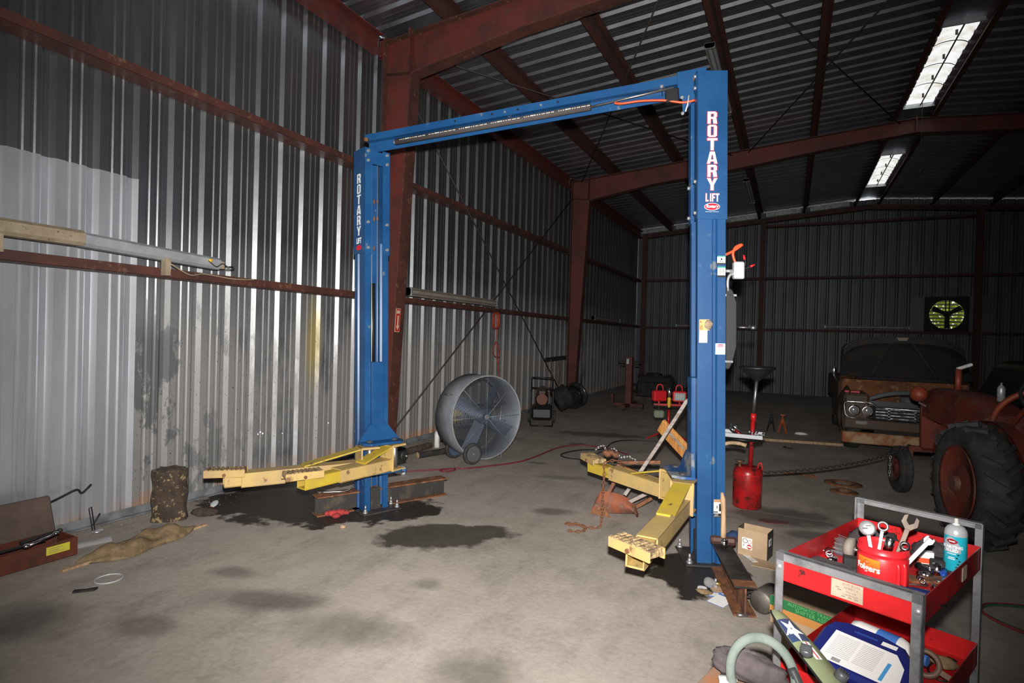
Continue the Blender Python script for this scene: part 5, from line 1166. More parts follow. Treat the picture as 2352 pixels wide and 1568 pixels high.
# bulb, leaflet, cup, litter
t = thing('light_bulb', 'clear glass light bulb lying at the foot of the near post', 'light bulb', (-0.44, 3.97, 0.034), 0.15)
mglass, n, l, b_ = nt('bulb_glass'); setin(b_, rough=0.05, trans=0.85); b_.inputs['Base Color'].default_value = (0.8, 0.8, 0.8, 1); b_.inputs['IOR'].default_value = 1.3
MB().lathe([(0, -0.034), (0.018, -0.031), (0.031, -0.015), (0.033, 0.0), (0.028, 0.018), (0.017, 0.038), (0.014, 0.048)], (0, 0, 0), (1, 0, 0), 20).build('globe', mglass, t)
MB().lathe([(0.014, 0.046), (0.0145, 0.07), (0.008, 0.078), (0, 0.08)], (0, 0, 0), (1, 0, 0), 14).build('screw_base', M('brass', (0.55, 0.38, 0.12), rough=0.3, metal=0.9), t)
t = thing('leaflet', 'blue and white leaflet lying on the floor at the near post', 'leaflet', (-0.345, 3.80, 0.004), 0.0, rot=(0.06, 0.0, -0.42))
MB().bb(-0.055, 0.055, -0.075, 0.075, 0, 0.002).build('blue_sheet', MAT['paperb'], t); MB().bb(-0.053, 0.055, -0.073, 0.055, 0.002, 0.003).build('white_sheet', MAT['paper'], t)
t = thing('blue_leaflet', 'half hidden blue leaflet under the white one at the near post', 'leaflet', (-0.385, 3.87, 0.001), 0.25); MB().bb(-0.05, 0.06, -0.03, 0.04, 0, 0.002).build('sheet', MAT['paperb'], t); MB().bb(-0.045, 0.055, -0.02, 0.03, 0.002, 0.0026).build('print', MAT['paper'], t)
solo(MB().ell((0, 0, 0.012), (0.05, 0.03, 0.014), 10, 7, jit=0.2), 'leaf_litter', MAT['burlap'], 'small tan clump of leaves under the bulb and leaflet', 'leaf litter', (-0.455, 3.86, 0))
solo(MB().cyl((0, 0, 0), (0, 0, 0.012), 0.03, n=18), 'bottle_cap', MAT['white'], 'white bottle cap on the floor by the light bulb', 'bottle cap', (-0.475, 3.915, 0))
t = thing('metal_cup', 'dented grey metal cup lying on its side near the tool cart', 'cup', (-0.085, 3.80, 0.075), 1.15)
MB().lathe([(0.0, -0.085), (0.06, -0.083), (0.071, -0.07), (0.073, 0.08), (0.070, 0.08), (0.068, -0.065), (0.0, -0.075)], (0, 0, 0), (1, 0, 0), 26).build('body', M('dull_tin', (0.15, 0.135, 0.115), (0.09, 0.08, 0.068), scale=7, rough=0.5, metal=0.4), t)
MB().tube(smooth_path([(-0.06, 0.068, 0.0), (-0.055, 0.115, -0.01), (0.03, 0.118, -0.01), (0.045, 0.07, 0.0)], 5), 0.009, 8).build('handle', MAT['darksteel'], t)
t = thing('socket', 'small chrome socket lying on the floor before the metal cup', 'socket', (-0.21, 3.64, 0.012), 0.4); MB().lathe([(0.006, -0.03), (0.012, -0.03), (0.012, 0.0), (0.010, 0.005), (0.010, 0.03), (0.006, 0.03)], (0, 0, 0), (1, 0, 0), 14).build('body', MAT['steel'], t)
solo(MB().box((0, 0, 0.01), (0.03, 0.05, 0.02)), 'red_tin', MAT['letred'], 'small dark red tin beside the I-beam end', 'tin', (-0.16, 3.90, 0.0), 0.3, bev=0.004)
solo(MB().cyl((0, 0, 0), (0, 0, 0.03), 0.018, n=12).cyl((0, 0, 0.03), (0, 0, 0.06), 0.008, n=8), 'loose_bolt', MAT['zinc'], 'zinc bolt standing on the floor left of the dark I-beam', 'bolt', (-0.40, 3.99, 0))
solo(MB().box((0, 0, 0.0015), (0.16, 0.10, 0.003)), 'cardboard_scrap', MAT['cardboard'], 'cardboard scrap on the floor between bulb and dark I-beam', 'cardboard', (-0.355, 3.99, 0), 0.5)

# ------------------------------------------------------------------ oil drain on its can
t = thing('oil_drain', 'red oil drain can with tall pole and black funnel behind the near post', 'oil drain', (-0.345, 6.12, 0))
MB().lathe([(0, 0.0), (0.125, 0.0), (0.135, 0.012), (0.135, 0.34), (0.128, 0.375), (0.10, 0.40), (0.04, 0.41), (0, 0.41)], n=32).build('can', MAT['redcan'], t)
MB().lathe([(0.136, 0.33), (0.138, 0.335), (0.136, 0.34)], n=32).build('can_seam', MAT['redp'], t)
pole = MB().cyl((0.02, 0, 0.40), (0.035, 0, 0.93), 0.021, n=14).build('outer_pole', MAT['redcan'], t)
MB().cyl((0.034, 0, 0.86), (0.035, 0, 0.93), 0.027, n=14).build('collar', MAT['redp'], pole)
MB().cyl((0.035, 0, 0.93), (0.055, 0, 1.27), 0.016, n=14).build('inner_pole', MAT['steel'], t)
fn = MB().lathe([(0.02, 1.25), (0.035, 1.26), (0.05, 1.275), (0.135, 1.345), (0.135, 1.365), (0.168, 1.37), (0.168, 1.395), (0.155, 1.395), (0.12, 1.36), (0.0, 1.30)], (0.055, 0, 0), (0, 0, 1), 32).build('funnel', MAT['black'], t)
mb = MB().lathe([(0.012, 0.40), (0.014, 0.43), (0.045, 0.455), (0.047, 0.46), (0.04, 0.458), (0.008, 0.43)], (-0.075, -0.04, 0), (0, 0, 1), 18); mb.build('filler_cup', M('brass_dull', (0.30, 0.24, 0.13), rough=0.35, metal=0.8), t)
MB().tube(smooth_path([(0.09, -0.03, 0.39), (0.10, -0.03, 0.445), (0.125, -0.03, 0.445), (0.13, -0.03, 0.385)], 4), 0.008, 6).build('lug', MAT['redp'], t)
# tray clamped on the drain pole
tr = MB().bb(-0.25, 0.13, -0.16, 0.10, 0.70, 0.706).bb(-0.25, 0.13, -0.165, -0.155, 0.70, 0.738).bb(-0.25, 0.13, 0.095, 0.105, 0.70, 0.738).bb(-0.25, -0.24, -0.16, 0.10, 0.70, 0.738).bb(0.12, 0.13, -0.16, 0.10, 0.70, 0.738).build('tool_tray', M('pale_grey_tray', (0.45, 0.46, 0.49), rough=0.5), t, bev=0.003)
MB().cyl((0.03, 0.0, 0.66), (0.031, 0, 0.71), 0.03, n=12).build('tray_clamp', MAT['blackm'], t)
MB().lathe([(0, 0.0), (0.13, 0.02), (0.15, 0.045), (0.12, 0.04), (0, 0.02)], (-0.06, 0.0, 0.64), (0, 0, 1), 24).build('drip_bowl', MAT['black'], t)
DX, DY, DZ = -0.345, 6.12, 0.712
t = thing('filter_wrench', 'steel band filter wrench with red handle in the drain tray', 'filter wrench', (DX-0.14, DY-0.05, DZ))
MB().lathe([(0.052, -0.014), (0.054, -0.014), (0.054, 0.014), (0.052, 0.014)], (0, 0, 0.06), (0.6, -0.3, 0.7), 26).build('band', MAT['chrome'], t); MB().tube([(0.02, -0.05, 0.05), (0.07, -0.07, 0.015)], 0.015, 8).build('grip', MAT['redcan'], t)
for i, (x, y, a_, lb) in enumerate(((-0.03, -0.06, 0.5, 'chrome spanner lying in the drain tray next to the filter wrench'), (0.02, -0.02, 0.9, 'chrome spanner lying crosswise in the middle of the drain tray'), (0.07, -0.08, 0.2, 'chrome ring spanner at the right end of the drain tray'))):
    t = thing('spanner', lb, 'spanner', (DX+x, DY+y, DZ), a_)
    MB().bar((-0.07, 0, 0.012), (0.06, 0, 0.028), 0.012, 0.007).build('shaft', MAT['chrome'], t); MB().lathe([(0.010, -0.006), (0.019, -0.006), (0.019, 0.006), (0.010, 0.006), (0.010, -0.006)], (0.07, 0, 0.032), (0, -0.5, 0.8), 16).build('ring_end', MAT['chrome'], t)
solo(MB().box((0, 0, 0.018), (0.09, 0.03, 0.03)), 'black_pliers', MAT['blackm'], 'black tool at the back of the drain tray', 'pliers', (DX-0.05, DY+0.05, DZ), 0.3, bev=0.006)
t = thing('axe_handle', 'curved pale wooden axe handle sticking out behind the near post', 'axe handle', (-0.70, 5.75, 0.62))
MB().tube(smooth_path([(0.0, 0.0, -0.06), (0.10, 0.02, 0.0), (0.19, 0.04, 0.045), (0.28, 0.06, 0.05), (0.35, 0.07, 0.035)], 5), [0.018]*20+[0.024], 10).build('handle', MAT['woodtan'], t)
MB().bb(-0.05, 0.0, -0.03, 0.03, -0.62, -0.04).build('stand', MAT['darksteel'], t)

# ------------------------------------------------------------------ red twin work light on tripod
t = thing('work_light', 'red twin halogen work light on a tripod behind the plow', 'work light', (-1.72, 9.29, 0), 0.35)
MB().cyl((0, 0, 0.18), (0, 0, 0.52), 0.022, n=10).build('mast', MAT['redp'], t); MB().cyl((0, 0, 0.50), (0, 0, 0.62), 0.020, n=10).build('inner_mast', MAT['black'], t)
MB().lathe([(0.018, 0.55), (0.03, 0.62), (0.024, 0.66), (0.032, 0.70), (0.02, 0.72)], n=14).build('grip', MAT['yellowp'], t)
MB().lathe([(0.02, 0.72), (0.035, 0.77), (0.038, 0.82), (0.02, 0.87), (0, 0.875)], n=14).build('trouble_lamp', MAT['chrome'], t)
for k in range(3):
    a_ = 2*PI*k/3+2.6; MB().bar((0, 0, 0.20), (0.36*math.cos(a_), 0.36*math.sin(a_), 0.015), 0.03, 0.02).build('leg', MAT['redp'], t)
MB().bar((-0.24, 0, 0.60), (0.24, 0, 0.60), 0.03, 0.03).build('cross_bar', MAT['redp'], t)
for s_ in (-1, 1):
    q = MB().box((0.16*s_, -0.02, 0.74), (0.22, 0.11, 0.17), Matrix.Rotation(0.35*s_*-1 if s_ < 0 else -0.2, 3, 'Z')); hd = q.build('lamp_head', MAT['redplastic'], t, bev=0.02)
    if s_ > 0:
        MB().box((0.15*s_, -0.09, 0.74), (0.165, 0.02, 0.115), Matrix.Rotation(-0.2, 3, 'Z')).build('lens', M('lamp_lens', (0.25, 0.28, 0.27), rough=0.25), hd, bev=0.01)
        for k in range(5): MB().bar((0.09+0.035*k, -0.105+0.008*k*0-0.007*k*0, 0.68), (0.09+0.035*k, -0.105, 0.80), 0.004, 0.004).build('guard_wire', MAT['zinc'], hd)
    MB().tube(smooth_path([(0.10*s_, 0, 0.82), (0.11*s_, 0, 0.90), (0.15*s_, 0, 0.92), (0.19*s_, 0, 0.90), (0.20*s_, 0, 0.82)], 4), 0.010, 6).build('handle', MAT['redplastic'], t)
    MB().bar((0.16*s_, 0, 0.61), (0.16*s_, 0, 0.68), 0.03, 0.02, (1, 0, 0)).build('yoke', MAT['redp'], t)
MB().box((-0.16, -0.02, 0.45), (0.16, 0.12, 0.12)).build('cord_box', M('sage_box', (0.20, 0.24, 0.17), rough=0.7), t, bev=0.02); MB().bar((-0.16, 0, 0.50), (-0.16, 0, 0.60), 0.02, 0.02, (1, 0, 0)).build('hanger', MAT['blackm'], t)

# ------------------------------------------------------------------ engine stand and engine in the far left
t = thing('engine_stand', 'dark red engine stand in the far left corner', 'engine stand', (-3.40, 13.3, 0))
mdr = M('dark_red_paint', (0.12, 0.025, 0.018), (0.07, 0.02, 0.015), scale=5, rough=0.6)
MB().bb(-0.075, 0.075, -0.075, 0.075, 0.08, 1.22).build('mast', mdr, t, bev=0.005)
MB().bb(-0.27, 0.27, -0.03, 0.03, 1.08, 1.11).bb(-0.22, 0.22, -0.03, 0.03, 1.02, 1.045).build('cross_bar', MAT['blackm'], t)
MB().bb(-0.35, 0.35, -0.06, 0.06, 0.05, 0.12).bb(-0.05, 0.05, -0.5, 0.6, 0.05, 0.12).build('base', mdr, t)
MB().bb(-0.055, 0.0, -0.09, -0.075, 1.05, 1.17).build('label', MAT['silver'], t)
for (x, y) in ((-0.33, 0), (0.33, 0), (0, -0.46), (0, 0.56)): MB().cyl((x-0.02, y, 0.045), (x+0.02, y, 0.045), 0.045, n=12).build('caster', MAT['darksteel'], t)
MB().bb(-0.42, -0.36, -0.05, 0.05, 0.1, 0.32).build('handle', mdr, t)
t = thing('engine_block', 'greasy dark engine block on the floor in the far left corner', 'engine', (-3.25, 15.6, 0)); rnd = random.Random(4)
MB().bb(-0.45, 0.45, -0.3, 0.3, 0.10, 0.50).build('block', MAT['blackm'], t, bev=0.03)
for s_ in (-1, 1): MB().box((0.0, 0.2*s_, 0.55), (0.85, 0.18, 0.16), Matrix.Rotation(0.5*s_, 3, 'X')).build('valve_cover', M('grimy_cover', (0.025, 0.022, 0.018), rough=0.7), t, bev=0.03)
MB().lathe([(0, 0.62), (0.2, 0.62), (0.22, 0.66), (0.2, 0.72), (0.05, 0.74), (0, 0.74)], (-0.05, 0, 0), (0, 0, 1), 20).build('air_cleaner', MAT['blackm'], t)
for k in range(14): MB().tube(smooth_path([(rnd.uniform(-0.5, 0.5), rnd.uniform(-0.3, 0), rnd.uniform(0.3, 0.7)) for _ in range(4)], 4), rnd.uniform(0.01, 0.03), 5).build('pipe', MAT['blackm'], t)
MB().cyl((-0.5, -0.05, 0.3), (-0.62, -0.05, 0.3), 0.12, n=16).build('pulley', MAT['darksteel'], t); MB().bb(-0.5, 0.5, -0.32, 0.32, 0, 0.10).build('pallet', MAT['dirt'], t)
t = thing('transmission_case', 'second grimy machine part beside the far engine block', 'transmission', (-2.30, 15.9, 0)); MB().lathe([(0, 0), (0.26, 0), (0.28, 0.1), (0.2, 0.35), (0.14, 0.6), (0.1, 0.62), (0, 0.62)], n=18).build('case', MAT['blackm'], t); MB().cyl((0, 0, 0.6), (0, 0, 0.78), 0.04, n=10).build('shaft', MAT['darksteel'], t)
# middle-distance floor things
t = thing('jack_stand', 'black jack stand on the floor beyond the oil drain', 'jack stand', (-0.28, 11.55, 0))
def jack(t, mt):
    for k in range(4):
        a_ = PI/4+PI/2*k; MB().bar((0.09*math.cos(a_), 0.09*math.sin(a_), 0.01), (0.03*math.cos(a_), 0.03*math.sin(a_), 0.22), 0.03, 0.008, (math.cos(a_), math.sin(a_), 0)).build('leg', mt, t)
    MB().lathe([(0.035, 0.2), (0.04, 0.22), (0.03, 0.26), (0.022, 0.26)], n=12).build('collar', mt, t); MB().cyl((0, 0, 0.15), (0, 0, 0.33), 0.014, n=10).build('post', mt, t); MB().bb(-0.035, 0.035, -0.015, 0.015, 0.325, 0.345).build('saddle', mt, t)
jack(t, MAT['blackm']); t = thing('jack_stand', 'orange jack stand on the floor right of the black one', 'jack stand', (-0.09, 11.42, 0)); jack(t, M('jack_orange', (0.40, 0.085, 0.02), rough=0.6))
solo(MB().bar((-0.38, 10.42, 0.02), (0.80, 10.66, 0.02), 0.09, 0.04), 'lumber_stud', MAT['woodtan'], 'long pale wooden stud lying on the floor left of the old truck', 'lumber')
solo(MB().ell((0, 0, 0.02), (0.11, 0.05, 0.025), 10, 6, jit=0.25), 'crumpled_tissue', MAT['paper'], 'crumpled white paper on the floor left of the truck', 'paper', (0.22, 11.49, 0))
t = thing('floor_hook', 'small dark hook lying on the floor behind the red can', 'hook', (0.0, 9.84, 0)); MB().tube(smooth_path([(0.08, -0.05, 0.012), (0, 0, 0.012), (-0.05, 0.05, 0.012), (-0.02, 0.09, 0.012)], 4), 0.010, 5).build('bar', MAT['blackm'], t)
for i, (x, y, r, lb) in enumerate(((0.60, 7.72, 0.20, 'rusty plough disc lying flat on the floor left of the tractor'), (0.58, 7.30, 0.14, 'smaller rusty disc in front of the plough disc'))):
    solo(MB().lathe([(r*0.45, 0.012), (r*0.7, 0.02), (r, 0.006), (r, 0.0), (r*0.45, 0.0), (r*0.45, 0.012)], n=28), 'plough_disc', MAT['rust'], lb, 'disc', (x, y, 0.002))
t = thing('rusty_chain', 'rusty chain heaped on the floor behind the red can', 'chain', (0.15, 7.85, 0)); chain_links(smooth_path([(-0.03, 7.86, 0.015), (0.08, 7.84, 0.03), (0.16, 7.87, 0.03), (0.24, 7.83, 0.02), (0.3, 7.86, 0.03), (0.22, 7.88, 0.02), (0.35, 7.83, 0.015)], 5), t, MAT['rust'], 0.007, 0.05, 0.032)
t = thing('tow_chain', 'taut dark chain from the red can to the tractor axle', 'chain', (-0.22, 6.15, 0.33))
chain_links(smooth_path([(-0.20, 6.10, 0.36), (0.20, 6.45, 0.37), (0.60, 6.82, 0.41), (0.95, 7.25, 0.46), (1.22, 7.60, 0.55)], 6), t, MAT['darksteel'], 0.0065, 0.050, 0.032)
chain_links([(1.0, 7.30, 0.46), (1.0, 7.31, 0.22)], t, MAT['steel'], 0.006, 0.046, 0.03)
solo(MB().prism([(-0.14, -0.03), (-0.05, -0.07), (0.1, -0.05), (0.15, 0.03), (0.02, 0.06), (-0.1, 0.05)], 0.008), 'leather_scrap', M('red_brown_scrap', (0.12, 0.05, 0.045), rough=0.9), 'flat reddish scrap on the stained floor behind the cart', 'scrap', (-0.10, 5.72, 0), 0.2)
# ------------------------------------------------------------------ old pickup with its hood up
trk = M('truck_faded_paint', (0.075, 0.055, 0.038), (0.11, 0.05, 0.022), scale=2.5, rough=0.65, c3=(0.05, 0.05, 0.05), s3=7)
trd = M('truck_dark_paint', (0.035, 0.04, 0.045), (0.06, 0.05, 0.045), scale=3, rough=0.5)
trr = M('truck_rust', (0.21, 0.075, 0.022), (0.12, 0.042, 0.018), scale=4, rough=0.8, c3=(0.36, 0.22, 0.10), s3=9)
bmp_m = M('bumper_rust_white', (0.42, 0.28, 0.16), (0.30, 0.10, 0.03), scale=6, lo=0.45, hi=0.6, rough=0.7)
t = thing('pickup_truck', 'old rusty pickup truck with open hood and quad headlights', 'truck', (1.68, 10.1, 0))
W = 0.94
# local: x across, y backwards from the nose, z up
def side_fender(s):
    q = MB()
    def f(u, v):
        y = 1.15*u; z = 0.20+v*(0.72+0.06*math.sin(PI*u))
        x = s*(W-0.05+0.05*math.sin(PI*min(1, v*1.1))+0.0*u)
        if v > 0.85: x -= s*0.06*(v-0.85)/0.15
        cy = 0.50; r = 0.38
        dz = z-0.32; dy = y-cy
        if dz*dz+dy*dy < r*r and dz > -0.2: z = max(z, 0.32+math.sqrt(max(0, r*r-dy*dy)))
        return (x, y, min(z, 0.99))
    q.grid(f, 24, 14); return q
for s in (-1, 1): side_fender(s).build('fender', trk, t)
MB().bb(-W+0.03, W-0.03, 0.02, 0.06, 0.36, 0.52).build('valance', trk, t, bev=0.02)
MB().bb(-W+0.02, -W+0.36, 0.03, 0.10, 0.46, 0.90).build('nose_panel', trk, t, bev=0.05); MB().bb(W-0.36, W-0.02, 0.03, 0.10, 0.46, 0.90).build('nose_panel', trk, t, bev=0.05)
MB().bb(-0.62, 0.62, 0.08, 0.11, 0.72, 0.80).build('radiator_support', trd, t)
# bezel and grille as one chrome outline each side
def bezel_pts(s, k=0.0):
    P = [(-0.91, 0.72), (-0.905, 0.755), (-0.87, 0.775), (-0.60, 0.775), (-0.54, 0.76), (-0.48, 0.715), (-0.43, 0.705), (0.0, 0.705), (0.0, 0.525), (-0.80, 0.525), (-0.86, 0.54), (-0.90, 0.58)]
    return [(s*-x if s > 0 else x, 0.0, z) for x, z in P]
for s in (-1, 1):
    MB().tube(bezel_pts(s), 0.013, 6, closed=True).build('bezel', MAT['chrome'], t)
    for i, x in enumerate((-0.78, -0.605)):
        X = x if s < 0 else -x
        lam = MB().lathe([(0.06, 0.0), (0.082, 0.0), (0.082, 0.03), (0.06, 0.03)], (X, 0.03, 0.645), (0, -1, 0), 26).build('headlight', MAT['chrome'], t)
        MB().lathe([(0, 0.022), (0.03, 0.020), (0.062, 0.006), (0.062, 0.0)], (X, 0.02, 0.645), (0, -1, 0), 24).build('lens', M('headlight_glass', (0.45, 0.46, 0.46), rough=0.12, metal=0.5), lam)
for z in (0.555, 0.60, 0.645, 0.69):
    MB().bar((-0.50, 0.01, z), (0.50, 0.01, z), 0.02, 0.018).build('grille_bar', MAT['chrome'], t)
for x in (-0.33, 0.0, 0.33): MB().bb(x-0.015, x+0.015, 0.0, 0.03, 0.525, 0.71).build('grille_post', MAT['chrome'], t)
MB().bb(-0.50, 0.50, 0.09, 0.10, 0.50, 0.72).build('grille_back', MAT['blackm'], t)
for x in (-0.68, 0.68): MB().bb(x-0.08, x+0.08, 0.005, 0.03, 0.43, 0.49).build('turn_signal', M('signal_lens', (0.22, 0.20, 0.17), rough=0.3), t, bev=0.01)
MB().prism([(-0.95, 0.10), (-0.93, -0.02), (0.93, -0.02), (0.95, 0.10), (0.90, 0.10), (0.90, 0.03), (-0.90, 0.03), (-0.90, 0.10)], 0.17, Matrix.Translation((0, -0.06, 0.155))).build('bumper', bmp_m, t, bev=0.015)
for (x, y) in ((-0.76, 0.50), (0.76, 0.50), (-0.76, 3.3), (0.76, 3.3)):
    w = MB().lathe([(0.0, -0.09), (0.20, -0.09), (0.31, -0.10), (0.335, -0.07), (0.335, 0.07), (0.31, 0.10), (0.20, 0.09), (0.0, 0.09)], (x, y, 0.333), (1, 0, 0), 30).build('wheel', MAT['tyre'], t)
    MB().lathe([(0, 0.03), (0.1, 0.03), (0.17, 0.0), (0.2, 0.01)], (x+(0.085 if x > 0 else -0.085), y, 0.333), (1 if x > 0 else -1, 0, 0), 24).build('hubcap', trr, w)
# inner engine bay, firewall, cowl
MB().bb(-0.62, -0.58, 0.12, 1.15, 0.5, 0.88).build('inner_fender', trr, t); MB().bb(0.58, 0.62, 0.12, 1.15, 0.5, 0.88).build('inner_fender', trr, t)
MB().bb(-0.86, 0.86, 1.12, 1.16, 0.5, 1.06).build('firewall', trr, t)
MB().grid(lambda u, v: (-0.90+1.8*u, 1.10+0.30*v, 1.05+0.10*math.sin(PI*u)+0.05*v), 20, 3).build('cowl', trr, t)
MB().bb(-0.30, 0.30, 0.35, 1.05, 0.45, 0.72).build('engine', MAT['blackm'], t, bev=0.04); MB().cyl((0.05, 0.7, 0.72), (0.05, 0.7, 0.84), 0.16, n=20).build('air_cleaner', M('grey_blue_part', (0.12, 0.13, 0.14), rough=0.6), t)
MB().tube(smooth_path([(-0.58, 0.3, 0.80), (-0.3, 0.3, 0.90), (0.0, 0.35, 0.93), (0.25, 0.4, 0.92)], 5), 0.035, 8).build('radiator_hose', MATS['grey_blue_part'], t)
MB().bb(-0.52, 0.52, 0.14, 0.20, 0.45, 0.74).build('radiator', MAT['blackm'], t)
# hood standing open
def hood(u, v, th=0.0):
    x = -0.90+1.80*u; e = 1-abs(2*u-1)**6
    z = 1.12+v*(0.60*(0.72+0.28*e)+0.05*math.sin(PI*u)); y = 1.05+0.35*v+0.02*math.sin(PI*u)+th
    return (x*(1-0.06*v), y, z)
hd = MB().grid(lambda u, v: hood(u, v), 26, 8).build('hood_underside', M('hood_blue_black', (0.012, 0.016, 0.022), (0.03, 0.022, 0.016), scale=3, rough=0.5), t)
MB().grid(lambda u, v: hood(u, v, 0.05), 26, 8).build('hood_skin', trd, t)
mb = MB().tube([hood(i/26, 1.0, 0.0) for i in range(27)], 0.035, 8); mb.build('hood_lip', trd, t)
def lip(u, v): 
    a_ = Vector(hood(u, 1.0)); return a_+Vector((0, -0.10*v, 0.02-0.10*v*v))
MB().grid(lip, 26, 4).build('hood_nose', trd, t)
MB().bar(Vector(hood(0.25, 0.05))+Vector((0, -0.02, 0)), Vector(hood(0.42, 0.95))+Vector((0, -0.02, 0)), 0.05, 0.02).bar(Vector(hood(0.75, 0.05))+Vector((0, -0.02, 0)), Vector(hood(0.58, 0.95))+Vector((0, -0.02, 0)), 0.05, 0.02).build('hood_brace', trd, t)
em = MB().prism([(-0.085, 0.03), (-0.055, -0.025), (0.055, -0.025), (0.085, 0.03)], 0.02, frame4(lip(0.5, 0.55)+Vector((0, -0.03, 0.0)), (1, 0, 0), (0, -0.2, 1))).build('emblem', M('emblem_brass', (0.34, 0.30, 0.22), rough=0.35, metal=0.6), t)
# cab and bed behind
MB().prism([(1.35, 1.05), (1.75, 1.62), (2.55, 1.66), (2.70, 1.05)], 1.60, Matrix(((0, 0, 1, -0.80), (1, 0, 0, 0), (0, 1, 0, 0), (0, 0, 0, 1)))).build('cab', trd, t, bev=0.06)
MB().bb(-0.92, 0.92, 1.15, 2.72, 0.35, 1.06).build('cab_body', trk, t, bev=0.05); MB().bb(-0.90, 0.90, 2.78, 4.5, 0.55, 1.02).build('bed', trk, t, bev=0.03)
MB().bb(-0.5, 0.5, 0.1, 4.4, 0.30, 0.42).build('chassis', MAT['blackm'], t)
MB().tube([(-0.95, 0.95, 1.0), (-1.02, 0.85, 1.14)], 0.012, 6).build('mirror_arm', MAT['steel'], t); MB().ell((-1.01, 0.86, 1.20), (0.035, 0.02, 0.075), 12, 8).build('mirror', MAT['chrome'], t)
MB().bb(-0.90, -0.70, 0.15, 0.35, 0.90, 0.93).build('red_lamp', MATS['sign_red'], t)

# ------------------------------------------------------------------ small red tractor
red_t = M('tractor_red', (0.16, 0.026, 0.014), (0.085, 0.020, 0.013), scale=4, rough=0.55, c3=(0.12, 0.06, 0.03), s3=9)
red_o = M('tractor_orange_red', (0.27, 0.045, 0.018), (0.16, 0.035, 0.018), scale=5, rough=0.5)
A_ = math.radians(10)
t = thing('tractor', 'small faded red tractor with ribbed rear tyres beside the truck', 'tractor', (1.82, 5.98, 0), A_)
# local: y forward, x right
def rear_wheel(s):
    x = 0.43*s; r = 0.51
    w = MB().lathe([(0.30, -0.12), (0.40, -0.145), (0.455, -0.13), (0.485, -0.08), (0.49, 0.0), (0.485, 0.08), (0.455, 0.13), (0.40, 0.145), (0.30, 0.12), (0.30, -0.12)], (x, 0, r), (1, 0, 0), 44).build('rear_tyre', MAT['tyre'], t)
    lug = None; N = 20
    for k in range(N):
        for h in (-1, 1):
            a_ = 2*PI*(k+(0.5 if h > 0 else 0))/N
            if lug is None:
                lug = MB().box((0, 0, 0), (0.15, 0.034, 0.040), Matrix.Rotation(0.62, 3, 'Z')).mesh('lug'); lug.materials.append(MAT['tyre']); lug2 = MB().box((0, 0, 0), (0.15, 0.034, 0.040), Matrix.Rotation(-0.62, 3, 'Z')).mesh('lug'); lug2.materials.append(MAT['tyre'])
            R = Matrix.Rotation(a_, 4, 'X'); m4 = Matrix.Translation((x, 0, r)) @ R @ Matrix.Translation((0.062*h, 0, 0.492)) @ Matrix.Rotation(-0.22*h*-1, 4, 'Y')
            inst('lug', lug if h > 0 else lug2, MAT['tyre'], w, m4)
    so = s
    MB().lathe([(0.0, 0.02), (0.10, 0.02), (0.17, -0.02), (0.24, -0.03), (0.29, 0.02), (0.31, 0.035), (0.31, 0.0), (0, -0.02)], (x+0.10*so, 0, r), (so, 0, 0), 36).build('wheel_disc', red_t, w)
    MB().cyl((x+0.05*so, 0, r), (x+0.16*so, 0, r), 0.075, 0.06, n=16).build('hub', M('hub_brown', (0.12, 0.05, 0.035), rough=0.6), w)
rear_wheel(-1); rear_wheel(1)
for s in (-1, 1):
    x = 0.37*s; r = 0.26; y = 1.78
    w = MB().lathe([(0.12, -0.05), (0.20, -0.065), (0.245, -0.05), (0.258, -0.028), (0.25, -0.02), (0.26, 0.0), (0.25, 0.02), (0.258, 0.028), (0.245, 0.05), (0.20, 0.065), (0.12, 0.05), (0.12, -0.05)], (x, y, r), (1, 0, 0), 32).build('front_tyre', MAT['tyre'], t)
    MB().lathe([(0, 0.01), (0.05, 0.02), (0.06, 0.0), (0.13, 0.0), (0.14, 0.02)], (x+0.04*s, y, r), (s, 0, 0), 24).build('wheel_disc', red_t, w)
    MB().bar((x-0.08*s, y, 0.25), (x-0.10*s, y, 0.52), 0.04, 0.04, (1, 0, 0)).build('spindle', red_t, t)
MB().bar((-0.30, 1.78, 0.50), (0.30, 1.78, 0.50), 0.06, 0.06).build('front_axle', red_t, t)
MB().bb(-0.14, 0.14, -0.25, 0.5, 0.38, 0.72).build('gearbox', red_t, t, bev=0.04); MB().bb(-0.10, 0.10, 0.5, 1.7, 0.48, 0.60).build('frame_rail', red_t, t, bev=0.01)
MB().bb(-0.13, 0.13, 0.75, 1.45, 0.55, 0.86).build('engine_block', red_o, t, bev=0.03)
MB().cyl((-0.38, 0, 0.51), (0.38, 0, 0.51), 0.06, n=14).build('rear_axle', red_t, t)
MB().cyl((-0.22, 1.25, 0.68), (-0.13, 1.25, 0.68), 0.07, n=14).build('magneto', MAT['steel'], t); MB().cyl((-0.20, 0.95, 0.66), (-0.13, 0.95, 0.66), 0.05, n=12).build('oil_filter', red_o, t)
def hoodf(u, v):
    y = 0.42+1.28*u; a_ = PI*v; w = 0.235*(1-0.12*u); h = 0.32+0.03*math.sin(PI*u)-0.10*(1-u)**6
    return (-w*math.copysign(abs(math.cos(a_))**0.55, math.cos(a_)), y, 0.83+0.045*u+h*math.sin(a_)**0.6)
MB().grid(hoodf, 18, 18).build('hood', red_t, t)
MB().add([hoodf(0, i/18) for i in range(19)], [tuple(range(19))]).build('cowl_face', red_t, t)
MB().prism([(-0.20, 0.50), (0.20, 0.50), (0.21, 0.95), (0.15, 1.16), (-0.15, 1.16), (-0.21, 0.95)], 0.10, Matrix(((1, 0, 0, 0), (0, 0, 1, 1.68), (0, 1, 0, 0), (0, 0, 0, 1)))).build('grille_shell', red_t, t, bev=0.03)
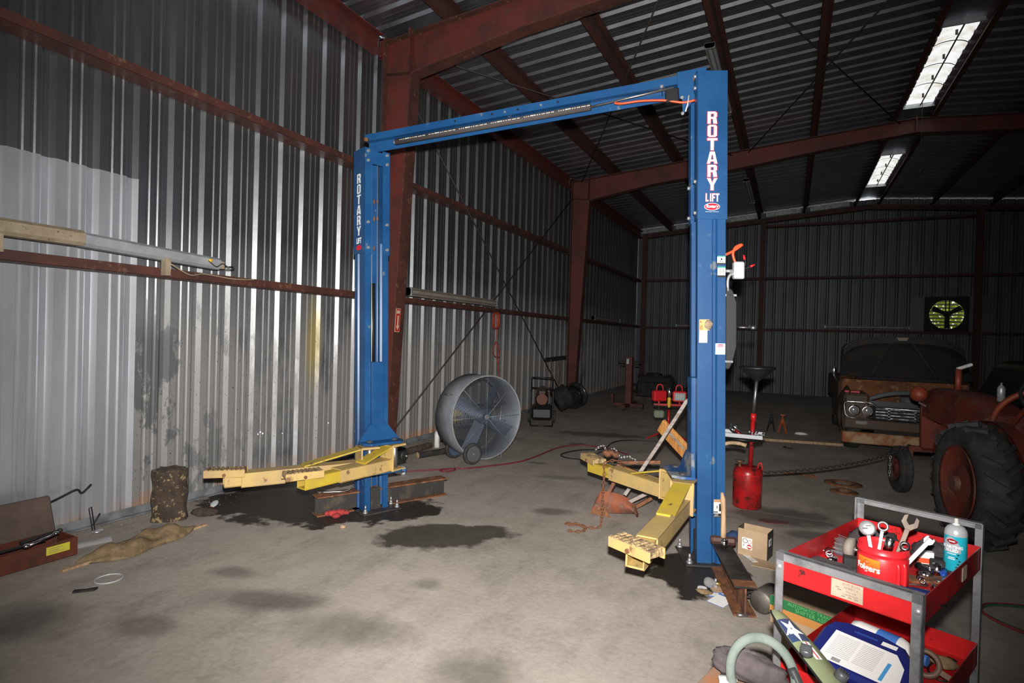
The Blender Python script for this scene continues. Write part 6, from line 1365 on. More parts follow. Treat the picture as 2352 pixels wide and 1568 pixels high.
for k in range(5): MB().bb(-0.16+k*0.07, -0.13+k*0.07, 1.775, 1.79, 0.56, 1.05).build('grille_slat', MAT['blackm'], t)
MB().cyl((-0.02, 1.35, 1.16), (-0.02, 1.35, 1.42), 0.028, n=12).build('exhaust_stack', red_o, t); MB().box((0.03, 1.35, 1.445), (0.14, 0.05, 0.03), Matrix.Rotation(-0.4, 3, 'Y')).build('stack_cap', MAT['white'], t, bev=0.008)
MB().ell((-0.27, 1.62, 1.12), (0.085, 0.09, 0.085), 16, 10).build('headlight', red_o, t); MB().bar((-0.27, 1.62, 1.03), (-0.18, 1.6, 0.98), 0.02, 0.02).build('headlight_stem', red_t, t)
MB().lathe([(0.022, 0), (0.036, 0.0), (0.036, 0.008), (0.022, 0.008)], (-0.232, 0.62, 0.90), (-1, 0, 0), 20, sx=1.5).build('badge', MAT['steel'], t)
for s in (-1, 1):
    def fen(u, v):
        a_ = math.radians(8)+math.radians(150)*u; r = 0.60
        return (s*(0.24+0.10*v), -r*math.cos(a_+math.radians(10)), 0.47+r*math.sin(a_+math.radians(10))*0.95)
    MB().grid(fen, 18, 3).build('fender', red_t, t)
    MB().add([fen(i/18, 0) for i in range(19)]+[(s*0.24, 0, 0.45)], [(i, i+1, 19) for i in range(18)]).build('fender_side', red_t, t)
MB().tube(smooth_path([(0.0, 0.42, 0.95), (0.0, 0.25, 1.10), (0.0, 0.05, 1.22), (0.0, -0.08, 1.25)], 4), 0.020, 8).build('steering_column', red_o, t)
mb = MB(); mb.tube([(0.17*math.cos(2*PI*i/24), -0.08+0.10*math.sin(2*PI*i/24), 1.25+0.137*math.sin(2*PI*i/24)) for i in range(24)], 0.013, 6, closed=True)
for k in range(3): mb.cyl((0, -0.08, 1.25), (0.17*math.cos(2*PI*k/3), -0.08+0.1*math.sin(2*PI*k/3), 1.25+0.137*math.sin(2*PI*k/3)), 0.008, n=5)
mb.build('steering_wheel', MAT['blackm'], t)
MB().tube(smooth_path([(-0.14, 0.38, 0.72), (-0.16, 0.36, 1.0), (-0.10, 0.30, 1.18), (0.05, 0.22, 1.30), (0.15, 0.15, 1.33)], 5), 0.024, 8).build('guard_bar', red_o, t)
MB().ell((0, -0.45, 0.86), (0.21, 0.18, 0.05), 18, 8).build('seat', red_t, t); MB().bar((0, -0.20, 0.6), (0, -0.45, 0.83), 0.05, 0.012).build('seat_spring', red_t, t)
MB().bb(-0.30, 0.30, -0.55, -0.15, 0.36, 0.40).build('drawbar', red_o, t); MB().bar((-0.22, -0.1, 0.7), (-0.22, -0.1, 0.95), 0.02, 0.02, (1, 0, 0)).build('lever', red_o, t)
MB().bar((-0.34, 0.35, 0.42), (-0.12, 0.35, 0.42), 0.25, 0.02).build('footrest', MAT['darksteel'], t); MB().bar((-0.25, 0.3, 0.36), (-0.25, 1.1, 0.36), 0.05, 0.03).build('side_rail', MAT['darksteel'], t)
solo(MB().lathe([(0, 0), (0.03, 0), (0.03, 0.12), (0.02, 0.14), (0.008, 0.15), (0.008, 0.17), (0, 0.17)], n=14), 'spray_can', MAT['silver'], 'silver spray can standing on top of the tractor hood', 'spray can', (1.72, 6.56, 1.162))

# dark car at the far right
t = thing('parked_car', 'dark car in deep shadow at the far right behind the tractor', 'car', (4.3, 10.3, 0))
cd = M('car_black_blue', (0.012, 0.014, 0.022), rough=0.35)
MB().prism([(-0.9, 0.30), (-0.9, 0.72), (-0.78, 0.95), (-0.62, 1.34), (-0.4, 1.42), (0.4, 1.42), (0.62, 1.34), (0.78, 0.95), (0.9, 0.72), (0.9, 0.30)], 4.2, Matrix(((1, 0, 0, 0), (0, 0, 1, 0), (0, 1, 0, 0), (0, 0, 0, 1)))).build('body', cd, t, bev=0.06)
for (x, y) in ((-0.78, 0.8), (0.78, 0.8), (-0.78, 3.4), (0.78, 3.4)): MB().lathe([(0, -0.1), (0.2, -0.1), (0.31, -0.09), (0.31, 0.09), (0.2, 0.1), (0, 0.1)], (x, y, 0.31), (1, 0, 0), 24).build('wheel', MAT['tyre'], t)
for x in (-0.74, 0.74): MB().bb(x-0.12, x+0.12, -0.02, 0.0, 0.78, 0.86).build('tail_light', M('tail_red', (0.6, 0.01, 0.01), rough=0.2), t, bev=0.005)
MB().bb(-0.6, 0.6, -0.02, 0.0, 0.98, 1.28).build('rear_window', M('dark_glass', (0.02, 0.02, 0.025), rough=0.08), t)
MB().bb(-0.9, 0.9, -0.06, 0.0, 0.36, 0.48).build('bumper', MAT['black'], t, bev=0.02)
# hose at the right edge and a pull chain from the ridge
t = thing('twin_hose', 'looped red and green welding hose on the floor at the right edge', 'hose', (1.3, 4.4, 0))
for dz, mt in ((0.0, M('hose_green', (0.03, 0.12, 0.06), rough=0.5)), (0.018, M('hose_red', (0.25, 0.03, 0.03), rough=0.5))):
    MB().tube(smooth_path([(1.75, 4.75, 0.008), (1.36, 4.66+dz, 0.008), (1.18, 4.58+dz, 0.008), (1.11, 4.46, 0.008+dz*0.3), (1.15, 4.36-dz, 0.008), (1.26, 4.25-dz, 0.008), (1.5, 4.05, 0.008), (1.9, 3.9, 0.008)], 8), 0.008, 6).build('line', mt, t, world=True)
t = thing('pull_chain', 'thin pull cord hanging from the ridge beside the nearer skylight', 'pull cord', (2.03, 12.6, 6.12)); 
MB().cyl((2.03, 12.6, 6.12), (2.03, 12.6, 3.2), 0.004, n=4).build('cord', MAT['rodm'], t, world=True); MB().ell((2.03, 12.6, 4.85), (0.03, 0.03, 0.035), 8, 6).build('knot', MAT['rodm'], t, world=True)
# ------------------------------------------------------------------ tool cart
CW, CLn = 0.465, 0.80
angm = M('cart_angle_steel', (0.40, 0.40, 0.42), (0.12, 0.12, 0.128), scale=10, lo=0.42, hi=0.68, rough=0.40, metal=0.7, rough2=0.55, coord='World', c3=(0.36, 0.33, 0.29), s3=18, lo3=0.62, hi3=0.72)
cart = thing('tool_cart', 'red two-shelf tool cart with bare steel frame in the right foreground', 'tool cart', (-0.027, 2.365, 0), math.atan2(-0.41, 0.912))
b = 0.030; th = 0.004
for (x, y, sx, sy, zt) in ((0, 0, 1, 1, 0.85), (CW, 0, -1, 1, 0.85), (0, CLn, 1, -1, 0.93), (CW, CLn, -1, -1, 0.93)):
    mb = MB().bb(min(x, x+sx*b), max(x, x+sx*b), min(y, y+sy*th), max(y, y+sy*th), 0.09, zt).bb(min(x, x+sx*th), max(x, x+sx*th), min(y, y+sy*b), max(y, y+sy*b), 0.09, zt)
    lg = mb.build('leg', angm, cart)
    MB().lathe([(0, 0.004), (0.006, 0.003), (0.010, 0.0), (0.010, -0.001)], (x+sx*b*0.45, y-0.0005 if sy > 0 else y+0.0005, 0.795), (0, -sy, 0), 12).build('bolt', MAT['zinc'], lg)
    w = MB().lathe([(0, -0.014), (0.03, -0.014), (0.048, -0.010), (0.048, 0.010), (0.03, 0.014), (0, 0.014)], (x+sx*0.02, y+sy*0.02, 0.048), (1, 0, 0), 18).build('caster', MAT['tyre'], cart)
    MB().bb(x+sx*0.02-0.02, x+sx*0.02+0.02, y+sy*0.02-0.015, y+sy*0.02+0.015, 0.06, 0.10).build('caster_fork', MAT['steel'], w)
for (y, z, sy) in ((0, 0.85, 1), (CLn, 0.93, -1)):
    MB().bb(0, CW, min(y, y+sy*th), max(y, y+sy*th), z-b, z).bb(0, CW, min(y, y+sy*b), max(y, y+sy*b), z-th, z).build('end_bar', angm, cart)
def tray(z0, z1, nm):
    x0, x1, y0, y1 = 0.0065, CW-0.0065, 0.0065, CLn-0.0065
    tr = MB().bb(x0, x1, y0, y1, z0, z0+0.003).build(nm, MAT['redp'], cart)
    for (a0, a1, b0, b1, n_) in ((x0, x1, y0, y0+0.003, 'front_wall'), (x0, x1, y1-0.003, y1, 'back_wall'), (x0, x0+0.003, y0, y1, 'side_wall'), (x1-0.003, x1, y0, y1, 'side_wall')):
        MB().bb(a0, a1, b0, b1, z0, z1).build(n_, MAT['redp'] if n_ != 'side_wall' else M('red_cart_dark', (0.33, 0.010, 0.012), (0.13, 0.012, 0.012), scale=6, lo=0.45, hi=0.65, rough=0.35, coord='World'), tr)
    return tr
tr1 = tray(0.745, 0.832, 'top_tray'); tr2 = tray(0.355, 0.44, 'bottom_tray')
lb = MB().bb(0.195, 0.295, 0.004, 0.0065, 0.755, 0.815).build('label', M('cream_label', (0.40, 0.31, 0.23), (0.32, 0.25, 0.18), scale=20, rough=0.8), cart)
RX = Matrix(((1, 0, 0, 0), (0, 0, -1, 0), (0, 1, 0, 0), (0, 0, 0, 1)))
for (tx, z, s_) in (('GOD BLESS', 0.806, 0.011), ('AMERICA', 0.795, 0.011), ('We will', 0.782, 0.010), ('remember', 0.773, 0.011)):
    put_text('print', tx, s_, M('faded_print', (0.22, 0.17, 0.14), rough=0.8), lb, Matrix.Translation((0.258, 0.0036, z)) @ RX)
for (x_, z_) in ((0.235, 0.764), (0.255, 0.764), (0.275, 0.764), (0.215, 0.79), (0.222, 0.783)): MB().bb(x_-0.006, x_+0.006, 0.0032, 0.0040, z_-0.002, z_+0.002).build('print', MATS['faded_print'], lb)
MB().bb(CW-0.0068+0.0005, CW-0.0045, 0.50, 0.56, 0.765, 0.815).build('side_label', MATS['cream_label'], cart)
CWM = WM[cart.name]; CRZ = cart.rotation_euler[2]
def on_cart(x, y, z): v = CWM @ Vector((x, y, z)); return (v.x, v.y, v.z)
ZT = 0.7485
# coffee tub
tub = thing('coffee_tub', 'red plastic coffee tub full of wrenches on the cart top', 'tub', on_cart(0.265, 0.285, ZT), CRZ+0.2)
MB().lathe([(0, 0), (0.078, 0), (0.082, 0.006), (0.082, 0.106), (0.080, 0.110), (0.080, 0.118), (0.084, 0.121), (0.084, 0.127), (0.081, 0.130), (0.081, 0.146), (0.0785, 0.146), (0.0785, 0.132), (0.079, 0.1), (0.075, 0.012), (0, 0.01)], n=36).build('body', MAT['redplastic'], tub)
MB().tube(smooth_path([(0.052, -0.062, 0.100), (0.055, -0.066, 0.085), (0.055, -0.066, 0.03), (0.052, -0.062, 0.012)], 5), 0.007, 8).tube(smooth_path([(0.068, -0.044, 0.100), (0.072, -0.047, 0.085), (0.072, -0.047, 0.03), (0.068, -0.044, 0.012)], 5), 0.007, 8).build('grip', MAT['redplastic'], tub)
def cyl_patch(r, a0, a1, z0, z1, nm, mat, par, k=10):
    return MB().grid(lambda u, v: (r*math.cos(a0+(a1-a0)*u), r*math.sin(a0+(a1-a0)*u), z0+(z1-z0)*v), k, 2).build(nm, mat, par)
lbm, n, l, b_ = nt('orange_red_label'); tc = node(n, 'ShaderNodeTexCoord'); sp = node(n, 'ShaderNodeSeparateXYZ'); l.new(tc.outputs['Generated'], sp.inputs[0]); l.new(mixc(n, l, sp.outputs['Z'], (0.55, 0.012, 0.015), (0.85, 0.22, 0.02)), b_.inputs['Base Color']); setin(b_, rough=0.4)
a0 = -PI/2-1.05; a1 = -PI/2+0.0
lab = cyl_patch(0.0828, a0, a1, 0.050, 0.104, 'label', lbm, tub)
def bend_text(txt, size, r, amid, z, mat, par, nm='print', sx=1.0):
    me = text_mesh(txt, size, 0.0004, 0.0006); 
    for v in me.vertices:
        a_ = amid+v.co.x*sx/r; zz = z+v.co.y; rr = r+v.co.z
        v.co = Vector((rr*math.cos(a_), rr*math.sin(a_), zz))
    me.materials.clear(); me.materials.append(mat); return inst(nm, me, mat, par)
bend_text('Folgers', 0.031, 0.0836, (a0+a1)/2, 0.068, MAT['letter'], lab); MB().ell((0.0825*math.cos((a0+a1)/2), 0.0825*math.sin((a0+a1)/2), 0.091), (0.012, 0.012, 0.007), 12, 8).build('sun_print', M('sun_orange', (0.85, 0.12, 0.02), rough=0.5), lab)
# wrenches standing in the tub
def wrench_mesh(L, w, kind, mat, t, jaw=0.02):
    MB().bb(-w/2, w/2, -0.003, 0.003, 0, L).build('shaft', mat, t, bev=0.0015)
    if kind == 'open':
        P = [(-w/2, L-0.005), (-jaw, L+jaw*0.6), (-jaw*0.9, L+jaw*1.6), (-jaw*0.45, L+jaw*1.9), (-jaw*0.42, L+jaw*0.95), (0.0, L+jaw*0.55), (jaw*0.42, L+jaw*0.95), (jaw*0.45, L+jaw*1.9), (jaw*0.9, L+jaw*1.6), (jaw, L+jaw*0.6), (w/2, L-0.005)]
        MB().prism(P, 0.009, Matrix(((1, 0, 0, 0), (0, 0, 1, -0.0045), (0, 1, 0, 0), (0, 0, 0, 1)))).build('jaw', mat, t, bev=0.001)
    elif kind == 'box':
        MB().lathe([(jaw*0.55, -0.006), (jaw, -0.006), (jaw, 0.006), (jaw*0.55, 0.006), (jaw*0.55, -0.006)], (0, 0, L+jaw*0.7), (0, -1, 0.0), 18).build('ring_end', mat, t)
    elif kind == 'ratchet':
        MB().lathe([(0, -0.012), (jaw*0.9, -0.012), (jaw, -0.006), (jaw, 0.008), (jaw*0.85, 0.012), (0, 0.012)], (0, 0, L+jaw*0.8), (0, -1, 0), 24).build('ratchet_head', mat, t)
        MB().bb(-jaw*0.55, jaw*0.1, -0.0155, -0.012, L+jaw*0.65, L+jaw*0.85).bb(-jaw*0.1, jaw*0.5, -0.0155, -0.012, L+jaw*1.0, L+jaw*1.15).build('selector', MAT['darksteel'], t)
    elif kind == 'socket':
        MB().lathe([(0.009, L-0.004), (0.015, L), (0.015, L+0.045), (0.011, L+0.045), (0.011, L+0.02)], n=16).build('socket_end', mat, t)
def tub_tool(lb, nm, cat, dx, dy, tiltx, tilty, rz, L, w, kind, mat, jaw=0.02):
    p = on_cart(0.265+dx, 0.285+dy, ZT+0.02)
    t = thing(nm, lb, cat, p, rot=(tiltx, tilty, rz)); wrench_mesh(L, w, kind, mat, t, jaw); return t
tub_tool('chrome ratchet with a round head standing in the coffee tub', 'ratchet', 'ratchet', -0.005, -0.045, -0.35, -0.20, -0.13, 0.160, 0.013, 'ratchet', M('satin_chrome', (0.58, 0.58, 0.60), rough=0.36, metal=0.8), 0.028)
tub_tool('big rusty open-end wrench sticking up out of the coffee tub', 'wrench', 'wrench', 0.02, -0.01, -0.30, 0.30, -0.13, 0.205, 0.017, 'open', M('brown_steel', (0.12, 0.085, 0.06), (0.06, 0.045, 0.035), scale=9, rough=0.5, metal=0.4), 0.027)
tub_tool('bright flat wrench leaning right out of the coffee tub', 'wrench', 'wrench', 0.03, -0.02, -0.25, 0.62, -0.13, 0.215, 0.016, 'plain', MATS['satin_chrome'])
tub_tool('steel combination wrench leaning right behind the bright flat one', 'wrench', 'wrench', 0.03, 0.015, -0.2, 0.55, CRZ+0.1, 0.18, 0.013, 'open', MAT['steel'], 0.016)
tub_tool('chrome extension with a socket rising from the coffee tub rim', 'socket_extension', 'socket', 0.0, -0.03, 0.1, 0.22, CRZ, 0.125, 0.012, 'socket', MAT['chrome'])
tub_tool('chrome ring spanner leaning out of the coffee tub', 'spanner', 'spanner', 0.01, -0.025, 0.05, 0.42, CRZ+0.3, 0.145, 0.011, 'box', MAT['chrome'], 0.016)
tub_tool('dull steel ring wrench standing behind the ratchet in the tub', 'ring_wrench', 'wrench', -0.03, 0.02, -0.30, 0.12, -0.13, 0.165, 0.012, 'box', MAT['steel'])
# starting fluid
t = thing('spray_can', 'turquoise starting fluid spray can standing at the cart corner', 'spray can', on_cart(0.405, 0.645, ZT), CRZ)
cyan = M('can_cyan', (0.02, 0.42, 0.55), rough=0.25); wht = M('can_white_grey', (0.58, 0.60, 0.63), rough=0.25, metal=0.3)
MB().lathe([(0, 0), (0.036, 0), (0.0375, 0.004), (0.0375, 0.148)], n=28).build('body', cyan, t)
MB().lathe([(0.0375, 0.148), (0.0375, 0.155), (0.035, 0.168), (0.028, 0.180), (0.018, 0.187), (0.012, 0.188)], n=28).build('shoulder', wht, t)
MB().grid(lambda u, v: (0.0378*math.cos(-PI/2-0.9+1.6*u), 0.0378*math.sin(-PI/2-0.9+1.6*u), 0.085+(0.06)*v*(0.35+0.65*math.sin(PI*min(1, 0.15+0.85*u)))), 14, 4).build('silver_panel', wht, t)
MB().lathe([(0.012, 0.186), (0.013, 0.192), (0.007, 0.194), (0.006, 0.212), (0, 0.213)], n=14).build('nozzle', MAT['white'], t)
MB().grid(lambda u, v: (0.0384*math.cos(-PI/2-0.55+0.95*u), 0.0384*math.sin(-PI/2-0.55+0.95*u), 0.128+(v-0.5)*0.020*math.sin(PI*(0.08+0.84*u))), 12, 3).build('red_badge', M('badge_dark_red', (0.32, 0.01, 0.02), rough=0.4), t)
for (tx, z, s_) in (('STARTING', 0.106, 0.0155), ('FLUID', 0.092, 0.0155)): bend_text(tx, s_, 0.0388, -PI/2-0.08, z, MAT['letter'], t)
for (tx, z, s_) in (): bend_text(tx, s_, 0.0388, -PI/2-0.08, z, MAT['letter'], t)
bars = ((0.128, 0.020, 0.004), (0.080, 0.030, 0.003), (0.066, 0.020, 0.003), (0.060, 0.024, 0.003))
for (z, w_, h_) in bars: MB().grid(lambda u, v: (0.0389*math.cos(-PI/2-0.10+(u-0.5)*w_/0.0389), 0.0389*math.sin(-PI/2-0.10+(u-0.5)*w_/0.0389), z+(v-0.5)*h_), 6, 1).build('print', MAT['letter'], t)
for k in range(5): MB().ell((0.0375*math.cos(-PI/2+0.35+0.12*(k % 3)), 0.0375*math.sin(-PI/2+0.35+0.12*(k % 3)), 0.030+0.012*k), (0.004, 0.002, 0.003), 8, 5).build('print', MAT['blackm'], t)
# gloves and brush at the back left
gm = lump(0.10, 0.07, 0.062, 3, amp=0.22)
solo(gm, 'work_glove', MAT['cloth'], 'crumpled dark work gloves at the back left of the cart top', 'gloves', on_cart(0.13, 0.62, ZT), CRZ+0.2)
gm = lump(0.085, 0.05, 0.05, 8, amp=0.25)
solo(gm, 'work_glove', MAT['cloth'], 'flattened dark work glove behind the coffee tub', 'gloves', on_cart(0.315, 0.725, ZT), CRZ)
t = thing('wire_brush', 'round wire cup brush with grey bristles left of the coffee tub', 'wire brush', on_cart(0.085, 0.44, ZT+0.046), CRZ)
MB().lathe([(0, -0.012), (0.036, -0.012), (0.044, 0.0), (0.044, 0.018), (0, 0.018)], (0.012, 0, 0), (1, 0, 0), 20).build('hub', M('taupe_plastic', (0.20, 0.17, 0.14), rough=0.7), t)
mb = MB(); rnd = random.Random(2)
for k in range(150):
    a_ = rnd.uniform(0, 2*PI); r = rnd.uniform(0.012, 0.040); mb.bar((0.0, r*math.cos(a_), r*math.sin(a_)), (-0.035, r*1.12*math.cos(a_), r*1.12*math.sin(a_)), 0.0008, 0.0008)
br = mb.build('bristles', MAT['steel'], t); br['kind'] = 'stuff'
MB().cyl((0.028, 0, 0), (0.05, 0, 0), 0.012, n=12).build('arbor', MAT['chrome'], t)
# loose sockets and drivers
sock_me = MB().lathe([(0.007, 0), (0.0105, 0.0), (0.0115, 0.012), (0.0115, 0.034), (0.0085, 0.034), (0.0085, 0.018)], n=16).mesh('socket_body'); sock_me.materials.append(MAT['chrome'])
S = ((0.030, 0.415, 1.5, 0.4, 1.3, 'open chrome socket facing the camera at the cart left side'), (0.095, 0.55, 0.0, 0.0, 0.8, 'small chrome socket upright behind the wire brush'), (0.33, 0.47, 1.4, 1.2, 1.0, 'chrome socket lying right of the coffee tub'), (0.345, 0.42, 1.5, 0.6, 1.0, 'second chrome socket lying right of the coffee tub, nearer the front'), (0.37, 0.55, 0.0, 0.0, 1.25, 'tall steel socket standing before the spray can'), (0.355, 0.52, 0.15, 0.0, 1.0, 'dull socket standing left of the tall steel one'), (0.40, 0.36, 1.5, 1.5, 1.1, 'chrome socket lying at the right wall of the cart'), (0.06, 0.33, 1.5, 2.4, 0.9, 'dark chrome socket lying at the front left of the tray'))
for (x, y, tx, rz, s_, lb) in S:
    t = thing('socket', lb, 'socket', on_cart(x, y, ZT+(0.0 if tx < 0.5 else 0.012*s_)), rot=(tx, 0, CRZ+rz)); o = inst('socket_body', sock_me, MAT['chrome'], t); o.scale = (s_, s_, s_)
def driver(lb, p, rz, L, mat, gl=0.07, gr=0.012, shm='chrome'):
    t = thing('screwdriver', lb, 'screwdriver', on_cart(*p), CRZ+rz)
    MB().lathe([(0, 0), (gr, 0.003), (gr*0.8, gl*0.3), (gr, gl*0.5), (gr*0.7, gl), (0, gl)], (0, 0, gr), (1, 0, 0), 10).build('grip', mat, t); MB().cyl((gl, 0, gr), (gl+L, 0, gr), 0.0035, n=8).build('blade', MAT[shm], t)
driver('blue handled screwdriver before the spray can', (0.385, 0.59, ZT), -1.4, 0.10, M('blue_handle', (0.02, 0.08, 0.42), rough=0.3))
driver('grey handled screwdriver along the right tray wall', (0.415, 0.52, ZT), -1.5, 0.12, MAT['grey'], 0.08)
driver('black and yellow driver lying behind the coffee tub rim', (0.31, 0.55, ZT), -0.9, 0.06, MAT['black'], 0.09, 0.016)
driver('long chrome driver lying along the front of the tray', (0.30, 0.16, ZT), 0.35, 0.10, MAT['chrome'], 0.09, 0.010)
driver('dark blue socket wrench lying in the front right of the tray', (0.33, 0.24, ZT), 0.5, 0.05, M('navy_part', (0.015, 0.02, 0.09), rough=0.3), 0.10, 0.014)
t = thing('spark_plug_box', 'small white and orange carton behind the coffee tub', 'carton', on_cart(0.315, 0.62, ZT), CRZ+0.5); MB().bb(-0.025, 0.025, -0.012, 0.012, 0, 0.06).build('carton', MAT['paper'], t); MB().bb(-0.0255, 0.0255, -0.0125, 0.0125, 0.015, 0.035).build('orange_band', MAT['orangep'], t)
solo(MB().prism([(-0.07, -0.035), (0.06, -0.045), (0.075, 0.04), (-0.04, 0.045)], 0.012).box((0.01, 0, 0.025), (0.06, 0.05, 0.03)), 'grease_fitting', MAT['blackm'], 'black greasy part lying at the back right of the cart top', 'machine part', on_cart(0.345, 0.63, ZT), CRZ+0.3, bev=0.004)
solo(MB().prism([(-0.09, -0.05), (0.08, -0.06), (0.10, 0.05), (-0.06, 0.07)], 0.018), 'oily_rag', MAT['cloth'], 'oily black rag along the front left of the cart top', 'rag', on_cart(0.085, 0.26, ZT), CRZ+0.1, bev=0.006)
solo(MB().box((0, 0, 0.02), (0.06, 0.04, 0.04)).cyl((0.03, 0, 0.02), (0.06, 0, 0.02), 0.012, n=10), 'black_fitting', MAT['black'], 'black fitting beside the coffee tub on its left', 'fitting', on_cart(0.135, 0.36, ZT), CRZ+0.4, bev=0.004)
solo(MB().bar((-0.08, 0, 0.012), (0.09, 0.02, 0.012), 0.022, 0.02), 'chrome_handle', MAT['chrome'], 'chrome bar handle lying at the front right of the cart top', 'handle', on_cart(0.37, 0.16, ZT), CRZ+0.25, bev=0.006)
solo(MB().bar((-0.09, 0, 0.006), (0.09, 0.0, 0.006), 0.05, 0.01), 'rusty_plate', MAT['rust'], 'flat rusty plate lying right of the coffee tub', 'plate', on_cart(0.375, 0.46, ZT), CRZ+0.9)
t = thing('blue_spanner', 'short spanner with a blue grip at the left tray wall', 'spanner', on_cart(0.045, 0.45, ZT), CRZ+0.2); MB().bar((0, 0, 0.012), (0.07, 0.01, 0.012), 0.014, 0.012).build('grip', MATS['blue_handle'], t); MB().tube(smooth_path([(0, 0, 0.012), (-0.03, -0.01, 0.02), (-0.045, -0.03, 0.012)], 4), 0.006, 6).build('hook_end', MAT['chrome'], t)
# bottom shelf
ZB = 0.3585
def jug(nm, lb, body, x, y, rz, label_w, tilt):
    t = thing(nm, lb, 'oil jug', on_cart(x, y, ZB), rot=(tilt, 0, CRZ+rz)); return t
jb = M('navy_jug', (0.012, 0.02, 0.14), rough=0.28)
t = thing('oil_jug', 'navy blue oil jug with a big white label lying on the lower shelf', 'oil jug', on_cart(0.235, 0.235, ZB+0.046), rot=(0.30, 0.0, CRZ-0.05))
MB().prism([(-0.16, -0.13), (0.15, -0.13), (0.17, -0.10), (0.17, 0.03), (0.10, 0.115), (0.02, 0.135), (-0.10, 0.135), (-0.15, 0.11), (-0.165, 0.06)], 0.10).build('body', jb, t, bev=0.014)
la = MB().prism([(-0.115, -0.105), (0.115, -0.105), (0.145, -0.075), (0.135, 0.0), (0.095, 0.055), (-0.115, 0.06)], 0.0008, Matrix.Translation((0, 0, 0.1001))).build('label', MAT['paper'], t)
ink = M('label_ink', (0.45, 0.45, 0.47), rough=0.7)
for k in range(13): MB().bb(-0.10, -0.02, -0.07+k*0.009, -0.067+k*0.009, 0.1009, 0.1011).build('print', ink, la); MB().bb(-0.01, 0.06, -0.07+k*0.009, -0.067+k*0.009, 0.1009, 0.1011).build('print', ink, la)
MB().bb(0.085, 0.097, -0.095, 0.0, 0.1009, 0.1012).build('print', M('label_blue', (0.06, 0.30, 0.60), rough=0.6), la); MB().bb(-0.07, -0.04, -0.098, -0.08, 0.1009, 0.1012).build('print', MAT['grey'], la)
MB().bb(0.035, 0.085, 0.075, 0.095, 0.1001, 0.1008).build('small_label', MAT['paper'], t); MB().bar((-0.06, 0.088, 0.1), (0.02, 0.088, 0.1), 0.006, 0.006).build('mould_rib', M('navy_rib', (0.03, 0.06, 0.28), rough=0.3), t)
t = thing('oil_bottle', 'white and blue oil bottle lying behind the navy jug', 'oil bottle', on_cart(0.225, 0.47, ZB+0.088), rot=(0, 0.0, CRZ-0.12))
MB().lathe([(0, -0.12), (0.04, -0.115), (0.045, -0.09), (0.045, 0.06), (0.03, 0.10), (0.016, 0.12), (0.016, 0.14), (0, 0.14)], (0, 0, 0), (1, 0, 0), 22).build('body', MAT['white'], t); MB().lathe([(0.0456, -0.02), (0.0456, 0.055)], (0, 0, 0), (1, 0, 0), 22).build('label', MAT['paperb'], t); MB().cyl((0.12, 0, 0), (0.15, 0, 0), 0.02, n=14).build('cap', MAT['paperb'], t)
t = thing('chain_clamp', 'brown rusty ring clamp lying on the right of the lower shelf', 'clamp', on_cart(0.355, 0.50, ZB+0.056), rot=(0.9, 0.3, CRZ)); MB().lathe([(0.035, -0.012), (0.052, -0.012), (0.055, 0), (0.052, 0.012), (0.035, 0.012), (0.035, -0.012)], n=24).build('ring', M('brown_ring', (0.16, 0.10, 0.07), rough=0.6, metal=0.3), t); MB().bar((0.05, 0, 0), (0.10, 0, 0), 0.02, 0.014).build('lug', MATS['brown_ring'], t)
t = thing('v_belt', 'thin black belt lying in the lower shelf corner', 'belt', on_cart(0.395, 0.60, ZB+0.004), CRZ); MB().tube([(0.05*math.cos(2*PI*i/24), 0.09*math.sin(2*PI*i/24), 0.004) for i in range(24)], 0.004, 5, closed=True).build('loop', MAT['black'], t)
solo(MB().ell((0, 0, 0.02), (0.05, 0.04, 0.02), 12, 7, jit=0.25), 'brown_rag', MAT['burlap'], 'crumpled brown scrap on the right of the lower shelf', 'rag', on_cart(0.38, 0.64, ZB+0.003))
# carton under the cart
t = thing('parts_carton', 'long cardboard carton with green printed stripe under the cart', 'carton', (0.27, 3.62, 0), CRZ)
MB().bb(-0.32, 0.34, -0.10, 0.14, 0, 0.16).build('box', MAT['cardboard'], t, bev=0.004); MB().bb(-0.321, 0.341, -0.102, -0.10, 0.105, 0.161).build('green_stripe', M('carton_green', (0.02, 0.16, 0.05), rough=0.6), t)
MB().bb(-0.321, 0.341, -0.1015, -0.10, 0.06, 0.105).build('orange_stripe', M('carton_orange', (0.55, 0.24, 0.06), rough=0.7), t)
g2 = M('carton_green_print', (0.12, 0.42, 0.14), rough=0.6)
put_text('print', 'AUTOMATIC TRANSMISSION', 0.026, g2, t, Matrix.Translation((-0.05, -0.1025, 0.146)) @ RX); put_text('print', 'SHIFTER ASSEMBLY', 0.030, g2, t, Matrix.Translation((-0.05, -0.1025, 0.122)) @ RX)
for k in range(3): MB().bar((-0.30+0.014*k, -0.1025, 0.11), (-0.28+0.014*k, -0.1025, 0.155), 0.001, 0.004, (0, -1, 0)).build('print', M('carton_yellow', (0.5, 0.42, 0.1), rough=0.6), t)

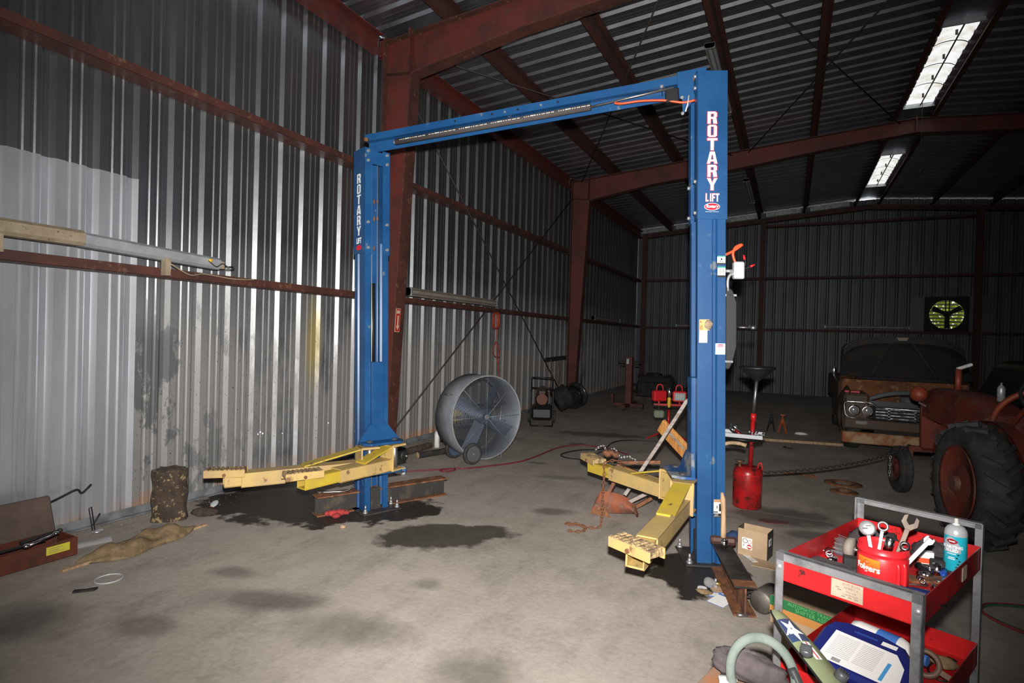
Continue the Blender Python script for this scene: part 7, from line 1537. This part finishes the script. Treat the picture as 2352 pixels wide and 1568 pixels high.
# ------------------------------------------------------------------ bench in the foreground with welding helmet
ZBn = 0.44
bn = thing('work_bench', 'low wooden bench top cut off at the bottom of the picture', 'bench', (0.05, 1.95, 0), -0.28)
MB().bb(-0.33, 0.26, -0.30, 0.20, ZBn-0.04, ZBn).build('top', M('brown_bench', (0.30, 0.13, 0.06), (0.20, 0.15, 0.12), scale=8, rough=0.8), bn, bev=0.003)
for (x, y) in ((-0.30, -0.27), (0.23, -0.27), (-0.30, 0.17), (0.23, 0.17)): MB().bb(x-0.02, x+0.02, y-0.02, y+0.02, 0, ZBn-0.04).build('leg', MAT['woodtan'], bn)
BWM = WM[bn.name]
def on_bench(x, y, z=0.0): v = BWM @ Vector((x, y, ZBn+z)); return (v.x, v.y, v.z)
t = thing('welding_helmet', 'olive green welding helmet with a star decal in the foreground', 'welding helmet', (0.10, 2.08, ZBn))
olive = M('olive_shell', (0.20, 0.235, 0.13), (0.15, 0.18, 0.10), scale=6, rough=0.42, c3=(0.08, 0.09, 0.06), s3=16, lo3=0.64, hi3=0.70)
P0 = Vector((-0.015, 2.27, 0.655)); P1 = Vector((0.25, 1.93, 0.51)); ax_ = (P1-P0).normalized()
nn = Vector((0.72, -0.12, 0.45)); nn = (nn-ax_*nn.dot(ax_)).normalized(); bb_ = ax_.cross(nn)      # bb_ across the shell
if bb_.dot(Vector((0, -1, 0.6))) < 0: bb_ = -bb_
Ls = (P1-P0).length
def shell(u, v, off=0.0):
    s_ = u*Ls; w = 0.085*(0.42+0.58*min(1, u*3.0)**0.6)*(1-0.15*max(0, u-0.7)); a_ = (v-0.5)*PI*0.85
    return P0+ax_*s_+nn*((w*0.75+off)*math.cos(a_)-w*0.35)+bb_*((w+off)*math.sin(a_))
I_ = WM[t.name].inverted()
MB().grid(lambda u, v: shell(u, v), 22, 16).grid(lambda u, v: shell(u, v, -0.004), 22, 16).xf(I_).build('shell', olive, t)
MB().tube([shell(i/22, 1.0) for i in range(23)], 0.0035, 6).tube([shell(i/22, 0.0) for i in range(23)], 0.0035, 6).xf(I_).build('shell_edge', MAT['black'], t)
def decal(u0, u1, v0, v1, mat, nm, pts=None):
    if pts is None: q = MB().grid(lambda u, v: shell(u0+(u1-u0)*u, v0+(v1-v0)*v, 0.0012), 6, 6)
    else: q = MB().add([shell(u0+(u1-u0)*x, v0+(v1-v0)*y, 0.0022) for x, y in pts], [tuple(range(len(pts)))])
    return q.xf(I_).build(nm, mat, t)
navy = M('decal_navy', (0.03, 0.05, 0.12), rough=0.5); vv = 0.70
decal(0.13, 0.36, 0.63, 0.97, navy, 'roundel')
star = []
for k in range(10):
    r = 0.52 if k % 2 == 0 else 0.21; a_ = PI*k/5; star.append((0.5+r*math.cos(a_), 0.5+r*math.sin(a_)))
decal(0.13, 0.37, 0.62, 0.98, M('decal_star', (0.75, 0.76, 0.78), rough=0.45), 'star', star)
decal(0.37, 0.52, 0.68, 0.80, MATS['decal_star'], 'decal_bar'); decal(0.37, 0.515, 0.725, 0.755, M('decal_bar_red', (0.50, 0.06, 0.06), rough=0.5), 'decal_stripe')
for (u, v) in ((0.46, 0.88), (0.66, 0.62)):
    c = shell(u, v, 0.008); R_ = rot_to(shell(u, v, 0.05)-shell(u, v)).to_4x4(); R_.translation = c
    k_ = MB().lathe([(0, 0.016), (0.015, 0.016), (0.019, 0.010), (0.020, -0.012), (0, -0.012)], n=18); kn = k_.xf(I_ @ R_).build('knob', M('knob_grey', (0.07, 0.075, 0.08), rough=0.4), t)
    for q in range(4): MB().bb(-0.016, 0.016, -0.013+q*0.0075, -0.010+q*0.0075, 0.012, 0.019).xf(I_ @ R_).build('knob_rib', MATS['knob_grey'], kn)
# headgear: broad sage band arching left of the shell, with dark straps
hc = Vector((-0.052, 2.07, 0.525)); hn = Vector((0.10, -0.72, 0.68)).normalized(); h1 = Vector((1, 0.1, 0)); h1 = (h1-hn*h1.dot(hn)).normalized(); h2 = hn.cross(h1)
def hb(u, v): a_ = math.radians(-20)+math.radians(230)*u; r = 0.105+0.016*math.cos(v*2*PI); return hc+(h1*math.cos(a_)*0.95+h2*math.sin(a_)*1.12)*r+hn*0.012*math.sin(v*2*PI)
MB().grid(hb, 36, 10).xf(I_).build('headband', M('sage_band', (0.15, 0.18, 0.16), (0.11, 0.135, 0.12), scale=12, rough=0.85), t)
MB().tube(smooth_path([hc+h1*0.09+h2*0.04, hc+h1*0.12-h2*0.03, hc+h1*0.13-h2*0.06, hc+h1*0.19-h2*0.075], 5), 0.016, 8).xf(I_).build('pivot_arm', M('dark_grey_plastic', (0.045, 0.048, 0.05), rough=0.35), t)
MB().tube(smooth_path([hc+h1*0.06-h2*0.06, hc+h1*0.10-h2*0.09, hc+h1*0.16-h2*0.09], 5), 0.022, 8).xf(I_).build('ratchet_dial', MATS['dark_grey_plastic'], t)
gl = lump(0.125, 0.06, 0.055, 21, amp=0.14)
solo(gl, 'leather_glove', M('purple_grey_leather', (0.085, 0.068, 0.072), (0.055, 0.045, 0.048), scale=14, rough=0.9, bmp=0.2), 'dark leather glove bunched behind the green helmet band', 'gloves', on_bench(-0.20, 0.165, 0.02), -0.15)
gl = lump(0.10, 0.075, 0.035, 5, amp=0.14)
solo(gl, 'leather_glove', MATS['purple_grey_leather'], 'second dark leather glove lying inside the green helmet band', 'gloves', on_bench(-0.06, 0.02, 0.0), 0.3)
t = thing('tin_can', 'small bright tin can on the bench below the leather glove', 'tin', on_bench(-0.225, 0.035), -0.28)
MB().lathe([(0, 0), (0.028, 0), (0.030, 0.004), (0.028, 0.02), (0.028, 0.045), (0.030, 0.058), (0, 0.058)], n=22).build('body', MAT['white'], t); MB().lathe([(0.0302, 0.002), (0.0308, 0.006), (0.0302, 0.01)], n=22).build('seam', MAT['rust'], t)
t = thing('socket', 'deep steel socket standing on the bench right of the helmet', 'socket', on_bench(0.185, 0.155)); MB().lathe([(0.006, 0), (0.012, 0), (0.017, 0.012), (0.017, 0.055), (0.0125, 0.055), (0.0125, 0.03)], n=20).build('body', MAT['steel'], t)
solo(lump(0.06, 0.02, 0.008, 4), 'metal_shavings', MAT['dirt'], 'strip of grey dirt and shavings on the bench edge', 'dirt', on_bench(0.19, 0.10), -0.28)
solo(MB().prism([(-0.05, -0.03), (0.06, -0.04), (0.05, 0.03), (-0.03, 0.04)], 0.006), 'paint_chip', M('pale_paint', (0.30, 0.31, 0.32), rough=0.8), 'pale grey flake of paint on the bench left corner', 'paint flake', on_bench(-0.25, -0.03), 0.2)

# more loose tools in the top tray
rnd = random.Random(17)
spots = ((0.30, 0.44, 0.3), (0.36, 0.50, 1.9), (0.42, 0.44, 1.2), (0.35, 0.36, 0.7), (0.41, 0.30, 2.2), (0.06, 0.39, 0.9), (0.04, 0.52, 2.6), (0.16, 0.52, 0.1), (0.31, 0.58, 2.8), (0.43, 0.58, 1.6))
words = ('right of the coffee tub rim', 'midway between tub and spray can', 'hard against the right tray wall', 'before the tub on its right', 'near the front right tray corner', 'beside the left tray wall', 'left of the dark gloves', 'between wire brush and coffee tub', 'behind the tub near the carton', 'under the spray can')
for i, (x, y, a_) in enumerate(spots):
    k = i % 3
    t = thing(('hex_key', 'drill_bit', 'loose_nut')[k], ('thin dark hex key ', 'short steel drill bit ', 'steel hex nut ')[k]+words[i], ('hex key', 'drill bit', 'nut')[k], on_cart(x, y, ZT), CRZ+a_)
    if k == 0: MB().tube([(-0.03, 0, 0.004), (0.035, 0, 0.004), (0.042, 0.004, 0.004), (0.044, 0.02, 0.004)], 0.0035, 6).build('rod', MAT['darksteel'], t)
    elif k == 1: MB().cyl((-0.035, 0, 0.006), (0.0, 0, 0.006), 0.0055, n=10).build('shank', MAT['steel'], t); MB().cyl((0.0, 0, 0.006), (0.045, 0, 0.006), 0.0045, 0.001, n=6).build('flute', MAT['chrome'], t)
    else: MB().lathe([(0.006, 0), (0.013, 0), (0.013, 0.010), (0.006, 0.010), (0.006, 0)], n=6, smooth=False).build('hex', MAT['steel'], t)
# grit and chips swept along the left wall and over the floor
mb = MB(); rnd = random.Random(9)
def chip(x, y, a):
    h = a*0.5; p = [(x+a*rnd.uniform(-1, 1), y+a*rnd.uniform(-1, 1), 0.0005) for _ in range(3)]; mb.add(p+[(x, y, h)], [(0, 1, 3), (1, 2, 3), (2, 0, 3)])
for k in range(700):
    y = rnd.uniform(1.6, 12.5); chip(-4.96+min(0.30, abs(rnd.gauss(0, 0.14))), y, rnd.uniform(0.004, 0.013))
g = mb.build('floor_grit', M('grit', (0.10, 0.075, 0.055), (0.35, 0.31, 0.27), scale=3, lo=0.48, hi=0.52, rough=0.9)); tag(g, 'scattered grit and chips swept along the foot of the left wall', 'grit', kind='stuff')
